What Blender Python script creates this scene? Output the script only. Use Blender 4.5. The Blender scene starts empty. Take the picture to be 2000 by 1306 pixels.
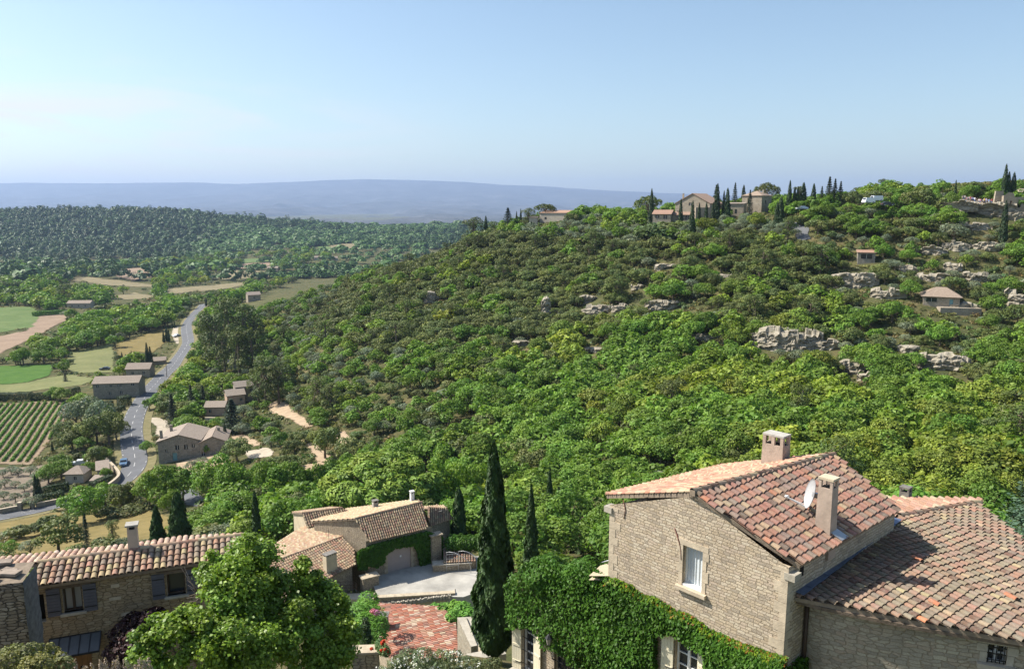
import bpy, bmesh, math, random
import numpy as np
from mathutils import Vector, Matrix, noise
from mathutils.geometry import tessellate_polygon
SC = bpy.context.scene
COL = SC.collection
F = 1500.0
PITCH = math.radians(9.57)
CP, SP = math.cos(PITCH), math.sin(PITCH)
R = math.radians
cam = bpy.data.cameras.new('camera')
cam.sensor_width = 36.0
cam.lens = F / 2000.0 * 36.0
cam.clip_start = 0.5
cam.clip_end = 80000
camo = bpy.data.objects.new('camera', cam)
camo.rotation_euler = (R(90) - PITCH, 0, 0)
COL.objects.link(camo)
SC.camera = camo
def ray(u, v):
 a = (u - 1000) / F
 b = (653 - v) / F
 return Vector((a, CP + b * SP, -SP + b * CP))
def at(u, v, Y):
 d = ray(u, v)
 return d * (Y / d.y)
def onz(u, v, z):
 d = ray(u, v)
 return d * (z / d.z)
def onplane(u, v, p0, n):
 d = ray(u, v)
 return d * (p0.dot(n) / d.dot(n))
def proj(p):
 """world point(s) (N,3) -> photo pixel u, v"""
 p = np.atleast_2d(np.asarray(p, float))
 dep = p[:, 1] * CP - p[:, 2] * SP
 up = p[:, 1] * SP + p[:, 2] * CP
 return 1000 + F * p[:, 0] / dep, 653 - F * up / dep
def tag(o, label=None, cat=None, group=None, kind=None):
 if label: o['label'] = label
 if cat: o['category'] = cat
 if group: o['group'] = group
 if kind: o['kind'] = kind
 return o
def empty(name, loc=(0, 0, 0), rz=0.0, label=None, cat=None, group=None):
 o = bpy.data.objects.new(name, None)
 o.empty_display_size = 0.3
 COL.objects.link(o)
 o.location = loc
 o.rotation_euler = (0, 0, rz)
 return tag(o, label, cat, group)
def link(name, me, parent=None, loc=None):
 o = bpy.data.objects.new(name, me)
 COL.objects.link(o)
 if parent is not None:
  o.parent = parent
  m = Matrix.Identity(4)
  chain = []
  q = parent
  while q is not None:
   chain.append(q); q = q.parent
  for q in reversed(chain):
   m = m @ q.matrix_parent_inverse @ q.matrix_basis
  o.matrix_parent_inverse = m.inverted()
 if loc is not None:
  o.location = loc
 return o
class MB:
 """collects polygons (any size), with uv, colour and material index"""
 def __init__(s):
  s.v = []; s.f = []; s.uv = []; s.c = []; s.m = []; s.sm = []
 def face(s, pts, uv=None, col=(1, 1, 1), m=0, sm=False):
  i = len(s.v)
  s.v.extend([tuple(p) for p in pts])
  s.f.append(tuple(range(i, i + len(pts))))
  s.uv.append(uv if uv is not None else [(0, 0)] * len(pts))
  s.c.append(col); s.m.append(m); s.sm.append(sm)
 def box(s, c, hx, hy, hz, X=(1, 0, 0), Y=(0, 1, 0), Z=(0, 0, 1), col=(1, 1, 1), m=0, taper=1.0, skip=()):
  c = Vector(c); X = Vector(X) * hx; Y = Vector(Y) * hy; Z = Vector(Z) * hz
  P = {}
  for i in (-1, 1):
   for j in (-1, 1):
    for k in (-1, 1):
     t = taper if k > 0 else 1.0
     P[i, j, k] = c + X * i * t + Y * j * t + Z * k
  fs = {'x-': [(-1, 1, -1), (-1, -1, -1), (-1, -1, 1), (-1, 1, 1)], 'x+': [(1, -1, -1), (1, 1, -1), (1, 1, 1), (1, -1, 1)],
    'y-': [(-1, -1, -1), (1, -1, -1), (1, -1, 1), (-1, -1, 1)], 'y+': [(1, 1, -1), (-1, 1, -1), (-1, 1, 1), (1, 1, 1)],
    'z-': [(-1, 1, -1), (1, 1, -1), (1, -1, -1), (-1, -1, -1)], 'z+': [(-1, -1, 1), (1, -1, 1), (1, 1, 1), (-1, 1, 1)]}
  for k, f in fs.items():
   if k in skip: continue
   q = [P[x] for x in f]
   w = (q[1] - q[0]).length; h = (q[3] - q[0]).length
   s.face(q, [(0, 0), (w, 0), (w, h), (0, h)], col, m)
 def tube(s, pts, rad, sides=8, col=(1, 1, 1), m=0, cap=True):
  pts = [Vector(p) for p in pts]
  rings = []
  for i, p in enumerate(pts):
   t = (pts[min(i + 1, len(pts) - 1)] - pts[max(i - 1, 0)]).normalized()
   a = t.cross(Vector((0, 0, 1)) if abs(t.z) < .9 else Vector((1, 0, 0))).normalized()
   b = t.cross(a)
   r = rad[i] if hasattr(rad, '__len__') else rad
   rings.append([p + (a * math.cos(2 * math.pi * k / sides) + b * math.sin(2 * math.pi * k / sides)) * r for k in range(sides)])
  for i in range(len(pts) - 1):
   for k in range(sides):
    k2 = (k + 1) % sides
    s.face([rings[i][k], rings[i][k2], rings[i + 1][k2], rings[i + 1][k]], None, col, m, True)
  if cap:
   s.face(list(reversed(rings[0])), None, col, m)
   s.face(rings[-1], None, col, m)
 def bar(s, p, q, w, h=None, col=(1, 1, 1), m=0):
  p = Vector(p); q = Vector(q)
  d = (q - p); L = d.length; d.normalize()
  up = Vector((0, 0, 1)) if abs(d.z) < .95 else Vector((1, 0, 0))
  a = d.cross(up).normalized(); b = a.cross(d)
  s.box((p + q) / 2, L / 2, w / 2, (h or w) / 2, d, a, b, col, m)
 def build(s, name, mats, parent=None, merge=True):
  me = bpy.data.meshes.new(name)
  n = len(s.v)
  me.from_pydata(s.v, [], s.f)
  uvl = me.uv_layers.new(name='UVMap')
  flat = [x for f in s.uv for p in f for x in p]
  uvl.data.foreach_set('uv', flat)
  ca = me.color_attributes.new('Col', 'FLOAT_COLOR', 'CORNER')
  cc = []
  for f, c in zip(s.f, s.c):
   cc.extend((c[0], c[1], c[2], 1.0) * len(f))
  ca.data.foreach_set('color', cc)
  me.polygons.foreach_set('material_index', s.m)
  me.polygons.foreach_set('use_smooth', s.sm)
  for mt in (mats if isinstance(mats, (list, tuple)) else [mats]):
   me.materials.append(mt)
  if merge:
   bm = bmesh.new(); bm.from_mesh(me)
   bmesh.ops.remove_doubles(bm, verts=bm.verts, dist=0.0008)
   bm.to_mesh(me); bm.free()
  me.update()
  return link(name, me, parent)
def quads_mesh(name, Q, col, mats, mi=None, smooth=False):
 """Q (n,4,3), col (n,3)"""
 n = len(Q)
 me = bpy.data.meshes.new(name)
 me.vertices.add(4 * n)
 me.vertices.foreach_set('co', np.ascontiguousarray(Q, dtype=np.float32).ravel())
 me.loops.add(4 * n)
 me.loops.foreach_set('vertex_index', np.arange(4 * n, dtype=np.int32))
 me.polygons.add(n)
 me.polygons.foreach_set('loop_start', np.arange(0, 4 * n, 4, dtype=np.int32))
 me.polygons.foreach_set('loop_total', np.full(n, 4, dtype=np.int32))
 if mi is not None:
  me.polygons.foreach_set('material_index', np.asarray(mi, dtype=np.int32))
 if smooth:
  me.polygons.foreach_set('use_smooth', np.ones(n, dtype=bool))
 ca = me.color_attributes.new('Col', 'FLOAT_COLOR', 'POINT')
 c4 = np.ones((n, 4, 4), np.float32)
 c4[:, :, :3] = np.asarray(col)[:, None, :]
 ca.data.foreach_set('color', c4.ravel())
 for m in mats: me.materials.append(m)
 me.update(calc_edges=True)
 return me
def newmat(name):
 m = bpy.data.materials.new(name)
 m.use_nodes = True
 nt = m.node_tree
 nt.nodes.clear()
 out = nt.nodes.new('ShaderNodeOutputMaterial')
 return m, nt, out
def N(nt, t, **kw):
 n = nt.nodes.new(t)
 for k, v in kw.items():
  if k.startswith('i_'):
   key = k[2:].replace('_', ' ')
   n.inputs[key].default_value = v
  else:
   setattr(n, k, v)
 return n
def c4(c): return (c[0], c[1], c[2], 1.0)
def ramp(nt, fac, stops, interp='LINEAR'):
 r = nt.nodes.new('ShaderNodeValToRGB')
 r.color_ramp.interpolation = interp
 e = r.color_ramp.elements
 while len(e) < len(stops): e.new(0.5)
 for el, (p, c) in zip(e, stops):
  el.position = p
  el.color = c4(c) if len(c) == 3 else c
 nt.links.new(fac, r.inputs['Fac'])
 return r.outputs['Color']
def mixc(nt, fac, a, b, blend='MIX'):
 m = nt.nodes.new('ShaderNodeMix')
 m.data_type = 'RGBA'; m.blend_type = blend
 for sock, val in ((m.inputs[0], fac), (m.inputs[6], a), (m.inputs[7], b)):
  if hasattr(val, 'is_linked'): nt.links.new(val, sock)
  elif isinstance(val, (int, float)): sock.default_value = val
  else: sock.default_value = c4(val)
 return m.outputs[2]
def noise_tex(nt, vec, scale, detail=4, rough=.55, out='Fac', dist=0.0):
 n = N(nt, 'ShaderNodeTexNoise')
 n.inputs['Scale'].default_value = scale
 n.inputs['Detail'].default_value = detail
 n.inputs['Roughness'].default_value = rough
 n.inputs['Distortion'].default_value = dist
 if vec is not None: nt.links.new(vec, n.inputs['Vector'])
 return n.outputs[out]
def leaf_mat(name, base, hue=.02, val=.25, trans=.22, spec=.25, rough=.55):
 m, nt, out = newmat(name)
 at_ = N(nt, 'ShaderNodeAttribute', attribute_name='Col')
 oi = N(nt, 'ShaderNodeObjectInfo')
 c = mixc(nt, 1.0, at_.outputs['Color'], base, 'MULTIPLY')
 hs = N(nt, 'ShaderNodeHueSaturation')
 mr = N(nt, 'ShaderNodeMapRange'); mr.inputs['To Min'].default_value = .5 - hue; mr.inputs['To Max'].default_value = .5 + hue
 nt.links.new(oi.outputs['Random'], mr.inputs['Value'])
 mul = N(nt, 'ShaderNodeMath', operation='MULTIPLY'); mul.inputs[1].default_value = 7.31
 fr = N(nt, 'ShaderNodeMath', operation='FRACT')
 nt.links.new(oi.outputs['Random'], mul.inputs[0]); nt.links.new(mul.outputs[0], fr.inputs[0])
 mv = N(nt, 'ShaderNodeMapRange'); mv.inputs['To Min'].default_value = 1 - val; mv.inputs['To Max'].default_value = 1 + val
 nt.links.new(fr.outputs[0], mv.inputs['Value'])
 nt.links.new(mr.outputs[0], hs.inputs['Hue']); nt.links.new(mv.outputs[0], hs.inputs['Value'])
 nt.links.new(c, hs.inputs['Color'])
 b = N(nt, 'ShaderNodeBsdfPrincipled')
 b.inputs['Roughness'].default_value = rough
 b.inputs['Specular IOR Level'].default_value = spec
 nt.links.new(hs.outputs['Color'], b.inputs['Base Color'])
 t = N(nt, 'ShaderNodeBsdfTranslucent')
 tc = mixc(nt, 1.0, hs.outputs['Color'], (1.15, 1.25, .55), 'MULTIPLY')
 nt.links.new(tc, t.inputs['Color'])
 mx = N(nt, 'ShaderNodeMixShader'); mx.inputs[0].default_value = trans
 nt.links.new(b.outputs[0], mx.inputs[1]); nt.links.new(t.outputs[0], mx.inputs[2])
 nt.links.new(mx.outputs[0], out.inputs[0])
 return m
def plain_mat(name, col, rough=.7, var=.15, scale=3.0, metal=0.0, spec=.3, bump=0.0, attr=False):
 m, nt, out = newmat(name)
 g = N(nt, 'ShaderNodeNewGeometry')
 f = noise_tex(nt, g.outputs['Position'], scale, 5, .6)
 lo = tuple(x * (1 - var) for x in col); hi = tuple(min(1, x * (1 + var)) for x in col)
 c = ramp(nt, f, [(.3, lo), (.7, hi)])
 if attr:
  a = N(nt, 'ShaderNodeAttribute', attribute_name='Col')
  c = mixc(nt, 1.0, c, a.outputs['Color'], 'MULTIPLY')
 b = N(nt, 'ShaderNodeBsdfPrincipled')
 b.inputs['Roughness'].default_value = rough
 b.inputs['Metallic'].default_value = metal
 b.inputs['Specular IOR Level'].default_value = spec
 nt.links.new(c, b.inputs['Base Color'])
 if bump:
  bp = N(nt, 'ShaderNodeBump'); bp.inputs['Strength'].default_value = bump; bp.inputs['Distance'].default_value = .05
  f2 = noise_tex(nt, g.outputs['Position'], scale * 4, 6, .65)
  nt.links.new(f2, bp.inputs['Height']); nt.links.new(bp.outputs[0], b.inputs['Normal'])
 nt.links.new(b.outputs[0], out.inputs[0])
 return m
def stone_mat(name, stones, mortar, sx=2.6, sy=6.5, edge=.06, patch=None, bump=.6, rnd=.75, brick=None):
 """coursed rubble: stretched cells over the wall's own uv (metres)"""
 m, nt, out = newmat(name)
 uv = N(nt, 'ShaderNodeUVMap', uv_map='UVMap')
 wob = noise_tex(nt, uv.outputs[0], 1.7, 3, .5, 'Color')
 sub = N(nt, 'ShaderNodeVectorMath', operation='SUBTRACT'); sub.inputs[1].default_value = (.5, .5, .5)
 nt.links.new(wob, sub.inputs[0])
 sc = N(nt, 'ShaderNodeVectorMath', operation='MULTIPLY'); sc.inputs[1].default_value = (.16, .10, 0)
 nt.links.new(sub.outputs[0], sc.inputs[0])
 add = N(nt, 'ShaderNodeVectorMath', operation='ADD')
 nt.links.new(uv.outputs[0], add.inputs[0]); nt.links.new(sc.outputs[0], add.inputs[1])
 mp = N(nt, 'ShaderNodeVectorMath', operation='MULTIPLY'); mp.inputs[1].default_value = (sx, sy, 1)
 nt.links.new(add.outputs[0], mp.inputs[0])
 vv = []
 for ft in ('F1', 'F2'):
  v_ = N(nt, 'ShaderNodeTexVoronoi', voronoi_dimensions='2D', feature=ft, distance='CHEBYCHEV'); v_.inputs['Scale'].default_value = 1; v_.inputs['Randomness'].default_value = rnd
  nt.links.new(mp.outputs[0], v_.inputs['Vector']); vv.append(v_)
 v1 = vv[0]
 v2 = N(nt, 'ShaderNodeMath', operation='SUBTRACT')
 nt.links.new(vv[1].outputs['Distance'], v2.inputs[0]); nt.links.new(vv[0].outputs['Distance'], v2.inputs[1])
 if brick:      # squared rubble laid in wavering courses
  w1 = noise_tex(nt, uv.outputs[0], 3.1, 2, .5, 'Color'); s1 = N(nt, 'ShaderNodeVectorMath', operation='SUBTRACT'); s1.inputs[1].default_value = (.5, .5, .5)
  nt.links.new(w1, s1.inputs[0]); m1 = N(nt, 'ShaderNodeVectorMath', operation='MULTIPLY'); m1.inputs[1].default_value = (.26, .085, 0)
  nt.links.new(s1.outputs[0], m1.inputs[0]); a1 = N(nt, 'ShaderNodeVectorMath', operation='ADD'); nt.links.new(add.outputs[0], a1.inputs[0]); nt.links.new(m1.outputs[0], a1.inputs[1])
  br = N(nt, 'ShaderNodeTexBrick', offset=.43, offset_frequency=2, squash=.72, squash_frequency=3)
  for k_, x_ in (('Scale', 1.0), ('Mortar Size', .012), ('Mortar Smooth', .6), ('Bias', 0.0), ('Brick Width', brick[0]), ('Row Height', brick[1]), ('Color1', (0, 0, 0, 1)), ('Color2', (1, 1, 1, 1)), ('Mortar', (.5, .5, .5, 1))): br.inputs[k_].default_value = x_
  nt.links.new(a1.outputs[0], br.inputs['Vector'])
  v1 = br; v2 = N(nt, 'ShaderNodeMath', operation='MULTIPLY_ADD'); v2.inputs[1].default_value = -edge * 1.5; v2.inputs[2].default_value = edge * 1.5
  nt.links.new(br.outputs['Fac'], v2.inputs[0])
 sep = N(nt, 'ShaderNodeSeparateColor'); nt.links.new(v1.outputs['Color'], sep.inputs[0])
 n = len(stones)
 sc_ = ramp(nt, sep.outputs[0], [((i + .5) / n, s) for i, s in enumerate(stones)])
 fine = noise_tex(nt, uv.outputs[0], 22, 5, .65)
 sc_ = mixc(nt, .55, sc_, ramp(nt, fine, [(.3, (.55, .55, .55)), (.7, (1.25, 1.25, 1.25))]), 'MULTIPLY')
 mk = N(nt, 'ShaderNodeMapRange'); mk.inputs['From Min'].default_value = edge * .4; mk.inputs['From Max'].default_value = edge * 1.5
 nt.links.new(v2.outputs[0], mk.inputs['Value'])
 c = mixc(nt, mk.outputs[0], mortar, sc_)
 big = noise_tex(nt, uv.outputs[0], .55, 4, .6)
 c = mixc(nt, .6, c, ramp(nt, big, [(.3, (.82, .80, .80)), (.72, (1.12, 1.11, 1.08))]), 'MULTIPLY')
 if patch:
  c = mixc(nt, ramp(nt, noise_tex(nt, uv.outputs[0], .9, 5, .7), [(.56, (0, 0, 0)), (.68, (.7, .7, .7))]), c, patch)
 at_ = N(nt, 'ShaderNodeAttribute', attribute_name='Col')
 c = mixc(nt, 1.0, c, at_.outputs['Color'], 'MULTIPLY')
 b = N(nt, 'ShaderNodeBsdfPrincipled'); b.inputs['Roughness'].default_value = .9; b.inputs['Specular IOR Level'].default_value = .15
 nt.links.new(c, b.inputs['Base Color'])
 bp = N(nt, 'ShaderNodeBump'); bp.inputs['Strength'].default_value = bump; bp.inputs['Distance'].default_value = .06
 h = N(nt, 'ShaderNodeMath', operation='MULTIPLY_ADD'); h.inputs[1].default_value = .35
 sm = N(nt, 'ShaderNodeMapRange', interpolation_type='SMOOTHSTEP'); sm.inputs['From Max'].default_value = .16
 nt.links.new(v2.outputs[0], sm.inputs['Value'])
 nt.links.new(fine, h.inputs[0]); nt.links.new(sm.outputs[0], h.inputs[2])
 nt.links.new(h.outputs[0], bp.inputs['Height']); nt.links.new(bp.outputs[0], b.inputs['Normal'])
 nt.links.new(b.outputs[0], out.inputs[0])
 return m
def tile_mat(name, dirt=.5, lichen=(.30, .28, .22)):
 m, nt, out = newmat(name)
 g = N(nt, 'ShaderNodeNewGeometry')
 a = N(nt, 'ShaderNodeAttribute', attribute_name='Col')
 f = noise_tex(nt, g.outputs['Position'], 9, 6, .7)
 c = mixc(nt, ramp(nt, f, [(.45, (0, 0, 0)), (.7, (dirt, dirt, dirt))]), a.outputs['Color'], lichen)
 f2 = noise_tex(nt, g.outputs['Position'], 30, 4, .6)
 c = mixc(nt, .5, c, ramp(nt, f2, [(.3, (.6, .6, .6)), (.7, (1.3, 1.3, 1.3))]), 'MULTIPLY')
 b = N(nt, 'ShaderNodeBsdfPrincipled'); b.inputs['Roughness'].default_value = .88; b.inputs['Specular IOR Level'].default_value = .15
 nt.links.new(c, b.inputs['Base Color'])
 bp = N(nt, 'ShaderNodeBump'); bp.inputs['Strength'].default_value = .3; bp.inputs['Distance'].default_value = .02
 nt.links.new(f2, bp.inputs['Height']); nt.links.new(bp.outputs[0], b.inputs['Normal'])
 nt.links.new(b.outputs[0], out.inputs[0])
 return m
def glass_mat(name, col=(.03, .035, .04)):
 m, nt, out = newmat(name)
 b = N(nt, 'ShaderNodeBsdfPrincipled'); b.inputs['Base Color'].default_value = c4(col)
 b.inputs['Roughness'].default_value = .06; b.inputs['Specular IOR Level'].default_value = .6
 nt.links.new(b.outputs[0], out.inputs[0])
 return m
SUN_AZ = math.atan2(-.95, .22)      # from +Y towards +X
SUN_EL = R(46)
sv = Vector((math.sin(SUN_AZ) * math.cos(SUN_EL), math.cos(SUN_AZ) * math.cos(SUN_EL), math.sin(SUN_EL)))
sl = bpy.data.lights.new('sun', 'SUN')
sl.energy = 4.4
sl.angle = R(0.53)
sl.color = (1.0, .94, .84)
so = bpy.data.objects.new('sun', sl)
so.rotation_euler = (-sv).to_track_quat('-Z', 'Y').to_euler()
so.location = (-100, 60, 150)
COL.objects.link(so)
W = bpy.data.worlds.new('World')
SC.world = W
W.use_nodes = True
wt = W.node_tree
wt.nodes.clear()
wo = wt.nodes.new('ShaderNodeOutputWorld')
bg = wt.nodes.new('ShaderNodeBackground')
bg.inputs['Strength'].default_value = .094
sky = wt.nodes.new('ShaderNodeTexSky')
sky.sky_type = 'NISHITA'
sky.sun_disc = False
sky.sun_elevation = SUN_EL
sky.sun_rotation = SUN_AZ
sky.altitude = 300
sky.air_density = 1.0
sky.dust_density = 1.3
sky.ozone_density = 1.1
tc = wt.nodes.new('ShaderNodeTexCoord')
mpn = wt.nodes.new('ShaderNodeMapping'); mpn.inputs['Scale'].default_value = (1.2, 1.2, 9.0)
mpn.inputs['Rotation'].default_value = (0.10, 0.12, 0)
wt.links.new(tc.outputs['Generated'], mpn.inputs['Vector'])
cf = noise_tex(wt, mpn.outputs[0], 2.2, 7, .62, dist=.6)
cm = ramp(wt, cf, [(.46, (0, 0, 0)), (.60, (.9, .9, .9))])
sepw = wt.nodes.new('ShaderNodeSeparateXYZ'); wt.links.new(tc.outputs['Generated'], sepw.inputs[0])
az_ = ramp(wt, sepw.outputs[0], [(0.0, (1, 1, 1)), (.12, (0, 0, 0))])       # clouds only to the left
mrx = wt.nodes.new('ShaderNodeMapRange'); mrx.inputs['From Min'].default_value = -.62; mrx.inputs['From Max'].default_value = -.05
mrx.inputs['To Min'].default_value = 1; mrx.inputs['To Max'].default_value = 0
wt.links.new(sepw.outputs[0], mrx.inputs['Value'])
mrz = wt.nodes.new('ShaderNodeMapRange'); mrz.inputs['From Min'].default_value = .17; mrz.inputs['From Max'].default_value = .10
mrz.inputs['To Min'].default_value = 0; mrz.inputs['To Max'].default_value = 1
wt.links.new(sepw.outputs[2], mrz.inputs['Value'])
mm = wt.nodes.new('ShaderNodeMath'); mm.operation = 'MULTIPLY'
wt.links.new(mrx.outputs[0], mm.inputs[0]); wt.links.new(mrz.outputs[0], mm.inputs[1])
mm2 = wt.nodes.new('ShaderNodeMath'); mm2.operation = 'MULTIPLY'
wt.links.new(cm, mm2.inputs[0]); wt.links.new(mm.outputs[0], mm2.inputs[1])
skyg = mixc(wt, 1.0, sky.outputs[0], (1.01, 1.03, .98), 'MULTIPLY')
skyc = mixc(wt, mm2.outputs[0], skyg, (6.2, 5.7, 5.5))
wt.links.new(skyc, bg.inputs['Color'])
wt.links.new(bg.outputs[0], wo.inputs['Surface'])
SC.view_settings.view_transform = 'Standard'
SC.view_settings.look = 'None'
SC.view_settings.exposure = 0.9
SC.view_settings.gamma = 1.0
SC.render.film_transparent = False
cy = SC.cycles
cy.max_bounces = 5; cy.diffuse_bounces = 3; cy.glossy_bounces = 2; cy.transmission_bounces = 2; cy.volume_bounces = 0
cy.transparent_max_bounces = 8
cy.use_denoising = True
cy.caustics_reflective = False; cy.caustics_refractive = False
cy.sample_clamp_indirect = 6.0
def haze_box():
 mb = MB()
 mb.box((0, 12200, 290), 29000, 12800, 480)
 m, nt, out = newmat('haze_air')
 pv = N(nt, 'ShaderNodeVolumePrincipled')
 pv.inputs['Color'].default_value = (.50, .67, 1.0, 1)
 pv.inputs['Density'].default_value = HAZE
 pv.inputs['Anisotropy'].default_value = .2
 nt.links.new(pv.outputs[0], out.inputs['Volume'])
 o = mb.build('haze', m)
 tag(o, 'pale blue summer haze filling the valley air', 'haze', kind='stuff')
HAZE = 0.000064
CTRL_XYZ = [(0, 4, -12), (-6, 12, -16.5), (6, 12, -14), (-10, 20, -19), (-20, 28, -21.8), (-26, 34, -23), (0, 25, -18.6), (4, 27, -18.6), (8, 23, -17.2), (12, 19, -15.8), (20, 18, -15.5), (16, 30, -19), (-2, 33, -20.8), (-8, 34, -22.5),
   (-4, 42, -28), (-7, 50, -34), (0, 50, -33.5), (6, 42, -26), (10, 55, -34), (20, 60, -34), (-5, 61, -40), (0, 61, -40), (-13, 62, -40), (-14, 72, -41.5), (-5, 70, -41.8), (3, 72, -41.5), (-4, 80, -41.5), (4, 80, -41.5), (-20, 82, -43), (-12, 92, -44), (-30, 60, -38), (-30, 45, -30), (-45, 60, -37), (-60, 90, -46), (-42, 120, -51.7), (12, 88, -42.5), (30, 80, -38)]
CTRL_UVY = [(60, 1005, 155), (150, 985, 162), (220, 960, 172), (265, 915, 187), (262, 850, 215), (262, 800, 245), (300, 745, 295), (345, 690, 370), (365, 650, 430), (375, 618, 520),
   (60, 890, 205), (60, 800, 250), (0, 760, 285), (100, 690, 380), (0, 640, 480), (180, 690, 370), (100, 600, 600), (50, 560, 800), (300, 560, 850), (250, 530, 1050), (450, 535, 1050), (560, 520, 1200), (450, 505, 1350), (650, 485, 1500), (50, 515, 1300), (200, 510, 1400),
   (100, 470, 1700), (100, 432, 1950), (100, 410, 2150), (300, 415, 2150), (300, 480, 1650), (450, 430, 2150), (450, 485, 1620), (600, 440, 2200), (600, 472, 1750), (750, 446, 2300), (750, 470, 1800), (880, 442, 2350), (1000, 444, 2400), (0, 410, 2150), (-300, 408, 2150), (-300, 480, 1650), (-300, 700, 370), (-300, 900, 200), (-300, 560, 800),
   (430, 740, 290), (520, 800, 230), (600, 860, 185), (700, 900, 165), (850, 950, 140), (1000, 980, 125), (1150, 1000, 112), (1500, 960, 105), (1900, 950, 100), (2250, 950, 95),
   (500, 700, 330), (600, 640, 370), (540, 600, 440), (500, 600, 450), (640, 570, 430), (700, 800, 205), (700, 700, 255), (700, 600, 340), (720, 548, 395), (900, 800, 185), (900, 700, 230), (900, 600, 295), (900, 520, 350), (930, 476, 390),
   (1100, 850, 160), (1100, 700, 220), (1100, 600, 270), (1100, 520, 310), (1100, 460, 350), (1100, 436, 380), (1350, 850, 140), (1350, 700, 200), (1350, 600, 235), (1350, 520, 265), (1350, 460, 290), (1350, 432, 312),
   (1600, 850, 130), (1600, 700, 185), (1600, 600, 220), (1600, 520, 245), (1600, 450, 265), (1600, 416, 285), (1900, 850, 125), (1900, 700, 175), (1900, 600, 210), (1900, 500, 235), (1900, 430, 255), (1900, 402, 264), (2250, 850, 120), (2250, 700, 165), (2250, 600, 195), (2250, 500, 215), (2250, 400, 245)]
for az, r, z in [(-30, 3600, -122), (-15, 3600, -122), (0, 3600, -122), (15, 3600, -118), (30, 3400, -115), (-30, 7500, -142), (-15, 7500, -142), (0, 7500, -142), (15, 7500, -142), (30, 7500, -142), (-30, 20000, -144), (0, 20000, -144), (30, 20000, -144), (50, 20000, -144), (-50, 20000, -144), (45, 3000, -100), (-55, 2000, -60), (-55, 800, -80), (-55, 300, -68), (-55, 100, -50), (-55, 40, -28), (55, 40, -20), (55, 90, -36), (60, 200, -20), (60, 300, 0),
     (5, 430, -9), (5, 520, -25), (5, 800, -70), (14, 400, -6), (14, 550, -15), (14, 900, -60), (22, 360, -2), (22, 600, -10), (22, 1000, -60), (32, 320, 1.5), (32, 600, -4), (32, 1000, -50), (45, 300, 3), (45, 700, 0), (0, 470, -22), (0, 700, -70), (-3, 520, -50), (-3, 800, -80), (0, 1100, -95), (5, 1300, -98), (-6, 700, -78), (-9, 900, -88)]:
 CTRL_XYZ.append((r * math.sin(R(az)), r * math.cos(R(az)), z))
cp_ = [Vector(p) for p in CTRL_XYZ] + [at(*p) for p in CTRL_UVY]
cp_ = np.array([tuple(p) for p in cp_])
def pcoord(x, y):
 return np.stack([2.6 * np.arctan2(x, y), np.log(np.hypot(x, y))], -1)
def tps(r2):
 return .5 * r2 * np.log(r2 + 1e-9)
_A = pcoord(cp_[:, 0], cp_[:, 1])
_n = len(_A)
_D = ((_A[:, None] - _A[None]) ** 2).sum(-1)
_K = np.zeros((_n + 3, _n + 3))
_K[:_n, :_n] = tps(_D) + np.eye(_n) * .0025
_K[:_n, _n] = 1; _K[:_n, _n + 1:] = _A
_K[_n, :_n] = 1; _K[_n + 1:, :_n] = _A.T
_w = np.linalg.solve(_K, np.concatenate([cp_[:, 2], np.zeros(3)]))
AZ0, AZ1, NAZ = R(-62), R(62), 560
LR0, LR1, NLR = math.log(2.5), math.log(20500), 720
azs = np.linspace(AZ0, AZ1, NAZ)
lrs = np.linspace(LR0, LR1, NLR)
AA, LL = np.meshgrid(azs, lrs, indexing='ij')
RR = np.exp(LL)
GX, GY = RR * np.sin(AA), RR * np.cos(AA)
GZ = np.empty_like(GX)
for i in range(NAZ):
 a = np.stack([2.6 * AA[i], LL[i]], -1)
 d = ((a[:, None] - _A[None]) ** 2).sum(-1)
 GZ[i] = tps(d) @ _w[:_n] + _w[_n] + a @ _w[_n + 1:]
def vnoise(x, y, s, seed):
 rs = np.random.RandomState(seed)
 out = 0
 for o in range(5):
  k = rs.randn(6, 2); k /= np.linalg.norm(k, axis=1)[:, None]
  ph = rs.rand(6) * 7
  out = out + sum(np.sin((x * k[j, 0] + y * k[j, 1]) * s * 1.9 ** o + ph[j]) for j in range(6)) * .55 ** o / 6
 return out
amp = np.clip((RR - 110) / 200, 0, 1) * 1.1 * (1 + np.clip((RR - 1300) / 500, 0, 4))
GZ += vnoise(GX, GY, .045, 5) * amp * np.clip(1.6 - RR / 3000, .3, 1)
GZ = np.clip(GZ, -145, 40)
def H(x, y):
 """height of the terrain mesh"""
 x = np.asarray(x, float); y = np.asarray(y, float)
 ia = (np.arctan2(x, y) - AZ0) / (AZ1 - AZ0) * (NAZ - 1)
 il = (np.log(np.maximum(np.hypot(x, y), 2.6)) - LR0) / (LR1 - LR0) * (NLR - 1)
 ia = np.clip(ia, 0, NAZ - 1.001); il = np.clip(il, 0, NLR - 1.001)
 i = ia.astype(int); j = il.astype(int); fa = ia - i; fl = il - j
 return (GZ[i, j] * (1 - fa) * (1 - fl) + GZ[i + 1, j] * fa * (1 - fl) + GZ[i, j + 1] * (1 - fa) * fl + GZ[i + 1, j + 1] * fa * fl)
def Hf(x, y): return float(H(x, y))
SLOPE = np.maximum.accumulate(GZ / RR, axis=1)
def visible(x, y, z):
 ia = np.clip(((np.arctan2(x, y) - AZ0) / (AZ1 - AZ0) * (NAZ - 1)).astype(int), 0, NAZ - 1)
 r = np.hypot(x, y)
 il = np.clip(((np.log(r) - LR0) / (LR1 - LR0) * (NLR - 1)).astype(int) - 2, 0, NLR - 1)
 return z / r >= SLOPE[ia, il]
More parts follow.
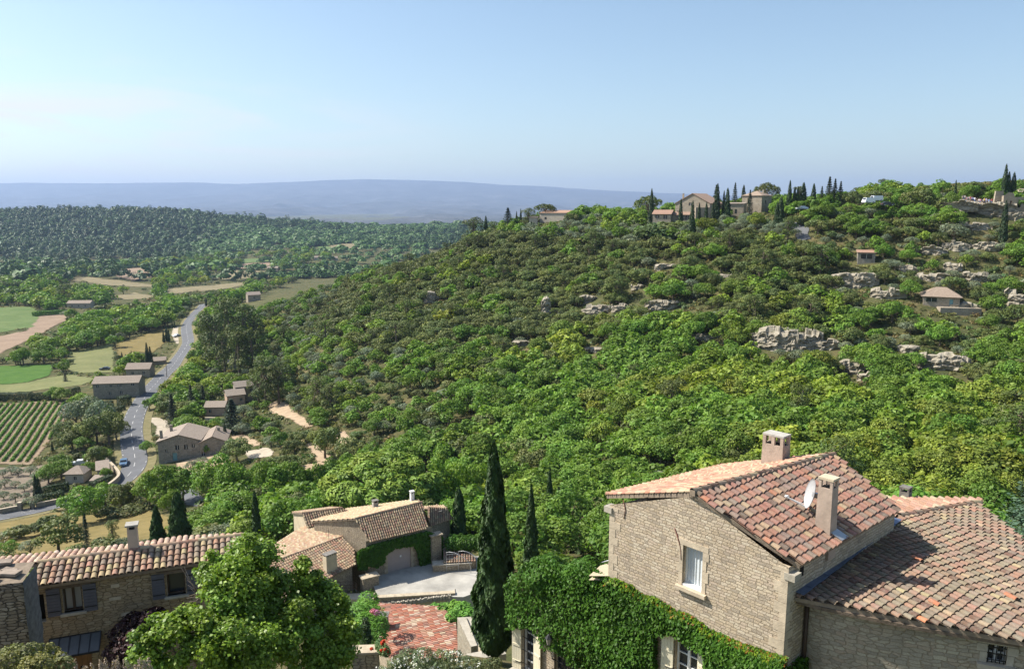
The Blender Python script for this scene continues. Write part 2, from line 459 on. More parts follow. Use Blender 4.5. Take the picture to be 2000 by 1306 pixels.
def G(u, v, dz=0.0, rmin=6):
 """where the sight line of photo pixel (u, v) meets the ground"""
 d = ray(u, v)
 t = np.exp(np.linspace(math.log(rmin), math.log(9000), 3000))
 X, Y, Z = d.x * t, d.y * t, d.z * t
 h = H(X, Y) + dz
 k = np.argmax(Z <= h)
 if Z[k] > h[k]: k = len(t) - 1
 if k > 0:
  e0 = Z[k - 1] - h[k - 1]; e1 = Z[k] - h[k]
  f = e0 / (e0 - e1) if e0 != e1 else 0
  tt = t[k - 1] + f * (t[k] - t[k - 1])
 else: tt = t[0]
 return Vector((d.x * tt, d.y * tt, d.z * tt))
def ground_mat():
 m, nt, out = newmat('hill_ground')
 g = N(nt, 'ShaderNodeNewGeometry')
 P = g.outputs['Position']
 f1 = noise_tex(nt, P, .045, 6, .62)
 f2 = noise_tex(nt, P, .35, 6, .65)
 f3 = noise_tex(nt, P, 2.2, 5, .65)
 c = ramp(nt, f2, [(.30, (.05, .062, .024)), (.48, (.095, .094, .038)), (.64, (.175, .140, .070)), (.80, (.25, .20, .12))])
 c2 = ramp(nt, f2, [(.3, (.055, .068, .026)), (.6, (.10, .102, .042)), (.8, (.165, .14, .07))])
 c = mixc(nt, ramp(nt, f1, [(.42, (0, 0, 0)), (.58, (1, 1, 1))]), c, c2)
 c = mixc(nt, .55, c, ramp(nt, f3, [(.25, (.55, .55, .55)), (.75, (1.35, 1.35, 1.35))]), 'MULTIPLY')
 b = N(nt, 'ShaderNodeBsdfPrincipled'); b.inputs['Roughness'].default_value = .95; b.inputs['Specular IOR Level'].default_value = .1
 nt.links.new(c, b.inputs['Base Color'])
 bp = N(nt, 'ShaderNodeBump'); bp.inputs['Strength'].default_value = .6; bp.inputs['Distance'].default_value = .4
 nt.links.new(f3, bp.inputs['Height']); nt.links.new(bp.outputs[0], b.inputs['Normal'])
 nt.links.new(b.outputs[0], out.inputs[0])
 return m
def build_terrain():
 me = bpy.data.meshes.new('terrain')
 V = np.stack([GX, GY, GZ], -1).reshape(-1, 3).astype(np.float32)
 idx = np.arange(NAZ * NLR).reshape(NAZ, NLR)
 q = np.stack([idx[:-1, :-1], idx[:-1, 1:], idx[1:, 1:], idx[1:, :-1]], -1).reshape(-1, 4)[:, ::-1]
 n = len(q)
 me.vertices.add(len(V)); me.vertices.foreach_set('co', V.ravel())
 me.loops.add(4 * n); me.loops.foreach_set('vertex_index', q.astype(np.int32).ravel())
 me.polygons.add(n)
 me.polygons.foreach_set('loop_start', np.arange(0, 4 * n, 4, dtype=np.int32))
 me.polygons.foreach_set('loop_total', np.full(n, 4, dtype=np.int32))
 me.polygons.foreach_set('use_smooth', np.ones(n, dtype=bool))
 me.materials.append(ground_mat())
 me.update(calc_edges=True)
 o = link('terrain', me)
 if sum(p.normal.z for p in list(me.polygons)[:200]) < 0:
  me.flip_normals()
 tag(o, 'dry scrubby hillside and valley ground', 'terrain', kind='structure')
build_terrain()
def mountain():
 crest = [(-900, 366), (-500, 362), (0, 357), (100, 355.5), (200, 358), (300, 356), (400, 355.5), (470, 359), (520, 355), (560, 356), (620, 351), (700, 349), (780, 350.5), (850, 352), (930, 356), (1000, 360), (1060, 363), (1150, 369), (1250, 374), (1300, 377), (1380, 380), (1500, 386), (1800, 392), (2200, 398), (2900, 402)]
 Yc = 20000.0
 us = np.linspace(-900, 2900, 420)
 cv = np.interp(us, [c[0] for c in crest], [c[1] for c in crest])
 k = np.ones(9) / 9
 cv = np.convolve(np.pad(cv, 4, mode='edge'), k, mode='valid')
 nv = 46
 V = np.zeros((420, nv, 3))
 for i, u in enumerate(us):
  top = at(u, cv[i], Yc)
  for j in range(nv):
   t = j / (nv - 1)            # 0 foot, .78 crest, 1 behind
   if t <= .78:
    s = t / .78
    y = 4200 + (Yc - 4200) * s
    prof = .10 * s + .9 * s ** 3.4
    z = -106 + (top.z + 106) * prof
   else:
    s = (t - .78) / .22
    y = Yc + 2500 * s
    z = top.z - (top.z + 140) * s * .9
   x = top.x * (y / Yc) ** .35
   V[i, j] = x, y, z
 env = np.sin(np.pi * np.clip(np.linspace(0, 1, nv) / .80, 0, 1))[None, :]
 rid = np.abs(vnoise(V[:, :, 0], V[:, :, 1] * .35, .0016, 11)) + .5 * np.abs(vnoise(V[:, :, 0], V[:, :, 1] * .5, .004, 12))
 V[:, :, 2] -= rid * 190 * env
 V[:, :, 2] += vnoise(V[:, :, 0], V[:, :, 1], .006, 9) * 6
 me = bpy.data.meshes.new('mountain')
 idx = np.arange(420 * nv).reshape(420, nv)
 q = np.stack([idx[:-1, :-1], idx[1:, :-1], idx[1:, 1:], idx[:-1, 1:]], -1).reshape(-1, 4)
 me.from_pydata(V.reshape(-1, 3).tolist(), [], q.tolist())
 m, nt, out = newmat('mountain_scrub')
 g = N(nt, 'ShaderNodeNewGeometry')
 f = noise_tex(nt, g.outputs['Position'], .0019, 8, .65)
 f2 = noise_tex(nt, g.outputs['Position'], .009, 5, .6)
 c = ramp(nt, f, [(.3, (.055, .062, .055)), (.54, (.095, .10, .10)), (.70, (.15, .15, .15)), (.82, (.30, .29, .29))])
 c = mixc(nt, .5, c, ramp(nt, f2, [(.3, (.6, .6, .6)), (.7, (1.3, 1.3, 1.3))]), 'MULTIPLY')
 b = N(nt, 'ShaderNodeBsdfDiffuse'); nt.links.new(c, b.inputs['Color']); nt.links.new(b.outputs[0], out.inputs[0])
 me.materials.append(m); me.update()
 for p in me.polygons: p.use_smooth = True
 tag(link('mountain_ridge', me), 'long flat topped blue mountain range on the horizon', 'mountain', kind='structure')
mountain()
M_OAK = leaf_mat('oak_leaf', (0.150, 0.252, 0.036), .010, .2, trans=.28)
M_HOLM = leaf_mat('holm_oak_leaf', (0.145, 0.178, 0.053), .014, .2, trans=.18)
M_OLIVE = leaf_mat('olive_leaf', (0.200, 0.240, 0.148), .012, .15, trans=.12)
M_PINE = leaf_mat('pine_needle', (0.104, 0.137, 0.036), .015, .2, trans=.12)
M_FIR = leaf_mat('fir_needle', (0.043, 0.067, 0.036), .01, .15, trans=.06)
M_CYP = leaf_mat('cypress_leaf', (0.039, 0.069, 0.025), .012, .18, trans=.08)
M_SHRUB = leaf_mat('shrub_leaf', (0.131, 0.169, 0.056), .035, .3)
M_PLANE = leaf_mat('plane_tree_leaf', (.165, .275, .032), .01, .08, trans=.30, spec=.35, rough=.45)
M_IVY = leaf_mat('ivy_leaf', (.058, .135, .015), .0, .0, trans=.2, spec=.18, rough=.5)
M_VINE = leaf_mat('vine_leaf', (.125, .250, .034), .01, .12)
M_DRY = leaf_mat('dry_stem', (.33, .25, .14), .01, .15, trans=.1)
M_WHITE = leaf_mat('white_petal', (.80, .80, .76), 0, 0, trans=.3)
M_RED = leaf_mat('red_petal', (.62, .06, .015), 0, 0, trans=.2)
M_PINK = leaf_mat('pink_petal', (.58, .20, .32), 0, 0, trans=.2)
M_MAROON = leaf_mat('maroon_leaf', (.030, .010, .012), .01, .1, trans=.1)
M_FARLEAF = leaf_mat('far_wood_leaf', (.068, .132, .038), 0, 0, trans=.1)
M_BARK = plain_mat('bark', (.16, .125, .09), .95, .3, 6, bump=.5)
def rvec(rng, n):
 v = rng.normal(size=(n, 3)); return v / np.linalg.norm(v, axis=1)[:, None]
def leafq(Cn, Nn, S, rng, asp=.62, fold=.22, up=None):
 """bent rhombic leaves: centres, normals, half lengths"""
 n = len(Cn)
 Nn = Nn / (np.linalg.norm(Nn, axis=1)[:, None] + 1e-9)
 r = rvec(rng, n) if up is None else up
 t = np.cross(Nn, r); t /= np.linalg.norm(t, axis=1)[:, None] + 1e-9
 if up is not None:
  t = np.cross(t, Nn)
 b = np.cross(Nn, t)
 S = np.asarray(S)[:, None] * np.ones((n, 1))
 Q = np.empty((n, 4, 3))
 Q[:, 0] = Cn - t * S
 Q[:, 1] = Cn + b * S * asp + Nn * S * fold
 Q[:, 2] = Cn + t * S
 Q[:, 3] = Cn - b * S * asp + Nn * S * fold
 return Q
def tint(rng, n, v=.25, yellow=.10):
 """own colour variation of leaves"""
 k = 1 + rng.uniform(-v, v, n)
 y = rng.uniform(-yellow, yellow, n)
 return np.stack([k * (1 + y * 1.3), k * (1 + y * .3), k * (1 - y)], -1)
def crown(rng, lobes, n, leaf, v=.2, lobev=.14, jit=.75, up=.35, low=.35, inner=.12, asp=.62, depth=.75, fuzz=.06):
 L = np.asarray(lobes, float)
 k = len(L)
 w = L[:, 3] ** 2; w /= w.sum()
 m = int(n * 1.7)
 li = rng.choice(k, m, p=w)
 d = rvec(rng, m)
 keep = (d[:, 2] > -.25) | (rng.rand(m) < low)
 li = li[keep]; d = d[keep]
 r = L[li, 3] * (1 - np.abs(rng.normal(0, inner, len(li))))
 r *= 1 + rng.normal(0, fuzz, len(li))
 r *= 1 + .10 * np.sin(d[:, 0] * 5 + li) * np.cos(d[:, 1] * 4 + li * 2)
 P = L[li, :3] + d * r[:, None] * np.array([1, 1, .88])
 D = np.linalg.norm((P[:, None] - L[None, :, :3]) / np.array([1, 1, .88]), axis=2) / L[None, :, 3]
 D[np.arange(len(li)), li] = 9
 ok = D.min(1) > depth
 P, d, li = P[ok][:n], d[ok][:n], li[ok][:n]
 nn = d + rvec(rng, len(P)) * jit + np.array([0, 0, up])
 lt = tint(rng, k, lobev, .10)
 col = tint(rng, len(P), v, .06) * lt[li]
 Q = leafq(P, nn, leaf * rng.uniform(.65, 1.25, len(P)), rng, asp)
 return Q, col
def tubeq(pts, rad, sides=6):
 pts = np.asarray(pts, float)
 Q = []
 rings = []
 for i in range(len(pts)):
  t = pts[min(i + 1, len(pts) - 1)] - pts[max(i - 1, 0)]
  t = t / (np.linalg.norm(t) + 1e-9)
  a = np.cross(t, [0, 0, 1.0] if abs(t[2]) < .9 else [1.0, 0, 0]); a /= np.linalg.norm(a)
  b = np.cross(t, a)
  ang = np.arange(sides) * 2 * np.pi / sides
  rings.append(pts[i] + rad[i] * (np.cos(ang)[:, None] * a + np.sin(ang)[:, None] * b))
 for i in range(len(pts) - 1):
  for k in range(sides):
   k2 = (k + 1) % sides
   Q.append([rings[i][k], rings[i][k2], rings[i + 1][k2], rings[i + 1][k]])
 return np.array(Q)
def trunkq(rng, h, r, lobes, limbs=5, sides=7, lean=.15):
 dx, dy = rng.uniform(-lean, lean, 2)
 p = [(0, 0, -.6), (dx * .2, dy * .2, h * .3), (dx * .6, dy * .6, h * .65), (dx, dy, h)]
 Q = [tubeq(p, [r * 1.35, r, r * .8, r * .6], sides)]
 L = np.asarray(lobes)
 for i in rng.permutation(len(L))[:limbs]:
  e = L[i, :3]
  s = np.array(p[2]) + (np.array(p[3]) - np.array(p[2])) * rng.uniform(0, 1)
  mid = (s + e) / 2 + rng.uniform(-.2, .2, 3) * r * 3
  Q.append(tubeq([s, mid, e], [r * .5, r * .35, r * .15], 5))
 return np.concatenate(Q)
def join(*parts):
 """parts: (Q, col, mi)"""
 return (np.concatenate([p[0] for p in parts]), np.concatenate([np.asarray(p[1]) * np.ones((len(p[0]), 1)) for p in parts]),
   np.concatenate([np.full(len(p[0]), p[2]) for p in parts]))
def lobes_round(rng, Rr, zc, k, rr=(.34, .52), squash=.8, spread=.62):
 L = []
 for i in range(k):
  d = rvec(rng, 1)[0]; d[2] = abs(d[2]) * .9 - .25
  rad = Rr * spread * rng.uniform(.55, 1.05)
  L.append((d[0] * rad, d[1] * rad, zc + d[2] * rad * squash, Rr * rng.uniform(*rr)))
 L.append((0, 0, zc + .1 * Rr, Rr * .55))
 return L
def T_oak(rng, n=3200, leaf=.19):
 L = lobes_round(rng, 3.1, 3.4, 22, (.17, .40), .95, .86)
 L = [(x * ex, y / ex, z * rng.uniform(.85, 1.12), r) for (x, y, z, r), ex in zip(L, [rng.uniform(.8, 1.3)] * len(L))]
 Q, c = crown(rng, L, n, leaf, .22, .18, fuzz=.10, jit=.9)
 t = trunkq(rng, 2.6, .2, L)
 return join((Q, c, 0), (t, [[1, 1, 1]], 1))
def T_holm(rng, n=3000, leaf=.17):
 L = lobes_round(rng, 2.9, 2.8, 26, (.15, .36), .85, .92)
 L = [(x * ex, y / ex, z * rng.uniform(.8, 1.15), r) for (x, y, z, r), ex in zip(L, [rng.uniform(.75, 1.35)] * len(L))]
 Q, c = crown(rng, L, n, leaf, .25, .2, jit=.9)
 t = trunkq(rng, 2.0, .2, L)
 return join((Q, c, 0), (t, [[1, 1, 1]], 1))
def T_olive(rng, n=2200, leaf=.155):
 L = lobes_round(rng, 2.2, 2.3, 14, (.26, .44), .75, .72)
 Q, c = crown(rng, L, n, leaf, .2, .12, jit=1.0, asp=.4)
 t = trunkq(rng, 1.2, .18, L, 6)
 return join((Q, c, 0), (t, [[1, 1, 1]], 1))
def T_shrub(rng, n=1100, leaf=.13):
 L = lobes_round(rng, 1.25, .9, 9, (.28, .5), .7, .75)
 Q, c = crown(rng, L, n, leaf, .25, .2, jit=.9)
 t = trunkq(rng, .5, .06, L, 3, 5)
 return join((Q, c, 0), (t, [[1, 1, 1]], 1))
def T_pine(rng, n=2600, leaf=.26, h=11.0):
 L = []
 for i in range(26):
  z = rng.uniform(.25, 1.0)
  wid = 2.9 * math.sin(math.pi * min(1, (1.05 - z) * .9 + .12)) * .9 + .4
  a = rng.uniform(0, 6.28); q = math.sqrt(rng.uniform(.05, 1)) * wid
  L.append((math.cos(a) * q, math.sin(a) * q, z * h - .8, rng.uniform(.8, 1.35)))
 Q, c = crown(rng, L, n, leaf, .22, .22, jit=.8, up=.6, low=.2, asp=.35)
 t = trunkq(rng, h * .85, .24, L, 12)
 return join((Q, c, 0), (t, [[1, 1, 1]], 1))
def T_umbrella(rng, n=3500, leaf=.26, Rr=4.2, h=5.5):
 L = []
 for i in range(70):
  a = rng.uniform(0, 6.28); q = math.sqrt(rng.uniform(0, 1))
  z = h + Rr * .55 * math.sqrt(max(0, 1 - q * q)) - .4 + rng.uniform(-.2, .15)
  L.append((math.cos(a) * q * Rr, math.sin(a) * q * Rr, z, rng.uniform(.6, 1.0)))
 Q, c = crown(rng, L, n, leaf, .22, .18, jit=.9, up=.7, low=.15, asp=.4)
 t = trunkq(rng, h, .28, L, 14)
 return join((Q, c, 0), (t, [[1, 1, 1]], 1))
def cyp_prof(s, slim=.55):
 return np.clip(s / .10, 0, 1) ** .5 * (1 - s) ** slim * 1.0
def T_cypress(rng, n=1500, leaf=.22, h=8.0, Rr=.85, slim=.62):
 m = int(n * 1.25)
 s = rng.beta(1.15, 1.5, m)
 a = rng.uniform(0, 2 * np.pi, m)
 lump = 1 + .14 * np.sin(a * 3 + s * 17) + .10 * np.sin(a * 5 - s * 31 + 1.3) + .06 * np.sin(a * 9 + s * 60)
 r = Rr * cyp_prof(s, slim) * lump * (1 - np.abs(rng.normal(0, .13, m)))
 P = np.stack([np.cos(a) * r, np.sin(a) * r, .25 + s * (h - .25)], -1)
 nn = np.stack([np.cos(a), np.sin(a), np.full(m, .25)], -1) + rvec(rng, m) * .6
 up = np.stack([np.cos(a) * .25, np.sin(a) * .25, np.ones(m)], -1) + rvec(rng, m) * .25
 col = tint(rng, m, .28, .08) * (1 + .25 * (np.sin(a * 4 + s * 23) * np.sin(s * 40 + a))[:, None])
 Q = leafq(P, nn, leaf * rng.uniform(.6, 1.3, m) * (1 - .35 * s), rng, .42, .2, up)
 t = tubeq([(0, 0, -.6), (0, 0, h * .3)], [.16, .1], 6)
 return join((Q, col, 0), (t, [[1, 1, 1]], 1))
def T_fir(rng, n=2600, leaf=.24, h=10.0, Rr=2.3):
 P = []; Nn = []; U = []
 lay = 15
 while len(P) < n:
  j = rng.randint(lay); s = (j + rng.uniform(0, .5)) / lay
  a0 = (rng.randint(9) + j * .37) * 2 * math.pi / 9 + rng.normal(0, .13)
  q = rng.uniform(.1, 1) ** .8
  r = Rr * (1 - s) ** .85 * q * (1 + .22 * math.sin(a0 * 7 + j))
  z = h * (.06 + .94 * s) - q * Rr * (1 - s) * .22 + rng.normal(0, .1)
  P.append((math.cos(a0) * r, math.sin(a0) * r, z))
  Nn.append((rng.normal(0, .4), rng.normal(0, .4), 1)); U.append((math.cos(a0), math.sin(a0), -.1))
 P = np.array(P); Nn = np.array(Nn); U = np.array(U) + rvec(rng, n) * .45
 Q = leafq(P, Nn, leaf * rng.uniform(.6, 1.3, n), rng, .4, .2, U)
 t = tubeq([(0, 0, -.6), (0, 0, h * .6), (0, 0, h * .98)], [.26, .14, .03], 6)
 return join((Q, tint(rng, n, .28, .06), 0), (t, [[1, 1, 1]], 1))
def T_low(rng, L, n, leaf):
 Q, c = crown(rng, L, n, leaf, .22, .18, jit=.7)
 return Q, c
RS = np.random.RandomState
def protos(name, fn, k, mat, seed, **kw):
 out = []
 for i in range(k):
  Q, c, mi = fn(RS(seed + i), **kw)
  out.append(quads_mesh(name, Q, c, [mat, M_BARK], mi))
 return out
KIND = {
 'oak_tree': protos('oak_tree', T_oak, 6, M_OAK, 10),
 'holm_oak': protos('holm_oak', T_holm, 6, M_HOLM, 30),
 'olive_tree': protos('olive_tree', T_olive, 4, M_OLIVE, 50),
 'shrub': protos('shrub', T_shrub, 5, M_SHRUB, 70),
 'pine_tree': protos('pine_tree', T_pine, 4, M_PINE, 90),
 'umbrella_pine': protos('umbrella_pine', T_umbrella, 2, M_PINE, 110),
 'cypress_tree': protos('cypress_tree', T_cypress, 4, M_CYP, 130),
 'fir_tree': protos('fir_tree', T_fir, 3, M_FIR, 150),
}
HEIGHT = {'oak_tree': 6.3, 'holm_oak': 5.4, 'olive_tree': 4.2, 'shrub': 2.0, 'pine_tree': 11.3, 'umbrella_pine': 8.2, 'cypress_tree': 8.0, 'fir_tree': 10.0}
RADIUS = {'oak_tree': 3.4, 'holm_oak': 3.1, 'olive_tree': 2.4, 'shrub': 1.4, 'pine_tree': 3.2, 'umbrella_pine': 5.0, 'cypress_tree': .85, 'fir_tree': 2.2}
rnd = random.Random(7)
TREES = []          # everything planted by hand: (x, y, radius) kept clear by the scatter
def plant(kind, x, y, h, label, wide=1.0, group=None, z=None, cat=None, name=None, k=None):
 """one tree as one object standing on the ground"""
 me = KIND[kind][rnd.randrange(len(KIND[kind])) if k is None else k]
 o = bpy.data.objects.new(name or kind, me)
 COL.objects.link(o)
 s = h / HEIGHT[kind]
 o.location = (x, y, Hf(x, y) if z is None else z)
 o.rotation_euler = (0, 0, rnd.uniform(0, 6.28))
 o.scale = (s * wide, s * wide, s)
 tag(o, label, cat or {'shrub': 'shrub', 'cypress_tree': 'cypress', 'olive_tree': 'olive tree', 'pine_tree': 'pine tree', 'umbrella_pine': 'pine tree', 'holm_oak': 'holm oak', 'oak_tree': 'oak tree', 'fir_tree': 'fir tree'}[kind], group)
 TREES.append((x, y, RADIUS[kind] * s * wide))
 return o
def plant_px(kind, u, v, vtop, label, wide=1.0, group=None, Y=None, **kw):
 """foot at the ground seen at photo pixel (u, v), top at row vtop"""
 p = G(u, v) if Y is None else at(u, v, Y)
 if Y is not None: kw.setdefault('z', p.z)
 top = at(u, vtop, p.y)
 return plant(kind, p.x, p.y, top.z - p.z, label, wide, group, **kw)
Z = Vector((0, 0, 1))
def V3(*a): return Vector(a)
def pl3(p, q, r):
 n = (q - p).cross(r - p).normalized()
 if n.z < 0: n = -n
 return p, n
def wall(mb, P0, U, outer, holes=(), depth=.22, col=(1, 1, 1), m=0, mrev=None, out=None):
 """a wall face over (s, h) outlines, real openings with reveals. out = outward normal"""
 U = Vector(U).normalized()
 P0 = Vector(P0)
 nrm = Vector(out).normalized() if out is not None else U.cross(Z)
 polys = [[Vector((s, h, 0)) for s, h in outer]]
 for (s0, s1, h0, h1) in holes:
  polys.append([Vector((s0, h0, 0)), Vector((s1, h0, 0)), Vector((s1, h1, 0)), Vector((s0, h1, 0))])
 flat = [p for q in polys for p in q]
 W_ = lambda p, d=0: P0 + U * p.x + Z * p.y - nrm * d
 for t in tessellate_polygon(polys):
  a, b, c = (flat[i] for i in t)
  q = [W_(a), W_(b), W_(c)]
  idx = [a, b, c]
  if (q[1] - q[0]).cross(q[2] - q[0]).dot(nrm) < 0:
   q.reverse(); idx.reverse()
  mb.face(q, [(p.x, p.y) for p in idx], col, m)
 for q in polys[1:]:
  for i in range(4):
   a, b = q[i], q[(i + 1) % 4]
   L = (b - a).length
   mb.face([W_(a), W_(b), W_(b, depth), W_(a, depth)], [(a.x, a.y), (a.x + L, a.y), (a.x + L, a.y + depth), (a.x, a.y + depth)], col, m if mrev is None else mrev)
class WallF:
 """a wall's frame: photo pixel -> (s, h) on it"""
 def __init__(s, P0, U, out):
  s.P = Vector(P0); s.U = Vector(U).normalized(); s.n = Vector(out).normalized()
 def sh(s, u, v):
  p = onplane(u, v, s.P, s.n) - s.P
  return p.dot(s.U), p.z
 def rect(s, u0, v0, u1, v1):
  a = s.sh(u0, (v0 + v1) / 2); b = s.sh(u1, (v0 + v1) / 2)
  um = (u0 + u1) / 2
  return (a[0], b[0], s.sh(um, v1)[1], s.sh(um, v0)[1])
 def pt(s, a, h, d=0): return s.P + s.U * a + Z * h + s.n * d
def pick(rng, pal):
 w = rng.random()
 for p, c in pal:
  w -= p
  if w <= 0: break
 k = 1 + rng.uniform(-.10, .10)
 return tuple(max(0, x * k * (1 + rng.uniform(-.05, .05))) for x in c)
PAL_RED = [(0.36, (0.333, 0.174, 0.127)), (0.26, (0.303, 0.183, 0.139)), (0.18, (0.256, 0.186, 0.147)), (0.12, (0.383, 0.269, 0.174)), (0.05, (0.17, 0.121, 0.095)), (0.03, (0.406, 0.183, 0.118))]
PAL_OLD = [(0.34, (0.236, 0.184, 0.132)), (0.26, (0.27, 0.178, 0.129)), (0.15, (0.299, 0.178, 0.127)), (0.13, (0.201, 0.161, 0.121)), (0.07, (0.345, 0.27, 0.167)), (0.048, (0.149, 0.092, 0.069)), (0.002, (0.483, 0.184, 0.092))]
PAL_SAND = [(.30, (.40, .29, .19)), (.25, (.36, .24, .16)), (.15, (.27, .21, .15)), (.15, (.46, .36, .23)), (.15, (.34, .20, .14))]
PAL_NEW = [(.34, (.44, .18, .12)), (.22, (.41, .215, .155)), (.18, (.50, .29, .21)), (.16, (.56, .43, .32)), (.10, (.29, .17, .13))]
PAL_GREY = [(.4, (.26, .205, .15)), (.3, (.31, .24, .17)), (.2, (.22, .18, .14)), (.1, (.36, .26, .18))]
def clip_col(poly, x):
 ys = []
 n = len(poly)
 for i in range(n):
  (x0, y0), (x1, y1) = poly[i], poly[(i + 1) % n]
  if (x0 - x) * (x1 - x) < 0:
   ys.append(y0 + (y1 - y0) * (x - x0) / (x1 - x0))
 return (min(ys), max(ys)) if len(ys) >= 2 else None
def tiles(mb, pts, down, pal, seed, pitch=.24, expo=.29, slab=.12, seg=6, chan=True, m=0, mslab=1, under=True, lift=0.0):
 """canal tiles over a planar roof outline (3D points); down = downhill direction"""
 rng = random.Random(seed)
 p0, n = pl3(pts[0], pts[1], pts[2])
 s = -(Vector(down) - n * Vector(down).dot(n)).normalized()      # uphill
 e = s.cross(n).normalized()
 poly = [((p - p0).dot(e), (p - p0).dot(s)) for p in pts]
 W_ = lambda a, b, c=0: p0 + e * a + s * b + n * (c + lift)
 x0 = min(p[0] for p in poly); x1 = max(p[0] for p in poly)
 nc = max(1, round((x1 - x0) / pitch)); pitch = (x1 - x0) / nc
 k = pitch / .24
 for i in range(nc):
  for half in ((0, 1) if chan else (0,)):
   x = x0 + (i + .5 + (.5 if half else 0)) * pitch
   if x >= x1: continue
   iv = clip_col(poly, x)
   if not iv: continue
   y = iv[0] - (.05 if not half else 0) + rng.uniform(-.02, .02)
   top = iv[1]
   wob = rng.uniform(-.01, .01)
   while y < top - .06:
    L = min(expo * 1.16, top - y + .02)
    c = pick(rng, pal)
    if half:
     c = tuple(q * .5 for q in c)  # channels darkened: moss and dirt, plus painted shade between the covers
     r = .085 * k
     for t in range(3):
      a, b = math.pi * (1 + t / 3), math.pi * (1 + (t + 1) / 3)
      q = [W_(x + r * math.cos(a), y, .07 + r * .75 * math.sin(a)), W_(x + r * math.cos(b), y, .07 + r * .75 * math.sin(b)),
        W_(x + r * math.cos(b), y + L, .06 + r * .75 * math.sin(b)), W_(x + r * math.cos(a), y + L, .06 + r * .75 * math.sin(a))]
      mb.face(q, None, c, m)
    else:
     r1 = .103 * k; r2 = .086 * k
     h1 = .062 + rng.uniform(-.006, .008); h2 = .030
     dx = wob + rng.uniform(-.007, .007); dx2 = dx + rng.uniform(-.006, .006)
     for t in range(seg):
      a, b = math.pi * t / seg, math.pi * (t + 1) / seg
      A0 = W_(x + dx + r1 * math.cos(a), y, h1 + r1 * .8 * math.sin(a)); B0 = W_(x + dx + r1 * math.cos(b), y, h1 + r1 * .8 * math.sin(b))
      B1 = W_(x + dx2 + r2 * math.cos(b), y + L, h2 + r2 * .8 * math.sin(b)); A1 = W_(x + dx2 + r2 * math.cos(a), y + L, h2 + r2 * .8 * math.sin(a))
      mb.face([A0, B0, B1, A1], None, c, m)
      ri = r1 - .016
      mb.face([A0, B0, W_(x + dx + ri * math.cos(b), y, h1 + ri * .8 * math.sin(b)), W_(x + dx + ri * math.cos(a), y, h1 + ri * .8 * math.sin(a))], None, tuple(q * .9 for q in c), m)
    y += expo
 if under:
  top = [W_(a, b, .0) for a, b in poly]; bot = [W_(a, b, -slab) for a, b in poly]
  mb.face(top, None, (.5, .5, .5), mslab); mb.face(list(reversed(bot)), None, (1, 1, 1), mslab)
  for i in range(len(poly)):
   j = (i + 1) % len(poly)
   mb.face([top[i], top[j], bot[j], bot[i]], None, (1, 1, 1), mslab)
def ridge_row(mb, a, b, pal, seed, r=.115, L=.36, m=0, mmort=1):
 rng = random.Random(seed)
 a = Vector(a); b = Vector(b)
 d = b - a; n = max(1, round(d.length / L)); d /= n
 e = d.normalized().cross(Z).normalized(); up = e.cross(d).normalized()
 for i in range(n):
  p = a + d * i; q = a + d * (i + 1.12); c = pick(rng, pal)
  for t in range(6):
   t0, t1 = math.pi * t / 6, math.pi * (t + 1) / 6
   f = lambda o, t_, rr, h: o + e * rr * math.cos(t_) + up * (h + rr * math.sin(t_))
   mb.face([f(p, t0, r, .05), f(p, t1, r, .05), f(q, t1, r * .86, .03), f(q, t0, r * .86, .03)], None, c, m)
 mb.box((a + b) / 2 + up * .0, (b - a).length / 2, r * .95, .075, (b - a).normalized(), e, up, (1, 1, 1), mmort)
M_WALL_R = stone_mat('pale_rubble_stone', [(.53, .43, .31), (.60, .505, .375), (.48, .385, .27), (.62, .54, .415), (.55, .445, .34), (.41, .345, .265)], (.34, .275, .20), 3.6, 12.5, .10, rnd=.75, brick=(.25, .098), bump=.9)
M_DRESSED_R = plain_mat('quoin_limestone', (.50, .415, .305), .88, .2, 2.5, bump=.3)
M_WALL_R2 = stone_mat('grey_rubble_stone', [(.36, .33, .27), (.42, .38, .30), (.30, .27, .22), (.46, .42, .33), (.38, .32, .25)], (.31, .265, .20), 3.4, 9.5, .11, rnd=.85)
M_WALL_L = stone_mat('ochre_rubble_stone', [(.34, .26, .16), (.40, .31, .19), (.28, .215, .135), (.44, .36, .24), (.36, .27, .17)], (.19, .145, .09), 3.4, 8.6, .10, rnd=.85)
M_WALL_M = stone_mat('sandy_rubble_stone', [(.42, .35, .25), (.50, .42, .31), (.36, .30, .22), (.46, .38, .28)], (.22, .185, .14), 3.2, 6.6, .13, rnd=.9)
M_WALL_OLD = stone_mat('old_brown_stone', [(.25, .19, .13), (.30, .235, .165), (.20, .155, .11), (.33, .27, .20)], (.10, .08, .06), 3.2, 9.0, .08, rnd=.95, bump=1.0)
M_DRESSED = plain_mat('dressed_limestone', (.46, .385, .28), .85, .22, 2.5, bump=.25)
M_DRESSED_G = plain_mat('grey_limestone', (.40, .36, .29), .88, .25, 2.5, bump=.3)
M_RENDER = plain_mat('pink_render', (.43, .335, .265), .9, .22, 2.2, bump=.25)
M_CREAM = plain_mat('cream_render', (.56, .47, .33), .9, .15, 1.3, bump=.15)
M_CONCRETE = plain_mat('weathered_concrete', (.40, .375, .33), .9, .25, 2.0, bump=.3)
M_TILE = tile_mat('canal_tile', .45)
M_TILE_OLD = tile_mat('lichen_canal_tile', .6, (.25, .235, .19))
M_TILE_NEW = tile_mat('new_canal_tile', .12, (.5, .36, .25))
M_MORTAR = plain_mat('roof_mortar', (.24, .19, .14), .95, .25, 5, bump=.3)
M_LEAD = plain_mat('lead_flashing', (.13, .17, .26), .45, .2, 6, metal=.5)
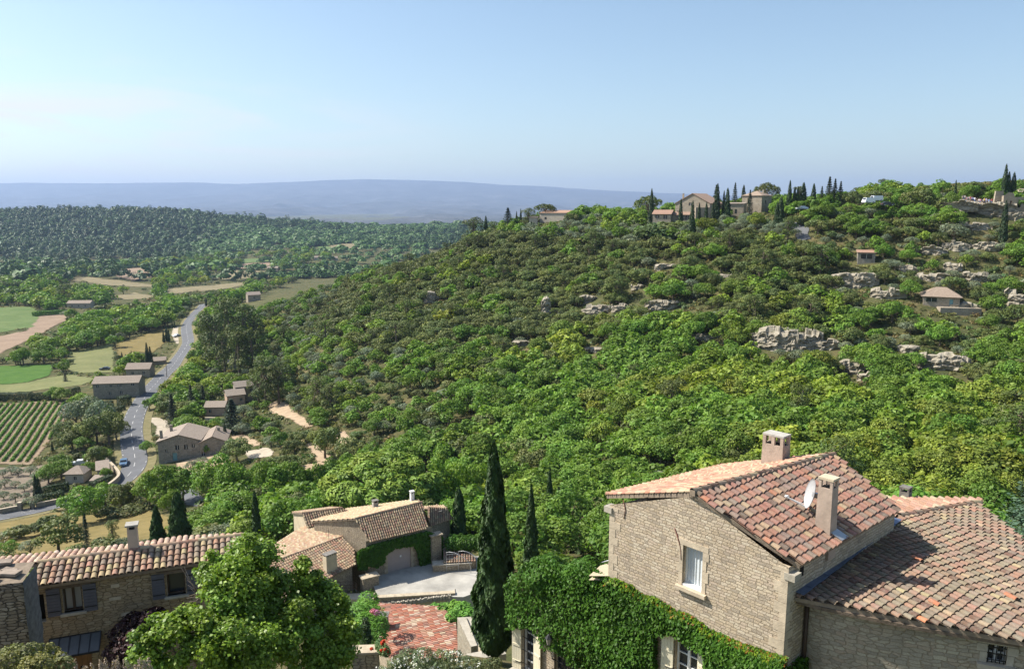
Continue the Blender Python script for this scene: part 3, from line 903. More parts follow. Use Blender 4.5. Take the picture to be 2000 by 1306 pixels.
M_ZINC = plain_mat('zinc_sheet', (.45, .46, .47), .4, .12, 4, metal=.6)
M_SHUT_C = plain_mat('cream_paint', (.74, .67, .50), .55, .06, 2)
M_SHUT_G = plain_mat('slate_paint', (.105, .105, .125), .6, .12, 3)
M_FRAME_W = plain_mat('white_paint', (.80, .80, .78), .4, .03, 2)
M_FRAME_D = plain_mat('dark_wood', (.07, .045, .03), .6, .2, 6)
M_WOOD = plain_mat('oak_door_wood', (.22, .115, .045), .6, .25, 4)
M_BEAM = plain_mat('old_beam', (.15, .115, .085), .9, .35, 5, bump=.5)
M_IRON = plain_mat('wrought_iron', (.03, .03, .032), .5, .15, 8, metal=.3)
M_RUST = plain_mat('rusty_iron', (.13, .085, .06), .7, .3, 9)
M_GLASS = glass_mat('window_glass')
M_GLASS_P = glass_mat('painted_sky_glass', (.34, .33, .31))  # pale base colour paints in the reflected sky
M_GLASS_L = glass_mat('lamp_glass', (.35, .33, .28))
M_CURTAIN = plain_mat('net_curtain', (.52, .56, .58), .9, .04, 3)
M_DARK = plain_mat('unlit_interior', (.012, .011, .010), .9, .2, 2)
M_GARAGE = plain_mat('taupe_paint', (.42, .35, .33), .55, .06, 2)
M_PAVE = plain_mat('pale_paving', (.37, .35, .31), .85, .3, .5, bump=.12)
M_DISH = plain_mat('dish_enamel', (.40, .40, .40), .4, .05, 3)
M_SLATE = plain_mat('stone_slab', (.20, .185, .165), .9, .3, 3, bump=.4)
def slatted(mb, wf, s0, s1, h0, h1, d, th=.045, n=6, col=(1, 1, 1), m=0, rails=True):
 """boarded shutter leaf standing d metres off the wall frame"""
 w = (s1 - s0) / n
 for i in range(n):
  c = wf.pt(s0 + (i + .5) * w, (h0 + h1) / 2, d)
  mb.box(c, w / 2 - .003, th / 2, (h1 - h0) / 2, wf.U, wf.n, Z, col, m)
 if rails:
  for f in (.17, .83):
   mb.box(wf.pt((s0 + s1) / 2, h0 + (h1 - h0) * f, d + th * .8), (s1 - s0) / 2 - .02, th * .3, .05, wf.U, wf.n, Z, col, m)
def window_part(parent, wf, r, depth, mframe, bars=(1, 1), fw=.055, pane=None, name='window', leaf2=True):
 """casement set back in its opening: frame with glazing bars, pane as sub-part"""
 s0, s1, h0, h1 = r
 mb = MB()
 d = -depth + .05
 for a, b in ((s0 + fw / 2, None), (s1 - fw / 2, None)):
  mb.box(wf.pt(a, (h0 + h1) / 2, d), fw / 2, .035, (h1 - h0) / 2, wf.U, wf.n, Z)
 for h in (h0 + fw / 2, h1 - fw / 2):
  mb.box(wf.pt((s0 + s1) / 2, h, d), (s1 - s0) / 2 - fw, .033, fw / 2, wf.U, wf.n, Z)
 for i in range(bars[0]):
  a = s0 + (s1 - s0) * (i + 1) / (bars[0] + 1)
  mb.box(wf.pt(a, (h0 + h1) / 2, d), fw * (.75 if leaf2 else .35), .031, (h1 - h0) / 2 - fw, wf.U, wf.n, Z)
 for i in range(bars[1]):
  h = h0 + (h1 - h0) * (i + 1) / (bars[1] + 1)
  mb.box(wf.pt((s0 + s1) / 2, h, d), (s1 - s0) / 2 - fw, .024, .016, wf.U, wf.n, Z)
 o = mb.build(name, mframe, parent)
 pb = MB()
 pb.box(wf.pt((s0 + s1) / 2, (h0 + h1) / 2, d - .05), (s1 - s0) / 2, .008, (h1 - h0) / 2, wf.U, wf.n, Z)
 pb.build('pane', pane or M_GLASS, o)
 return o
def surround(parent, wf, r, bw=.2, sill=.16, proud=.025, mat=None, lintel=True, seed=1):
 """dressed stone blocks round an opening, butted"""
 rng = random.Random(seed)
 s0, s1, h0, h1 = r
 mb = MB()
 for side in (-1, 1):
  h = h0; i = 0
  while h < h1 - .02:
   L = min(rng.uniform(.28, .42), h1 - h)
   w = bw * (1.25 if i % 2 else .8)
   a = (s0 - w / 2 if side < 0 else s1 + w / 2)
   k = rng.uniform(.88, 1.1)
   mb.box(wf.pt(a, h + L / 2, proud - .06), w / 2, .06, L / 2 - .006, wf.U, wf.n, Z, (k, k, k))
   h += L; i += 1
 if lintel:
  mb.box(wf.pt((s0 + s1) / 2, h1 + bw * .6, proud - .06), (s1 - s0) / 2 + bw * 1.1, .06, bw * .55, wf.U, wf.n, Z)
 if sill:
  mb.box(wf.pt((s0 + s1) / 2, h0 - sill / 2, proud + .0), (s1 - s0) / 2 + bw * 1.1, .12, sill / 2 - .003, wf.U, wf.n, Z)
 return mb.build('window_surround', mat or M_DRESSED, parent)
def grille(parent, wf, r, d, nv, nh, t=.02, name='grille', mat=None, over=.06):
 s0, s1, h0, h1 = r
 mb = MB()
 for i in range(nv):
  a = s0 + (s1 - s0) * (i + .5) / nv
  mb.box(wf.pt(a, (h0 + h1) / 2, d), t / 2, t / 2, (h1 - h0) / 2, wf.U, wf.n, Z)
 for i in range(nh):
  h = h0 + (h1 - h0) * (i + .5) / nh
  mb.box(wf.pt((s0 + s1) / 2, h, d + t * 1.02), (s1 - s0) / 2 + over, t / 2, t / 2, wf.U, wf.n, Z)
 return mb.build(name, mat or M_IRON, parent)
def chimney(parent, base, X, Yd, w, dp, h, mat, openings=(2, 1), capw=.05, taper=.92, capm=None, oh=.2, vent=True, deep=.8, flash=None):
 """rendered stack: shaft, pierced head, slab on top"""
 X = Vector(X).normalized(); Yd = Vector(Yd).normalized(); base = Vector(base)
 mb = MB()
 mb.box(base + Z * ((h - oh) / 2 - deep / 2), w / 2, dp / 2, (h - oh + deep) / 2, X, Yd, Z, taper=taper)
 w2, d2 = w * taper, dp * taper
 pz = h - oh / 2
 pr = min(w2, d2) * .11
 nx, ny = openings
 xs = [(-w2 / 2 + pr) + (w2 - 2 * pr) * i / nx for i in range(nx + 1)]
 ys = [(-d2 / 2 + pr) + (d2 - 2 * pr) * i / ny for i in range(ny + 1)]
 for x in xs:
  for y in (ys[0], ys[-1]):
   mb.box(base + X * x + Yd * y + Z * pz, pr, pr, oh / 2, X, Yd, Z)
 for y in ys[1:-1]:
  for x in (xs[0], xs[-1]):
   mb.box(base + X * x + Yd * y + Z * pz, pr, pr, oh / 2, X, Yd, Z)
 o = mb.build('chimney', mat, parent)
 ck = MB()
 ck.box(base + Z * (h + .035), w2 / 2 + capw, d2 / 2 + capw, .035, X, Yd, Z)
 ck.build('chimney_cap', capm or mat, o)
 fb = MB()
 fb.box(base + Z * (h - oh + .004), w2 / 2 - pr, d2 / 2 - pr, .003, X, Yd, Z)
 fb.build('flue', M_DARK, o)
 return o
def poly_px(px, p0, n): return [onplane(u, v, p0, n) for u, v in px]
def quoins(mb, P, U1, n1, U2, n2, h0, h1, seed, m=0, big=.40, small=.22, hh=.30, proud=.012):
 """alternating corner stones at a vertical edge P; U1, U2 run away from the edge along each wall"""
 rng = random.Random(seed)
 h = h0; i = 0
 while h < h1:
  L = min(hh * rng.uniform(.85, 1.2), h1 - h)
  a, b = (big, small) if i % 2 else (small, big)
  a *= rng.uniform(.85, 1.15); b *= rng.uniform(.85, 1.15)
  k = rng.uniform(.85, 1.12)
  c = P + U1 * (a / 2) + U2 * (b / 2) + Z * (h + L / 2)
  q = [P + Z * h + n1 * proud + n2 * proud]
  o = P + n1 * proud + n2 * proud
  A = U1 * (a + proud); B = U2 * (b + proud)
  g = .006
  pts = [o, o + A, o + A + B, o + B]
  lo = [p + Z * (h + g) for p in pts]; hi = [p + Z * (h + L - g) for p in pts]
  for j in range(4):
   j2 = (j + 1) % 4
   mb.face([lo[j], lo[j2], hi[j2], hi[j]], None, (k, k, k), m)
  mb.face(hi, None, (k, k, k), m); mb.face(list(reversed(lo)), None, (k, k, k), m)
  h += L; i += 1
def right_house():
 g = V3(.694, -.720, 0).normalized(); d = V3(.755, .656, 0).normalized()
 C = V3(7.70, 20.0, -9.95); L = V3(3.31, 24.56, -9.95)
 gl = (C - L).length
 gd = (C - L).normalized()
 nG = V3(gd.y, -gd.x, 0); nG = nG if nG.y < 0 else -nG      # gable wall faces left and near
 root = empty('stone_house', (6, 23, -17), 0, 'large pale rubble stone house with red tiled roofs and an ivy covered ground floor', 'house')
 wf = WallF(L, gd, nG)
 zb = -19.5
 apx = 3.25
 rise = 1.22
 win = wf.rect(1333, 1070, 1372, 1150)
 low = wf.rect(1318, 1236, 1364, 1330)
 door = wf.rect(1021, 1222, 1044, 1312)
 gril = wf.rect(1082, 1268, 1128, 1345)
 for nm, r in (('win', win), ('low', low), ('door', door), ('gril', gril)):
  print('RH', nm, [round(x, 2) for x in r])
 mb = MB()
 hb = zb - L.z
 ext = -4.55
 h_low = wf.sh(1185, 1128)[1]
 outer = [(0, hb), (gl, hb), (gl, 0), (apx, rise), (0, 0)]
 wall(mb, L, gd, outer, [r for r in (win, low)], .26, out=nG, mrev=1)
 hw = -3.35
 print('h_low', h_low)
 wall(mb, L, gd, [(ext, hb), (0, hb), (0, h_low - .25), (ext, wf.sh(1008, 1140)[1] - .2)], [door, gril], .26, out=nG, mrev=1)
 dl = 6.9
 nR = gd
 wall(mb, C, d, [(0, hb), (dl, hb), (dl, 0), (0, 0)], (), out=nR)
 rdH = onplane(1628, 889, L + gd * apx + Z * (rise + .14) + nG * .16, Z) - (L + gd * apx); rdH.z = 0; rdH.normalize()
 wall(mb, L, rdH, [(0, hb), (dl, hb), (dl, -.12), (0, -.05)], (), out=-nR)
 Lr = L + rdH * dl
 rr_ = C + d * dl - Lr; lr_ = rr_.length
 wall(mb, Lr, rr_, [(0, hb), (lr_, hb), (lr_, -.1), (lr_ / 2, rise - .6), (0, -.4)], (), out=-nG)
 wl = L + gd * ext
 hz = wf.sh(1008, 1140)[1] - .3
 P = [L + Z * hz, wl + Z * hz, wl + d * .5 + Z * hz, L + d * .5 + Z * hz]
 mb.face(P, None, (1, 1, 1), 2)
 tq = [onz(u_, v_, (L + Z * h_low).z + .12) for u_, v_ in ((1150, 1124), (1193, 1124), (1193, 1098), (1172, 1104))]
 mb.face(tq, None, (1.2, 1.2, 1.2), 2); mb.face([q_ - Z * .15 for q_ in reversed(tq)], None, (1, 1, 1), 2)
 wall(mb, wl, d, [(0, hb), (.5, hb), (.5, hz), (0, hz)], (), out=-nR)
 wall(mb, wl + d * .5, gd, [(0, hb), (-ext, hb), (-ext, hz), (0, hz)], (), out=-nG)
 wo_ = mb.build('wall', [M_WALL_R, M_DRESSED, M_CREAM], root)
 for a in ((C, -gd, nG, d, nR, hb, -.05, 4), (L, gd, nG, d, -nR, -3.6, -.05, 5)):
  qb = MB(); quoins(qb, *a); qb.build('quoins', M_DRESSED_R, root)
 for q in (C + gd * .06 + nG * .0 + d * .14 + Z * -.26, L - gd * .05 + nG * .03 + d * .14 + Z * -.18):
  kb = MB(); kb.box(q, .16, .18, .10, gd, d, Z); kb.build('kneeler', M_DRESSED_G, root)
 A = L + gd * apx + Z * (rise + .14) + nG * .16
 sl_ = (rise + .10) / apx
 ridge_dir = (onplane(1628, 889, A, Z) - A).normalized()
 dR = V3(gd.x, gd.y, -sl_)
 nRt = ridge_dir.cross(dR).normalized(); nRt = nRt if nRt.z > 0 else -nRt
 dLf = V3(-gd.x, -gd.y, -sl_)
 nLf = ridge_dir.cross(dLf).normalized(); nLf = nLf if nLf.z > 0 else -nLf
 R2 = onplane(1628, 889, A, nRt)
 E1 = onplane(1563, 1104, A, nRt); E2 = onplane(1757, 996, A, nRt)
 rf = MB()
 rpoly = [A, E1, E2, R2]
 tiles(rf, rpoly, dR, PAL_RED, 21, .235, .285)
 ridge_row(rf, A, R2, PAL_OLD, 3)
 F1 = onplane(1184, 967, A, nLf)
 F2 = F1 + (R2 - A) * 1.0
 tiles(rf, [A, R2, F2, F1], dLf, [(.35, (.45, .22, .15)), (.3, (.50, .30, .20)), (.2, (.50, .40, .26)), (.15, (.33, .19, .13))], 22, .235, .285)  # paler tiles: strong sun on this slope is put into the palette
 rf.build('roof', [M_TILE, M_MORTAR], root)
 cb = onplane(1514, 906, A, nLf)
 chimney(root, cb, gd, d, .86, .56, 1.12, M_RENDER, (2, 1), .01, .93, M_CONCRETE, .32)
 cb2 = onplane(1612, 1036, A, nRt)
 c2 = chimney(root, cb2, gd, d, .50, .44, 1.62, M_RENDER, (1, 1), .02, .84, M_CREAM, .24)
 fb = MB()
 fp = onplane(1632, 1047, A, nRt)
 sdir = dR.normalized()
 fb.box(fp + nRt * .13, .26, .20, .012, sdir, d, nRt)
 fb.build('flashing', M_ZINC, root)
 ob = MB()
 for t in (.75, ):
  ob.box(C + d * t + gd * .0 + Z * -.28, .10, .012, .22, d, gd, Z)
 ob.build('vent', M_DARK, root)
 wR = C + d * .28
 P1 = onplane(1553, 1164, wR, nR)            # where the roof meets the wall
 P2 = onplane(1757, 1010, wR, nR)
 R3 = onz(1912, 983, P2.z)
 p0, n2 = pl3(P1, P2, R3)
 down = V3(n2.x, n2.y, 0); down = (down - n2 * down.dot(n2)).normalized()
 if down.z > 0: down = -down
 eave_px = [(1553, 1166), (1610, 1182), (1700, 1201), (1800, 1221), (1900, 1238), (2000, 1254), (2110, 1275)]
 top_px = [(2200, 1245), (2110, 1145), (1912, 985), (1757, 1012)]
 rb = MB()
 poly = poly_px(eave_px + top_px, p0, n2)
 i3 = [poly[0], poly[6], poly[9]]
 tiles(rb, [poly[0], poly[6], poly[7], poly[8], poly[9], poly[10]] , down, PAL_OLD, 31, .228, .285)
 ridge_row(rb, P2, R3, PAL_OLD, 6, .125)
 back = V3(-down.x, -down.y, 0).normalized(); bd = V3(back.x, back.y, -.10)
 nb = (R3 - P2).cross(bd).normalized(); nb = nb if nb.z > 0 else -nb
 B1 = onplane(1728, 967, P2, nb); B2 = onplane(1916, 976, P2, nb)
 B1 = P2 + back * 3.0 + V3(0, 0, -.30) - (R3 - P2).normalized() * .6; B2 = onplane(1920, 977, P2, nb)
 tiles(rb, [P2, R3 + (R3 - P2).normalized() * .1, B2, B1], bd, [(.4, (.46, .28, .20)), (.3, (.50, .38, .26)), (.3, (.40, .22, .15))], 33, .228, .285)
 for (u, v) in ((1985, 1178), (1835, 1190), (1800, 1103)):
  q = onplane(u, v, p0, n2)
  e2 = down.cross(n2)
  for t in range(5):
   t0, t1 = math.pi * t / 5, math.pi * (t + 1) / 5
   f = lambda o, a: o + e2 * .085 * math.cos(a) + n2 * (.12 + .07 * math.sin(a))
   rb.face([f(q, t0), f(q, t1), f(q - down * .34, t1), f(q - down * .34, t0)], None, (.42, .17, .095), 0)
 rb.build('roof', [M_TILE_OLD, M_MORTAR], root)
 lb = MB()
 jd = (P2 - P1).normalized()
 side = (n2.cross(jd)).normalized()
 if side.dot(gd) < 0: side = -side
 nseg = 14
 for i in range(nseg):
  a = P1 + (P2 - P1) * (.93 * i / nseg); b = P1 + (P2 - P1) * (.93 * (i + 1) / nseg)
  w = .16
  lb.box((a + b) / 2 + side * (w * .6) + n2 * (.15 + .012 * (i % 2)), (b - a).length / 2 * 1.02, w, .012, jd, side, n2)
 lb.build('flashing', M_LEAD, root)
 vb = onplane(1768, 972, P2, nb)
 chimney(root, vb, gd, d, .36, .32, .40, M_SLATE, (1, 1), .015, .95, M_SLATE, .13)
 mb = MB()
 ins = .42
 pts = []
 for (u, v) in [(1608, 1184), (1640, 1190), (1680, 1198), (1730, 1208), (1790, 1219), (1850, 1230)]:
  q = onplane(u, v, p0, n2)
  q = q + V3(-.15, 1, 0).normalized() * ins
  q.z = q.z - .10 - ins * .0 + 0.0
  pts.append(q)
 pts[0] = pts[0] + V3(-.05, .55, 0); pts[1] = pts[1] + V3(0, .16, 0)
 s = 0
 for i in range(len(pts) - 1):
  a, b = pts[i], pts[i + 1]
  Ln = (V3(b.x, b.y, 0) - V3(a.x, a.y, 0)).length
  mb.face([V3(a.x, a.y, zb), V3(b.x, b.y, zb), b, a], [(s, zb), (s + Ln, zb), (s + Ln, b.z), (s, a.z)])
  s += Ln
 a = pts[-1]; e_ = onplane(2100, 1272, p0, n2) + V3(-.15, 1, 0).normalized() * ins
 Ud = V3(e_.x - a.x, e_.y - a.y, 0); Ln = Ud.length; Ud.normalize()
 nW = V3(Ud.y, -Ud.x, 0)
 wf2 = WallF(V3(a.x, a.y, a.z), Ud, nW)
 r = wf2.rect(1927, 1259, 1967, 1296)
 print('RH small', [round(x, 2) for x in r])
 wall(mb, a, Ud, [(0, zb - a.z), (Ln, zb - a.z), (Ln, e_.z - a.z - .1), (0, 0)], [r], .2, out=nW, mrev=1)
 vq = onplane(2105, 1150, p0, n2); far = [V3(e_.x, e_.y, e_.z - .1), V3(vq.x - .5, vq.y - .2, vq.z - .3), V3(R3.x - .5, R3.y + .1, R3.z - .35), V3(B2.x - .5, B2.y - .3, B2.z - .3), V3(P2.x, P2.y + 2.4, P2.z - .8)]
 for i in range(len(far) - 1):
  p, q = far[i], far[i + 1]
  Lq = (q - p).length
  mb.face([V3(p.x, p.y, zb), V3(q.x, q.y, zb), q, p], [(0, zb), (Lq, zb), (Lq, q.z), (0, p.z)])
 mb.build('wall', [M_WALL_R2, M_DRESSED], root)
 surround(root, wf2, r, .2, .14, .02, M_DRESSED_G, seed=8)
 w_ = window_part(root, wf2, r, .2, M_FRAME_W, (1, 1), .05)
 grille(root, wf2, r, -.05, 5, 3, .022)
 fb = MB()
 ep = [onplane(u, v, p0, n2) for u, v in eave_px[:6]]
 for i in range(len(ep) - 1):
  fb.bar(ep[i] + V3(0, .16, -.17), ep[i + 1] + V3(0, .16, -.17), .07, .10)
 fb.build('eaves_beam', M_BEAM, root)
 pb = MB()
 q = pts[0] + V3(.02, -.12, -.15)
 pb.tube([q, V3(q.x, q.y, q.z - 1.6), V3(q.x, q.y, zb + .8)], .06, 8)
 pb.build('drain_pipe', M_FRAME_D, root)
 surround(root, wf, win, .17, .12, .018, M_DRESSED_R, seed=2)
 o = window_part(root, wf, win, .26, M_FRAME_W, (0, 0), .06, pane=M_GLASS)
 cb_ = MB()
 s0, s1, h0, h1 = win
 nn = 14
 for i in range(nn):      # net curtain hanging in folds just inside the glass
  a = s0 + .06 + (s1 - s0 - .12) * i / nn; b = s0 + .06 + (s1 - s0 - .12) * (i + 1) / nn
  za, zc = -.195 + .015 * math.sin(i * 2.1), -.195 + .015 * math.sin((i + 1) * 2.1)
  cb_.face([wf.pt(a, h0 + .06, za), wf.pt(b, h0 + .06, zc), wf.pt(b, h1 - .06, zc), wf.pt(a, h1 - .06, za)], None, (1, 1, 1), 0)
 cb_.build('curtain', M_CURTAIN, o)
 sb = MB(); sb.box(wf.pt((s0 + s1) / 2, h0 + .035, -.12), (s1 - s0) / 2 - .01, .115, .03, wf.U, wf.n, Z)
 sb.build('sill', M_FRAME_W, o)
 s0, s1, h0, h1 = low
 window_part(root, wf, low, .22, M_FRAME_W, (1, 3), .06)
 window_part(root, wf, door, .2, M_FRAME_W, (0, 4), .06, name='french_window')
 grille(root, wf, (door[0], door[1], door[2], door[2] + (door[3] - door[2]) * .85), -.03, 4, 3, .02)
 window_part(root, wf, gril, .22, M_DRESSED, (1, 2), .05)
 grille(root, wf, gril, .04, 7, 4, .024)
 def shutter(edge, wid, h0, h1, side, ang):
  """leaf hinged at s = edge, folded back by ang from closed towards the wall"""
  mb = MB()
  ca, sa = math.cos(ang), math.sin(ang)
  X = (wf.U * side * ca + wf.n * sa).normalized()
  Yn = X.cross(Z)
  n = 4
  for i in range(n):
   c = wf.pt(edge, (h0 + h1) / 2, .06) + X * wid * (i + .5) / n
   mb.box(c, wid / n / 2 - .003, .02, (h1 - h0) / 2, X, Yn, Z)
  o = mb.build('shutter', M_SHUT_C, root)
  for f in (.15, .5, .85):
   rb_ = MB(); rb_.box(wf.pt(edge, h0 + (h1 - h0) * f, .06) + X * wid / 2, wid / 2 - .03, .040, .045, X, Yn, Z)
   rb_.build('brace', M_SHUT_C, o)
  for f in (.15, .85):
   hb_ = MB(); hb_.box(wf.pt(edge, h0 + (h1 - h0) * f, .06) + X * wid * .3, wid * .3, .050, .014, X, Yn, Z)
   hb_.build('hinge', M_IRON, o)
 shutter(low[0] - .02, .42, low[2], low[3] + .05, -1, R(9))
 shutter(low[1] + .02, .40, low[2], low[3] + .05, 1, R(8))
 shutter(door[0] - .02, .42, door[2], door[3] + .05, -1, R(14))
 shutter(door[1] + .02, .42, door[2], door[3] + .05, 1, R(8))
 stp = MB(); stp.box(wf.pt((door[0] + door[1]) / 2, door[2] - .1, .3), .7, .35, .09, wf.U, wf.n, Z)
 stp.build('door_step', M_DRESSED_G, root)
 dp = onplane(1596, 1012, A, nRt)
 t = empty('satellite_dish', dp, 0, 'round pale satellite dish on a pole beside the slim roof chimney', 'satellite dish')
 pm = MB(); pm.tube([dp + Z * -.1, dp + Z * 1.0], .025, 8); pm.bar(dp + Z * .5, cb2 + Z * .5, .03, .03)
 pm.build('pole', M_IRON, t)
 aim = V3(-.955, .16, .24).normalized()
 e1 = aim.cross(Z).normalized(); e2 = e1.cross(aim)
 cD = dp + Z * .72 + aim * .22
 rbm = MB(); Rn = .46; rings = 7; sg = 28
 for i in range(rings):
  for k in range(sg):
   f = lambda i_, k_: cD + (e1 * math.cos(k_ * 6.2832 / sg) + e2 * math.sin(k_ * 6.2832 / sg)) * Rn * i_ / rings + aim * (.11 * (i_ / rings) ** 2 - .05)
   fb_ = lambda i_, k_: f(i_, k_) - aim * .012
   if i == 0:
    rbm.face([f(0, 0), f(1, k), f(1, k + 1)], None, (1, 1, 1), 0, True); rbm.face([fb_(0, 0), fb_(1, k + 1), fb_(1, k)], None, (1, 1, 1), 0, True)
   else:
    rbm.face([f(i, k), f(i + 1, k), f(i + 1, k + 1), f(i, k + 1)], None, (1, 1, 1), 0, True)
    rbm.face([fb_(i, k), fb_(i, k + 1), fb_(i + 1, k + 1), fb_(i + 1, k)], None, (1, 1, 1), 0, True)
 for k in range(sg):
  rbm.face([f(rings, k), f(rings, k + 1), fb_(rings, k + 1), fb_(rings, k)])
 rbm.build('reflector', M_DISH, t)
 ab = MB()
 tip = cD - e2 * .30 + aim * .72
 ab.bar(cD - e2 * .44 + aim * .05, tip, .035, .035)
 ab.bar(cD - e1 * .30 - e2 * .3 + aim * .02, tip, .012, .012)
 ab.build('feed_arm', M_FRAME_W, t)
 nb_ = MB(); nb_.tube([tip - aim * .02, tip + Z * .03 - aim * .12], [.045, .035], 8)
 nb_.build('receiver', M_FRAME_W, t)
 bb = MB(); bb.box(dp + Z * .72 + aim * .09, .09, .07, .07, aim, e1, e2)
 bb.build('bracket', M_ZINC, t)
 lp = onplane(1072, 1250, L + nG * .62, nG)
 t = empty('wall_lantern', lp, 0, 'black wall lantern sticking out of the ivy beside the french window', 'lantern')
 f = MB()
 for i in range(6):
  a0, a1 = i * math.pi / 3, (i + 1) * math.pi / 3
  c = lambda a, r, z: lp + V3(math.cos(a) * r, math.sin(a) * r, z)
  f.bar(c(a0, .075, -.16), c(a0, .125, .10), .012)
  f.bar(c(a0, .075, -.16), c(a1, .075, -.16), .012); f.bar(c(a0, .125, .10), c(a1, .125, .10), .016)
 f.build('frame', M_IRON, t)
 gl_ = MB()
 cap = MB()
 for i in range(6):
  a0, a1 = i * math.pi / 3, (i + 1) * math.pi / 3
  gl_.face([c(a0, .070, -.155), c(a1, .070, -.155), c(a1, .119, .09), c(a0, .119, .09)])
  cap.face([c(a0, .155, .105), c(a1, .155, .105), c(a1, .055, .22), c(a0, .055, .22)])
  cap.face([c(a0, .055, .22), c(a1, .055, .22), lp + Z * .25])
  cap.face([c(a1, .155, .105), c(a0, .155, .105), lp + Z * .10])
 gl_.build('glass', M_GLASS_L, t)
 cap.build('hood', M_IRON, t)
 ab = MB(); ab.bar(lp + Z * .26, lp + Z * .26 - nG * .6, .022); ab.bar(lp + Z * -.1 - nG * .48, lp + Z * .25 - nG * .2, .016)
 ab.build('bracket', M_IRON, t)
 rng = RS(77)
 top = [(1004, 1215), (1003, 1160), (1012, 1118), (1028, 1096), (1050, 1087), (1075, 1086), (1095, 1098), (1106, 1108), (1118, 1096), (1140, 1092), (1158, 1100), (1170, 1113), (1195, 1126), (1240, 1146), (1300, 1176), (1350, 1202), (1400, 1231), (1450, 1254), (1500, 1272), (1535, 1282)]
 tu = np.array([p[0] for p in top[2:]]); tv = np.array([p[1] for p in top[2:]])
 n = 46000
 u = rng.uniform(1000, 1540, n); vt = np.interp(u, tu, tv) + vnoise(u, u * 0, .11, 2) * 4
 v = vt + (1345 - vt) * rng.uniform(0, 1, n) ** 1.0
 low_edge = np.interp(u, [1000, 1020, 1046, 1062, 1075, 1090, 1105, 1130, 1150, 1160], [1225, 1222, 1224, 1245, 1262, 1262, 1272, 1294, 1320, 1400])
 ok = v < low_edge + vnoise(u, v, .15, 3) * 4
 inw = (u > 1288) & (u < 1386) & (v > np.interp(u, [1290, 1325, 1365, 1380], [1236, 1236, 1262, 1268]) + vnoise(u, v, .2, 9) * 2)
 ok &= ~inw
 u, v = u[ok], v[ok]; vt = vt[ok]
 P = np.array([tuple(onplane(a, b, L, nG)) for a, b in zip(u, v)])
 sarr = (P - np.array(L)) @ np.array(gd)
 edge = np.clip((v - vt) / 16, 0, 1)
 th = (.10 + .26 * edge + .16 * vnoise(sarr * 1.0, P[:, 2], 2.4, 4) * edge)
 ex = np.clip(1 - np.abs(u - 1140) / 40, 0, 1)
 th = np.maximum(th, .03) * rng.uniform(.25, 1.15, len(u))
 P = P + np.array(nG) * th[:, None]
 nn = np.array(nG) + np.array([0, 0, .55]) * (1 + .6 * (1 - edge))[:, None] + rvec(rng, len(P)) * .85
 nn += np.array(gd) * (vnoise(sarr, P[:, 2], 3.2, 6) * .8)[:, None]
 upv = np.array([0, 0, -1.0]) + rvec(rng, len(P)) * .5
 col = tint(rng, len(P), .3, .10) * (1 + .22 * vnoise(sarr, P[:, 2], 1.6, 8))[:, None]
 rim = (v - vt < 9 + 5 * vnoise(u, u * 0, .2, 5)) & (u > 1190)
 k = rng.rand(len(u))
 col[rim & (k < .55)] *= np.array([2.3, 1.5, .9])
 col[rim & (k < .12)] = np.array([4.5, .8, 1.5])
 Q = leafq(P, nn, .060 * rng.uniform(.6, 1.25, len(P)), rng, .72, .18, upv)
 Q2 = []; c2 = []
 for (uu, vv, rr, m) in ((1058, 1128, .80, 7000), (1135, 1128, .66, 5600), (1095, 1136, .55, 3000)):
  c0 = onplane(uu, vv, L, nG) - nG * .25
  dd = rvec(rng, m); dd = dd[(dd[:, 2] > -.5)]
  rad = 1 + .10 * np.sin(dd[:, 0] * 6) * np.cos(dd[:, 2] * 7)
  pp = np.array(c0) + dd * (rr * rad * rng.uniform(.86, 1.05, len(dd)))[:, None] * np.array([1, 1, .95])
  Q2.append(leafq(pp, dd + rvec(rng, len(pp)) * .6 + np.array([0, 0, .4]), .060 * rng.uniform(.6, 1.2, len(pp)), rng, .72, .18))
  c2.append(tint(rng, len(pp), .3, .1))
 Q = np.concatenate([Q] + Q2); col = np.concatenate([col] + c2)
 o = link('ivy', quads_mesh('ivy', Q, col, [M_IVY]))
 tag(o, 'thick green virginia creeper with reddening tips covering the lower stone wall', 'creeper')
 m = 1500
 uu = rng.uniform(1535, 1600, m); vv = rng.uniform(1238, 1310, m)
 okk = (vv > 1300 - (uu - 1535) * 1.0) & (vv < 1330 - (uu - 1535) * .9)
 pp = np.array([tuple(onplane(a, b, C, nR)) for a, b in zip(uu[okk], vv[okk])]) + np.array(nR) * rng.uniform(.05, .3, okk.sum())[:, None]
 Q = leafq(pp, np.array(nR) + rvec(rng, len(pp)) * .8 + np.array([0, 0, .5]), .085 * rng.uniform(.6, 1.2, len(pp)), rng, .72, .18)
 o = link('ivy', quads_mesh('ivy', Q, tint(rng, len(pp), .3, .1), [M_IVY]))
 tag(o, 'small patch of creeper climbing the shaded wall round the corner under the wing roof', 'creeper')
 rb = MB()
 for (pts_) in ([(1322, 1040), (1327, 1055), (1330, 1072), (1331, 1092)], [(1218, 975), (1222, 995), (1219, 1012)], [(1318, 1030), (1324, 1048), (1329, 1066)]):
  rb.tube([onplane(a, b, L, nG) + nG * .02 for a, b in pts_], .014, 5, (1, 1, 1), 0)
 o = rb.build('creeper_stem', M_MAROON_B)
 tag(o, 'bare reddish creeper stems clinging beside the upper white window', 'creeper stem')
M_MAROON_B = plain_mat('red_stem', (.16, .06, .045), .9, .3, 10)
right_house()
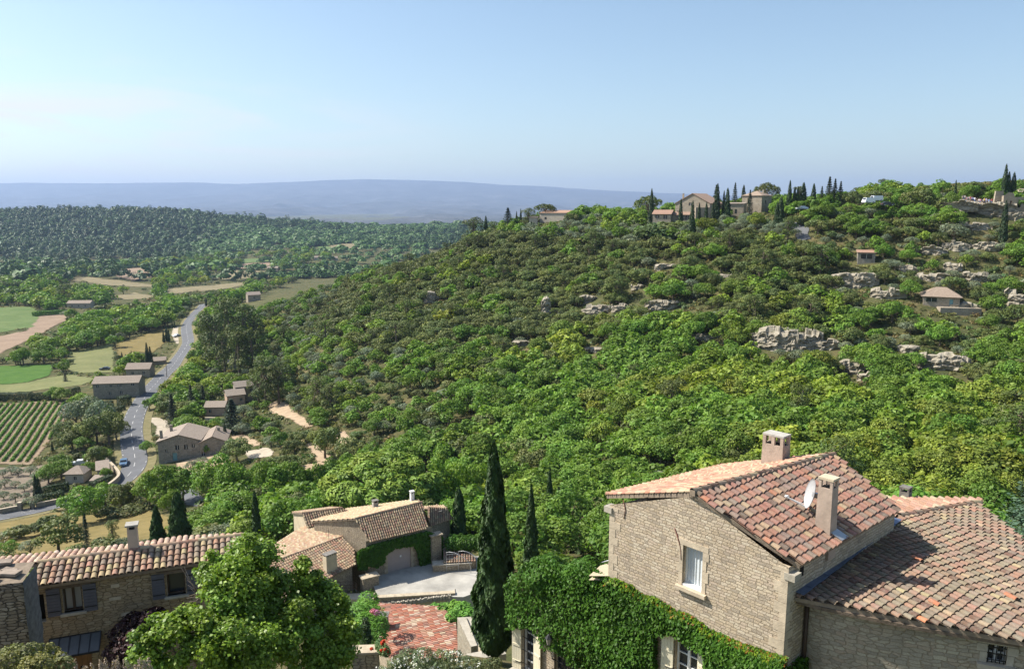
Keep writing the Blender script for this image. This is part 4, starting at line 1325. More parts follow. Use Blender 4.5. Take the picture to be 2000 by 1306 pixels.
def left_house():
 P0 = at(71, 1148, 27.0)
 P1 = at(375, 1104, 28.84)
 P1.z = P0.z
 U = V3(P1.x - P0.x, P1.y - P0.y, 0).normalized()
 nW = V3(U.y, -U.x, 0)
 root = empty('stone_house', (-14, 29, -21), 0, 'ochre stone house with grey shutters and low canal tile roof beside the leafy tree', 'house')
 top = 0.02
 Wl = P0 - U * .25
 inset = -nW * .30
 B = Wl + inset
 wf = WallF(B, U, nW)
 zb = -24.5 - B.z
 W1 = wf.rect(123, 1146, 161, 1194); W2 = wf.rect(326, 1118, 362, 1161); D0 = wf.rect(69, 1160, 88, 1215); DR = wf.rect(128, 1272, 182, 1345)
 for nm, r in (('W1', W1), ('W2', W2), ('D0', D0), ('DR', DR)): print('LH', nm, [round(x, 2) for x in r])
 mb = MB()
 Ln = 7.5; dep = 4.4
 D0 = (max(.06, D0[0]), D0[1], D0[2], D0[3])
 DR = (DR[0], DR[1], DR[2], DR[3])
 wall(mb, B, U, [(0, zb), (Ln, zb), (Ln, .0), (0, .0)], [W1, W2, D0, DR], .28, out=nW, mrev=1)
 for s in (0, Ln):
  wall(mb, B + U * s, -nW, [(0, zb), (dep, zb), (dep, -2.2), (1.4, .12), (0, 0)], (), out=(-U if s == 0 else U))
 wall(mb, B - nW * dep, U, [(0, zb), (Ln, zb), (Ln, -2.2), (0, -2.2)], (), out=-nW)
 mb.build('wall', [M_WALL_L, M_DRESSED_G], root)
 qb = MB()
 rng = random.Random(3)
 for (u, v, w, h) in ((225, 1143, .30, .14), (225, 1168, .42, .13), (247, 1198, .36, .13), (240, 1224, .50, .2), (232, 1255, .4, .2)):
  s, hh = wf.sh(u, v); qb.box(wf.pt(s, hh, -.04), w / 2, .06, h / 2, U, nW, Z, (rng.uniform(.85, 1.15),) * 3)
 qb.build('quoins', M_DRESSED, root)
 eL = P0 - U * .15 + Z * .05; eR = P0 + U * 7.45 + Z * .05
 w = 1.30
 rL = eL - nW * w + Z * (.36); rR = eR - nW * w + Z * (.36)
 rf = MB()
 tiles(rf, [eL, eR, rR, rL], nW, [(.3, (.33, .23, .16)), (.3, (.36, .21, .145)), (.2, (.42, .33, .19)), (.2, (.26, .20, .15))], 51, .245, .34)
 ridge_row(rf, rL, rR, PAL_SAND, 8, .12)
 bk = 3.1
 xL = rL - U * 2.2
 nbk = U.cross(-nW + Z * -.17).normalized(); nbk = nbk if nbk.z > 0 else -nbk
 rM = rL + U * 5.0
 tiles(rf, [rR, rM - nW * 1.0 - Z * .17, onplane(255, 1067, rL, nbk), onplane(-10, 1094, rL, nbk), xL - nW * .8 - Z * .136, xL], -nW + Z * -.17, [(.45, (.50, .34, .26)), (.3, (.44, .28, .20)), (.25, (.55, .43, .32))], 53, .245, .34)
 rf.build('roof', [M_TILE, M_MORTAR], root)
 bm_ = MB(); bm_.bar(B + nW * .10 + Z * -.02, B + U * Ln + nW * .10 + Z * -.02, .16, .14)
 bm_.build('eaves_beam', M_BEAM, root)
 q = rL + U * ((onplane(262, 1084, rL, nW) - rL).dot(U)) - nW * .12
 chimney(root, q + Z * -.0, U, -nW, .40, .36, 1.06, plain_mat('beige_render', (.50, .41, .32), .9, .12, 2, bump=.15), (1, 1), .06, .90, M_CONCRETE, .14)
 for r, nb in ((W1, (1, 0)), (W2, (0, 0))):
  o = window_part(root, wf, r, .26, M_FRAME_D, nb, .06, pane=M_GLASS_P if r is W1 else None)
  sb = MB(); sb.box(wf.pt((r[0] + r[1]) / 2, r[2] - .05, -.02), (r[1] - r[0]) / 2 + .12, .14, .05, U, nW, Z)
  sb.build('sill', M_DRESSED_G, o)
  sh_w = .46
  for e, sg in ((r[0] - .08, -1), (r[1] + .05, 1)):
   m2 = MB()
   a, b = (e - sh_w, e) if sg < 0 else (e, e + sh_w)
   for i in range(9):
    h0 = r[2] - .05 + (r[3] - r[2] + .12) * i / 9
    m2.box(wf.pt((a + b) / 2, h0 + (r[3] - r[2] + .12) / 18, .05), sh_w / 2, .025, (r[3] - r[2] + .12) / 18 - .004, U, nW, Z)
   so_ = m2.build('shutter', M_SHUT_G, root)
   for f_ in (.15, .85):
    hb = MB(); hb.box(wf.pt((a + b) / 2, r[2] + (r[3] - r[2]) * f_, .08), sh_w / 2 - .02, .012, .018, U, nW, Z)
    hb.build('hinge', M_IRON, so_)
  lb = MB(); lb.box(wf.pt((r[0] + r[1]) / 2, min(-.09, r[3] + .09), -.02), (r[1] - r[0]) / 2 + .35, .08, .075, U, nW, Z)
  lb.build('lintel', M_BEAM, root)
 nd = MB(); nd.box(wf.pt((D0[0] + D0[1]) / 2, (D0[2] + D0[3]) / 2, -.30), (D0[1] - D0[0]) / 2, .02, (D0[3] - D0[2]) / 2, U, nW, Z)
 nd.build('window', M_DARK, root)  # near-black board paints in the shade of the narrow recess
 db = MB()
 for i in range(5):
  a = DR[0] + (DR[1] - DR[0]) * (i + .5) / 5
  db.box(wf.pt(a, (DR[2] + DR[3]) / 2, -.2), (DR[1] - DR[0]) / 10 - .004, .03, (DR[3] - DR[2]) / 2, U, nW, Z)
 do = db.build('door', M_WOOD, root)
 kb = MB(); kb.tube([wf.pt((DR[0] + DR[1]) / 2 + .05, DR[2] + .85, -.17), wf.pt((DR[0] + DR[1]) / 2 + .05, DR[2] + .85, -.10)], .035, 8)
 kb.build('handle', M_IRON, do)
 a0, h0 = wf.sh(97, 1247); a1, h1 = wf.sh(198, 1230)
 hb_ = wf.sh(150, 1275)[1]
 cb = MB(); gb = MB()
 zt = (h0 + h1) / 2 + .0; zl = zt - .42; out_ = .75
 f = lambda i, t: wf.pt(a0 + (a1 - a0) * i / 5, zt + (zl - zt) * t, .06 + out_ * t)
 for i in range(6): cb.bar(f(i, 0), f(i, 1), .035, .05)
 cb.bar(f(0, 0), f(5, 0), .05, .05); cb.bar(f(0, 1), f(5, 1), .05, .06)
 for i in range(5):
  p = [f(i, .02), f(i + 1, .02), f(i + 1, .98), f(i, .98)]
  gb.face([q + Z * .01 for q in p]); gb.face([q - Z * .008 for q in reversed(p)])
 co = cb.build('canopy', M_IRON, root)
 gb.build('pane', plain_mat('smoked_glass', (.10, .105, .11), .25, .1, 2, spec=.5), co)
 t = empty('stone_wall', (-17, 24, -19), 0, 'dark rough rubble wall end with loose slabs on top at the left edge', 'wall')
 c = at(44, 1136, 24.0)
 X = V3(.97, .24, 0).normalized(); nF = V3(X.y, -X.x, 0)
 wl = 3.4; wd = 1.25; zlo = -22.5 - c.z
 mb = MB()
 rng = RS(5)
 nx_, nz_ = 22, 34
 hgt = -zlo
 def fp(i, j):
  s = -wl + wl * i / nx_; h = zlo + hgt * j / nz_
  bat = .22 * (1 - j / nz_)
  nse = noise.noise(V3(s * 2.2, h * 4.5, 1)) * .07 + noise.noise(V3(s * 6, h * 9, 4)) * .03
  return c + X * (s + bat * .5 * (i / nx_) + (noise.noise(V3(h * 2, s, 9)) * .05 if i == nx_ else 0)) + nF * (bat + nse) + Z * (h + (noise.noise(V3(s * 3, 3, 3)) * .08 if j == nz_ else 0))
 for i in range(nx_):
  for j in range(nz_):
   mb.face([fp(i, j), fp(i + 1, j), fp(i + 1, j + 1), fp(i, j + 1)], [(-wl + wl * a / nx_, zlo + hgt * b / nz_) for a, b in ((i, j), (i + 1, j), (i + 1, j + 1), (i, j + 1))], (1, 1, 1), 0, True)
 for j in range(nz_):
  a, b = fp(nx_, j), fp(nx_, j + 1)
  mb.face([a, a - nF * wd, b - nF * wd, b], [(0, j * .15), (wd, j * .15), (wd, j * .15 + .15), (0, j * .15 + .15)], (1, 1, 1), 1, True)
 for i in range(nx_):
  a, b = fp(i, nz_), fp(i + 1, nz_)
  mb.face([a, b, b - nF * wd + Z * .15, a - nF * wd + Z * .15], None, (1, 1, 1), 2)
 mb.build('masonry', [M_WALL_OLD, plain_mat('grey_old_mortar', (.17, .165, .165), .95, .35, 5, bump=.7), M_MORTAR], t)
 sb = MB()
 r2 = random.Random(9)
 for i in range(16):
  s = -r2.uniform(.25, wl); y = r2.uniform(.1, wd)
  a = r2.uniform(-.5, .5)
  sx = r2.uniform(.18, .42)
  sb.box(c + X * s - nF * y + Z * (.05 + .1 * y + r2.uniform(0, .10)), sx, r2.uniform(.12, .25), r2.uniform(.025, .05), (X + nF * a + Z * r2.uniform(-.12, .12)).normalized(), (nF - X * a).normalized(), Z, (r2.uniform(.8, 1.3),) * 3)
 sb.build('coping_slabs', plain_mat('weathered_slab', (.30, .24, .19), .95, .3, 3, bump=.5), t)
left_house()
def leafblob(name, mat, label, cat, pts, n, leaf, seed, up=.4, jit=.7, parent=None, v=.25, asp=.6, group=None):
 """foliage over a set of lobes (x, y, z, r)"""
 Q, c = crown(RS(seed), pts, n, leaf, v, .15, jit=jit, up=up, low=.5, asp=asp)
 o = link(name, quads_mesh(name, Q, c, [mat]))
 return tag(o, label, cat, group)
def mid_house():
 root = empty('farm_house', (-13, 77, -38.4), 0, 'sandy stone house with stepped tile roofs, ivy and wide garage doors facing its pale yard', 'house')
 eR = at(835, 1031, 78.0); eL = at(725, 1057, 74.7); eL.z = eR.z
 rL = at(693.5, 1013, 75.96)
 p0, n = pl3(eL, eR, rL)
 rR = onplane(824, 980.5, p0, n)
 E = (eR - eL).normalized(); B = V3(-E.y, E.x, 0)
 down = V3(n.x, n.y, 0); down = (down - n * down.dot(n)).normalized(); down = down if down.z < 0 else -down
 rf = MB()
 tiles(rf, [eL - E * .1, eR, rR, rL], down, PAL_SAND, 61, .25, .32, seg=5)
 ridge_row(rf, rL, rR, PAL_SAND, 5, .13)
 lE = at(608, 1018, 79.8)
 p1, n1 = pl3(rL, rR, lE)
 rear = poly_px([(693.5, 1013), (824, 980.5), (802, 977), (707, 990), (680, 993), (608, 1018)], p1, n1)
 dn1 = V3(n1.x, n1.y, 0); dn1 = dn1 - n1 * dn1.dot(n1)
 tiles(rf, rear, dn1, [(.4, (.48, .37, .23)), (.3, (.44, .31, .19)), (.3, (.53, .43, .28))], 62, .25, .32, seg=4)
 rf.build('roof', [M_TILE_SAND, M_MORTAR], root)
 zb = -40.5
 mb = MB()
 a = V3(eL.x, eL.y, 0) - E * -.15 + B * .35; b = V3(lE.x, lE.y, 0) + V3(.3, -.1, 0)
 U = (b - a); Lg = U.length; U.normalize()
 gt = [(0, zb), (Lg, zb), (Lg, lE.z - .1)]
 t = ((V3(rL.x, rL.y, 0) - a).dot(U)) / Lg
 gt += [(Lg * t, rL.z - .12), (0, eL.z - .05)]
 wall(mb, a, U, gt, (), out=V3(U.y, -U.x, 0) if V3(U.y, -U.x, 0).y < 0 else V3(-U.y, U.x, 0))
 wfG = WallF(V3(a.x, a.y, -38.4), E, -B)
 dr = wfG.rect(757, 1068, 803, 1117)
 w1 = wfG.rect(713, 1096, 721, 1116)
 print('MH', dr, w1)
 Le = (eR - eL).length + .5
 wall(mb, V3(a.x, a.y, -38.4), E, [(-.6, -2.2), (Le, -2.2), (Le, eR.z + 38.4 - .02), (-.6, eR.z + 38.4 - .02)], [dr, w1], .3, out=-B, mrev=1)
 c = a + E * Le
 wall(mb, V3(c.x, c.y, 0), B, [(0, zb), (4.2, zb), (4.2, rR.z - .5), (3.2, rR.z - .15), (0, eR.z - .02)], (), out=E)
 mb.build('wall', [M_WALL_M, M_DRESSED], root)
 for k in (0, 1):
  db = MB()
  s0 = dr[0] + (dr[1] - dr[0]) * k / 2; s1 = dr[0] + (dr[1] - dr[0]) * (k + 1) / 2
  slatted(db, wfG, s0 + .005, s1 - .005, dr[2], dr[3] - .02, -.16, .05, 7, rails=False)
  db.build('garage_door', M_GARAGE, root)
 surround(root, wfG, dr, .30, 0, .03, M_DRESSED, True, 11)
 grille(root, wfG, w1, -.06, 3, 4, .03, mat=M_GARAGE)
 pb = MB(); pb.box(wfG.pt(*wfG.sh(783, 1086), -.09), .09, .01, .11, E, -B, Z); pb.build('door_plate', M_FRAME_W, root)
 for (u, v, w, dp, h, m, cm) in ((733, 991, .62, .5, .85, M_CONCRETE, M_SLATE), (805, 979, .42, .4, 1.2, M_FRAME_W, M_FRAME_W)):
  q = onplane(u, v, p1, n1)
  chimney(root, q, E, B, w, dp, h, m, (1, 1), .05, .95, cm, .2)
 wR = onz(873, 992, -34.6); wL = onz(829, 995, -34.6)
 wd = onz(884, 1013, -35.7); wE = onz(836, 1028, -35.7)
 rb = MB()
 pw, nw = pl3(wL, wR, wd)
 tiles(rb, [wE, wd, wR, wL], (wE - wL), PAL_SAND, 63, .25, .32, seg=4)
 ridge_row(rb, wL, wR, PAL_SAND, 9, .12)
 back = (wL - wE); back.z = -.5; back = back
 tiles(rb, [wL, wR, wR + back * .8, wL + back * .8], back, PAL_SAND, 64, .25, .32, seg=4)
 rb.build('roof', [M_TILE_SAND, M_MORTAR], root)
 mb = MB()
 Uw = V3(wd.x - wE.x, wd.y - wE.y, 0); Lw = Uw.length; Uw.normalize(); nw_ = V3(Uw.y, -Uw.x, 0)
 o0 = V3(wE.x, wE.y, 0) - nw_ * .3
 wall(mb, o0, Uw, [(-2, zb - 1), (Lw - .2, zb - 1), (Lw - .2, wd.z - .08), (-2, wd.z - .08)], (), out=nw_)
 wall(mb, o0 + Uw * (Lw - .2), -nw_, [(0, zb - 1), (4, zb - 1), (4, wd.z - .1), (2.6, wR.z - .1), (0, wd.z - .1)], (), out=Uw)
 mb.build('wall', [M_WALL_M, M_DRESSED], root)
 q = onplane(859, 1013, pw, nw)
 chimney(root, q, E, B, .4, .4, .95, M_SLATE, (1, 1), .03, .95, M_SLATE, .15)
 k1 = onz(590, 1002, -34.0); k2 = onz(668, 991.5, -34.0); k3 = onz(598, 1024, -35.0)
 kb = MB()
 pk, nk = pl3(k1, k2, k3)
 tiles(kb, poly_px([(590, 1002), (668, 991.5), (690, 1002), (600, 1030)], pk, nk), (k3 - k1), PAL_SAND, 65, .25, .32, seg=4)
 ridge_row(kb, k1, k2, PAL_SAND, 9, .12)
 bk = V3(k1.x - k3.x, k1.y - k3.y, 0).normalized() * 3
 tiles(kb, [k1, k2, k2 + bk - Z * .9, k1 + bk - Z * .9], bk - Z * .9, PAL_SAND, 66, .25, .32, seg=4)
 kb.build('roof', [M_TILE_SAND, M_MORTAR], root)
 mb = MB()
 o1 = V3(k1.x, k1.y, 0) + V3(.2, 0, 0); o3 = onplane(600, 1030, pk, nk); o3 = V3(o3.x + .2, o3.y, 0)
 Uk = (o3 - o1); Lk = Uk.length; Uk.normalize()
 wall(mb, o1, Uk, [(0, zb), (Lk, zb), (Lk, k3.z - .35), (0, k1.z - .1)], (), out=V3(-1, 0, 0))
 wall(mb, o1, bk.normalized(), [(0, zb), (3, zb), (3, k1.z - 1.0), (0, k1.z - .1)], (), out=V3(-1, -.4, 0))
 mb.build('wall', [M_CREAM, M_DRESSED], root)
 a0 = V3(a.x, a.y, 0); nG = V3(U.y, -U.x, 0); nG = nG if nG.y < 0 else -nG
 q1 = onplane(669, 1048, a0, nG)
 q2 = onz(545, 1093, q1.z)
 e2 = onz(617, 1142, q1.z - 1.55)
 pL, nL = pl3(q1, q2, e2)
 dn = V3(nL.x, nL.y, 0); dn = dn - nL * dn.dot(nL)
 lb = MB()
 tiles(lb, poly_px([(669, 1048), (691, 1073), (694, 1102), (617, 1142), (560, 1172), (500, 1110), (545, 1093)], pL, nL), dn, PAL_SAND, 67, .27, .34, seg=5)
 ridge_row(lb, q1, q2, PAL_SAND, 12, .14)
 g3 = onz(560, 1042, q1.z - .55)
 pB, nB = pl3(q1, q2, g3)
 dB = V3(nB.x, nB.y, 0); dB = dB - nB * dB.dot(nB)
 tiles(lb, poly_px([(669, 1048), (545, 1093), (522, 1073), (590, 1030), (611, 1024), (613, 1046)], pB, nB), dB, [(.4, (.46, .33, .21)), (.3, (.42, .27, .18)), (.3, (.52, .42, .28))], 68, .25, .32, seg=4)
 lb.build('roof', [M_TILE_SAND, M_MORTAR], root)
 mb = MB()
 ring = [onplane(694, 1100, pL, nL), onplane(617, 1140, pL, nL), onplane(560, 1170, pL, nL), q2 + V3(.3, .2, 0), onplane(525, 1073, pB, nB), onplane(590, 1032, pB, nB)]
 cen = sum((p for p in ring), V3(0, 0, 0)) / len(ring)
 ring = [p + (V3(cen.x, cen.y, p.z) - p).normalized() * .35 for p in ring]
 s = 0
 for i in range(len(ring) - 1):
  p, q = ring[i], ring[i + 1]; Lp = (q - p).length
  mb.face([V3(p.x, p.y, zb), V3(q.x, q.y, zb), q - Z * .12, p - Z * .12], [(s, zb), (s + Lp, zb), (s + Lp, q.z), (s, p.z)]); s += Lp
 mb.build('wall', [M_WALL_M], root)
 q = onplane(637, 1121, pL, nL)
 d2 = dn.normalized(); d2h = V3(d2.x, d2.y, 0).normalized(); x2 = V3(-d2h.y, d2h.x, 0)
 q = onplane(645, 1112, pL, nL)
 chimney(root, q, x2, d2h, 1.25, .7, 1.75, M_CREAM, (4, 1), .05, .97, M_SLATE, .16)
 ab = MB(); q = onplane(642, 1052, pL, nL); ab.tube([q, q + Z * 1.1], .02, 5); ab.build('aerial', M_IRON, root)
 pr = onz(850, 1044, -35.2)
 pm = MB(); pm.box(V3(pr.x, pr.y, -38), .55, .35, 2.8, E, B, Z); pm.box(V3(pr.x, pr.y, -35.13), .72, .5, .07, E, B, Z)
 pm.build('pier', M_WALL_M, root)
 rng = RS(9)
 area = [(870, 600), (1010, 540), (1250, 480), (1480, 425), (1610, 470), (1610, 720), (1560, 740), (1420, 740), (1390, 600), (1360, 552), (1200, 570), (1110, 630), (1110, 690), (1050, 735), (960, 720), (960, 790), (880, 770)]
 area = [(500 + x / 4.444, 940 + y / 4.444) for x, y in area]
 n = 16000
 u = rng.uniform(690, 866, n); v = rng.uniform(1030, 1110, n)
 ok = inpoly(u, v, area)
 P = np.array([tuple(onplane(p, q, wfG.P, wfG.n)) for p, q in zip(u[ok], v[ok])])
 P += np.array(wfG.n) * (rng.uniform(.05, .45, len(P)))[:, None]
 Q = leafq(P, np.array(wfG.n) + np.array([0, 0, .5]) + rvec(rng, len(P)) * .7, .13 * rng.uniform(.6, 1.3, len(P)), rng, .7, .18)
 o = link('ivy', quads_mesh('ivy', Q, tint(rng, len(P), .3, .1), [M_IVY]))
 tag(o, 'dark ivy arching round the taupe garage doors of the house with the yard', 'ivy')
 zy = -38.4
 yb = MB()
 yp = [onz(u, v, zy) for u, v in ((722, 1128), (760, 1112), (864, 1088), (940, 1085), (948, 1150), (905, 1165), (738, 1162))]
 yb.face(yp); lo = [p - Z * 1.8 for p in yp]
 for i in range(len(yp)):
  j = (i + 1) % len(yp); yb.face([yp[i], lo[i], lo[j], yp[j]])
 tag(yb.build('courtyard', M_PAVE), 'pale paved courtyard in front of the garage doors', 'courtyard', kind='structure')
 t = empty('parapet_wall', onz(800, 1165, zy - 1), 0, 'pale capped yard wall with a jagged row of upright stones along its foot', 'wall')
 A = onz(738, 1166, zy + .1); Bq = onz(889, 1157, zy + .1)
 Ux = (Bq - A).normalized(); nP = V3(Ux.y, -Ux.x, 0)
 cap = MB(); Lc = (Bq - A).length
 for i in range(9):
  cap.box(A + Ux * Lc * (i + .5) / 9 + Z * .06, Lc / 18 - .006, .28, .06, Ux, nP, Z, (random.Random(i).uniform(.9, 1.1),) * 3)
 cap.build('coping', M_DRESSED, t)
 wb = MB(); wall(wb, A + nP * .2, Ux, [(0, -3.6), (Lc, -3.6), (Lc, 0), (0, 0)], (), out=nP)
 wall(wb, Bq + nP * .2, -nP, [(0, -3.6), (1.2, -3.6), (1.2, .0), (0, 0)], (), out=Ux)
 wb.build('masonry', [M_WALL_M], t)
 rb = MB(); r3 = random.Random(4)
 for i in range(74):
  f = i / 73
  q = A + Ux * (Lc * (f * .93)) + nP * (.45 + r3.uniform(-.08, .08)) + Z * (-.62 + f * .46)
  ang = r3.uniform(-.25, .25)
  rb.box(q, r3.uniform(.045, .075), r3.uniform(.12, .2), r3.uniform(.14, .26), (Ux + Z * ang).normalized(), nP, (Z - Ux * ang).normalized(), (r3.uniform(.75, 1.25),) * 3, taper=r3.uniform(.6, .95))
 rb.build('coping_stones', M_DRESSED_G, t)
 cb = MB()
 q0, q1_ = A + nP * .42 + Z * -.85, A + Ux * (Lc * .95) + nP * .42 + Z * -.42
 for nn, zz in ((nP * .04, 0), (nP * -.1, 0)):
  p = [q0 + nn - Z * 2.6, q1_ + nn - Z * 2.6, q1_ + nn, q0 + nn]
  cb.face(p)
 cb.face([q0 + nP * .04, q1_ + nP * .04, q1_ - nP * .1, q0 - nP * .1])
 cb.build('rendered_face', M_CREAM, t)
 t = empty('stone_pier', onz(712, 1150, zy), 0, 'low stone pier at the head of the steps beside the iron railing', 'pier')
 pb = MB(); q = onz(722, 1142, zy); pb.box(q + Z * .25, .85, .45, .75, E, B, Z); pb.build('masonry', M_WALL_M, t)
 pc = MB(); pc.box(q + Z * 1.04, .95, .52, .05, E, B, Z); pc.build('coping', M_DRESSED, t)
 t = empty('railing', onz(680, 1150, zy), 0, 'dark iron railing round the sunken stair below the tiled wing', 'railing')
 a1, a2, a3 = onz(648, 1152, zy), onz(690, 1152, zy), onz(696, 1153, zy)
 a1 = onz(640, 1156, zy); a2 = onz(690, 1154, zy); a3 = onz(697, 1158, zy)
 tb = MB()
 for h in (.35, .7, 1.05):
  tb.bar(a1 + Z * h, a2 + Z * h, .035); tb.bar(a2 + Z * h, a3 + Z * h, .035)
 tb.build('rail', M_RUST, t)
 for q in (a1, (a1 + a2) / 2, a2, a3):
  pb = MB(); pb.bar(q, q + Z * 1.07, .045); pb.build('post', M_RUST, t)
 lb = MB(); q = onz(680, 1164, zy - .2)
 lb.box(q - Z * .9, 2.6, .6, .9, (1, .05, 0), (-.05, 1, 0), Z)
 o = lb.build('terrace_wall', M_CREAM); tag(o, 'cream rendered terrace edge below the dark iron railing', 'wall')
 t = empty('tiled_shed', onz(890, 1105, zy), 0, 'low shed with a small canal tile roof at the far side of the yard', 'shed')
 s1, s2 = onz(866, 1073, -37.0), onz(916, 1072, -37.0); s3, s4 = onz(930, 1096, -37.55), onz(866, 1099, -37.55)
 sb = MB(); tiles(sb, [s4, s3, s2, s1], s4 - s1, PAL_OLD, 71, .26, .33, seg=5)
 sb.build('roof', [M_TILE_SAND, M_MORTAR], t)
 wb = MB()
 for p, q, o_ in ((s4, s3, V3(0, -1, 0)), (s3, s2, V3(1, 0, 0)), (s1, s4, V3(-1, 0, 0))):
  Uq = V3(q.x - p.x, q.y - p.y, 0); Lq = Uq.length
  wall(wb, V3(p.x, p.y, 0) - o_ * .12, Uq, [(0, -40), (Lq, -40), (Lq, q.z - .1), (0, p.z - .1)], (), out=o_)
 wb.build('wall', [M_WALL_M], t)
 t = empty('stone_bench', onz(880, 1117, zy), 0, 'long low stone wall bench in front of the tiled shed', 'wall')
 b1, b2 = onz(846, 1117, zy), onz(921, 1112, zy)
 Ub = (b2 - b1).normalized(); nb_ = V3(Ub.y, -Ub.x, 0)
 wb = MB(); Lb = (b2 - b1).length
 wb.box((b1 + b2) / 2 - nb_ * .5 + Z * .35, Lb / 2, .5, .35, Ub, nb_, Z); wb.build('masonry', M_WALL_M, t)
 wb = MB(); wb.box((b1 + b2) / 2 - nb_ * .5 + Z * .75, Lb / 2 + .06, .56, .05, Ub, nb_, Z); wb.build('coping', M_DRESSED_G, t)
 t = empty('pergola', onz(905, 1130, zy), 0, 'thin iron hoop pergola frame standing bare in the yard', 'pergola')
 for i, (u, v, vt) in enumerate(((872, 1117, 1076), (896, 1115, 1074))):
  f1 = onz(u, v, zy); hb = MB()
  pts = []
  topz = at(u, vt, f1.y).z
  wv = V3(.92, -.35, 0) * 2.9
  for k in range(13):
   s = k / 12
   if s < .35: p = f1 + Z * ((topz - zy) * s / .35)
   else:
    a = (s - .35) / .65 * math.pi / 2
    p = f1 + wv * math.sin(a) * 1.0 + Z * ((topz - zy) * (1 - (1 - math.cos(a)) * .0))
    p.z = zy + (topz - zy) * math.cos(a * .98) ** .5 if s > .5 else topz
   pts.append(p)
  hb.tube(pts, .025, 6); hb.build('hoop', M_ZINC, t)
 rb = MB()
 for h in (.7, 1.5, 2.0):
  rb.bar(onz(872, 1117, zy) + Z * h, onz(896, 1115, zy) + Z * h, .025)
 rb.build('rail', M_ZINC, t)
 return
def inpoly(u, v, poly):
 u = np.asarray(u, float); v = np.asarray(v, float)
 c = np.zeros(u.shape, bool)
 n = len(poly)
 for i in range(n):
  x0, y0 = poly[i]; x1, y1 = poly[(i + 1) % n]
  if y0 == y1: continue
  k = ((y0 > v) != (y1 > v)) & (u < (x1 - x0) * (v - y0) / (y1 - y0) + x0)
  c ^= k
 return c
M_TILE_SAND = tile_mat('sandy_canal_tile', .35, (.30, .26, .20))
mid_house()
def gardens():
 t = empty('tiled_outbuilding', (-8, 56, -35), 0, 'outbuilding with a bright new terracotta tile roof beyond the flowering oleander', 'outbuilding')
 hiz, loz = -31.6, -32.9
 r1, r2 = onz(888, 1196, hiz), onz(898, 1290, hiz + .0)
 l1 = onz(733, 1178, loz); l2 = onz(765, 1290, loz)
 p, n = pl3(r1, r2, l1)
 poly = poly_px([(733, 1178), (800, 1181), (862, 1185), (890, 1210), (897, 1292), (765, 1292), (745, 1245)], p, n)
 dn = V3(n.x, n.y, 0); dn = dn - n * dn.dot(n)
 rb = MB(); tiles(rb, poly, dn, PAL_NEW, 81, .235, .42, seg=5)
 rb.build('roof', [M_TILE_NEW, M_MORTAR], t)
 cen = sum(poly, V3(0, 0, 0)) / len(poly)
 wb = MB()
 for i in range(len(poly)):
  a, b = poly[i], poly[(i + 1) % len(poly)]
  a = a + (V3(cen.x, cen.y, a.z) - a).normalized() * .25; b = b + (V3(cen.x, cen.y, b.z) - b).normalized() * .25
  Lq = (b - a).length
  wb.face([V3(a.x, a.y, -37.5), V3(b.x, b.y, -37.5), b - Z * .13, a - Z * .13], [(0, -37), (Lq, -37), (Lq, b.z), (0, a.z)])
 wb.build('wall', [M_WALL_M], t)
 c0 = onplane(748, 1228, p, n)
 cb = MB(); cb.box(c0 + Z * .5, .40, .35, .7, (1, 0, 0), (0, 1, 0), Z); cb.box(c0 + Z * 1.24, .48, .42, .05)
 cb.build('chimney', M_SLATE, t)
 t = empty('stone_wall', onz(930, 1240, -29), 0, 'wide topped stone wall stepping down beside the tall cypress', 'wall')
 zt = -26.6
 pts = [onz(u, v, zt) for u, v in ((893, 1205), (928, 1203), (968, 1252), (920, 1262))]
 mb = MB()
 mb.face(pts, None, (1, 1, 1), 1)
 for i in range(4):
  a, b = pts[i], pts[(i + 1) % 4]; Lq = (b - a).length
  mb.face([a - Z * 6, b - Z * 6, b, a], [(0, 0), (Lq, 0), (Lq, 6), (0, 6)])
 mb.build('masonry', [M_WALL_R2, M_DRESSED_G], t)
 gb = MB(); gb.bar(onz(912, 1207, zt + .06), onz(934, 1262, zt + .06), .04); gb.build('rail', M_IRON, t)
 sb = MB(); q = onz(950, 1278, -25.6)
 sb.box(q - Z * .15, 1.1, .35, .22, V3(.95, .3, 0), V3(-.3, .95, 0), Z); o = sb.build('stone_step', M_DRESSED_G)
 tag(o, 'thick worn stone step below the wide topped wall', 'step')
 sb = MB(); q = onz(962, 1262, -25.6)
 sb.box(q - Z * .1, .8, .3, .2, V3(.95, .3, 0), V3(-.3, .95, 0), Z); o = sb.build('stone_step', M_DRESSED)
 tag(o, 'upper stone step against the foot of the big cypress', 'step')
 t = empty('stone_parapet', onz(712, 1270, -23), 0, 'short stone parapet with a pale slab top at the bottom edge beside red geraniums', 'parapet')
 c = at(714, 1268, 31)
 mb = MB(); mb.box(c - Z * 1.2, .55, .25, 1.15, (1, .05, 0), (-.05, 1, 0), Z); mb.build('masonry', M_WALL_M, t)
 mb = MB(); mb.box(c - Z * .0, .62, .32, .05, (1, .05, 0), (-.05, 1, 0), Z); mb.build('coping', M_DRESSED, t)
 def px_blob(name, mat, label, cat, spots, n, leaf, seed, **kw):
  L = [(*at(u, v, Y), r) for u, v, Y, r in spots]
  return leafblob(name, mat, label, cat, L, n, leaf, seed, **kw)
 px_blob('climbing_vine', M_VINE, 'bright green vine spilling over the top corner of the terracotta roof', 'vine',
   [(850, 1188, 58, .5), (868, 1192, 57, .7), (888, 1190, 57, .8), (905, 1196, 56, .9), (885, 1205, 55, .6), (835, 1189, 58.5, .35), (915, 1205, 55, .7)], 2600, .13, 3, up=.8)
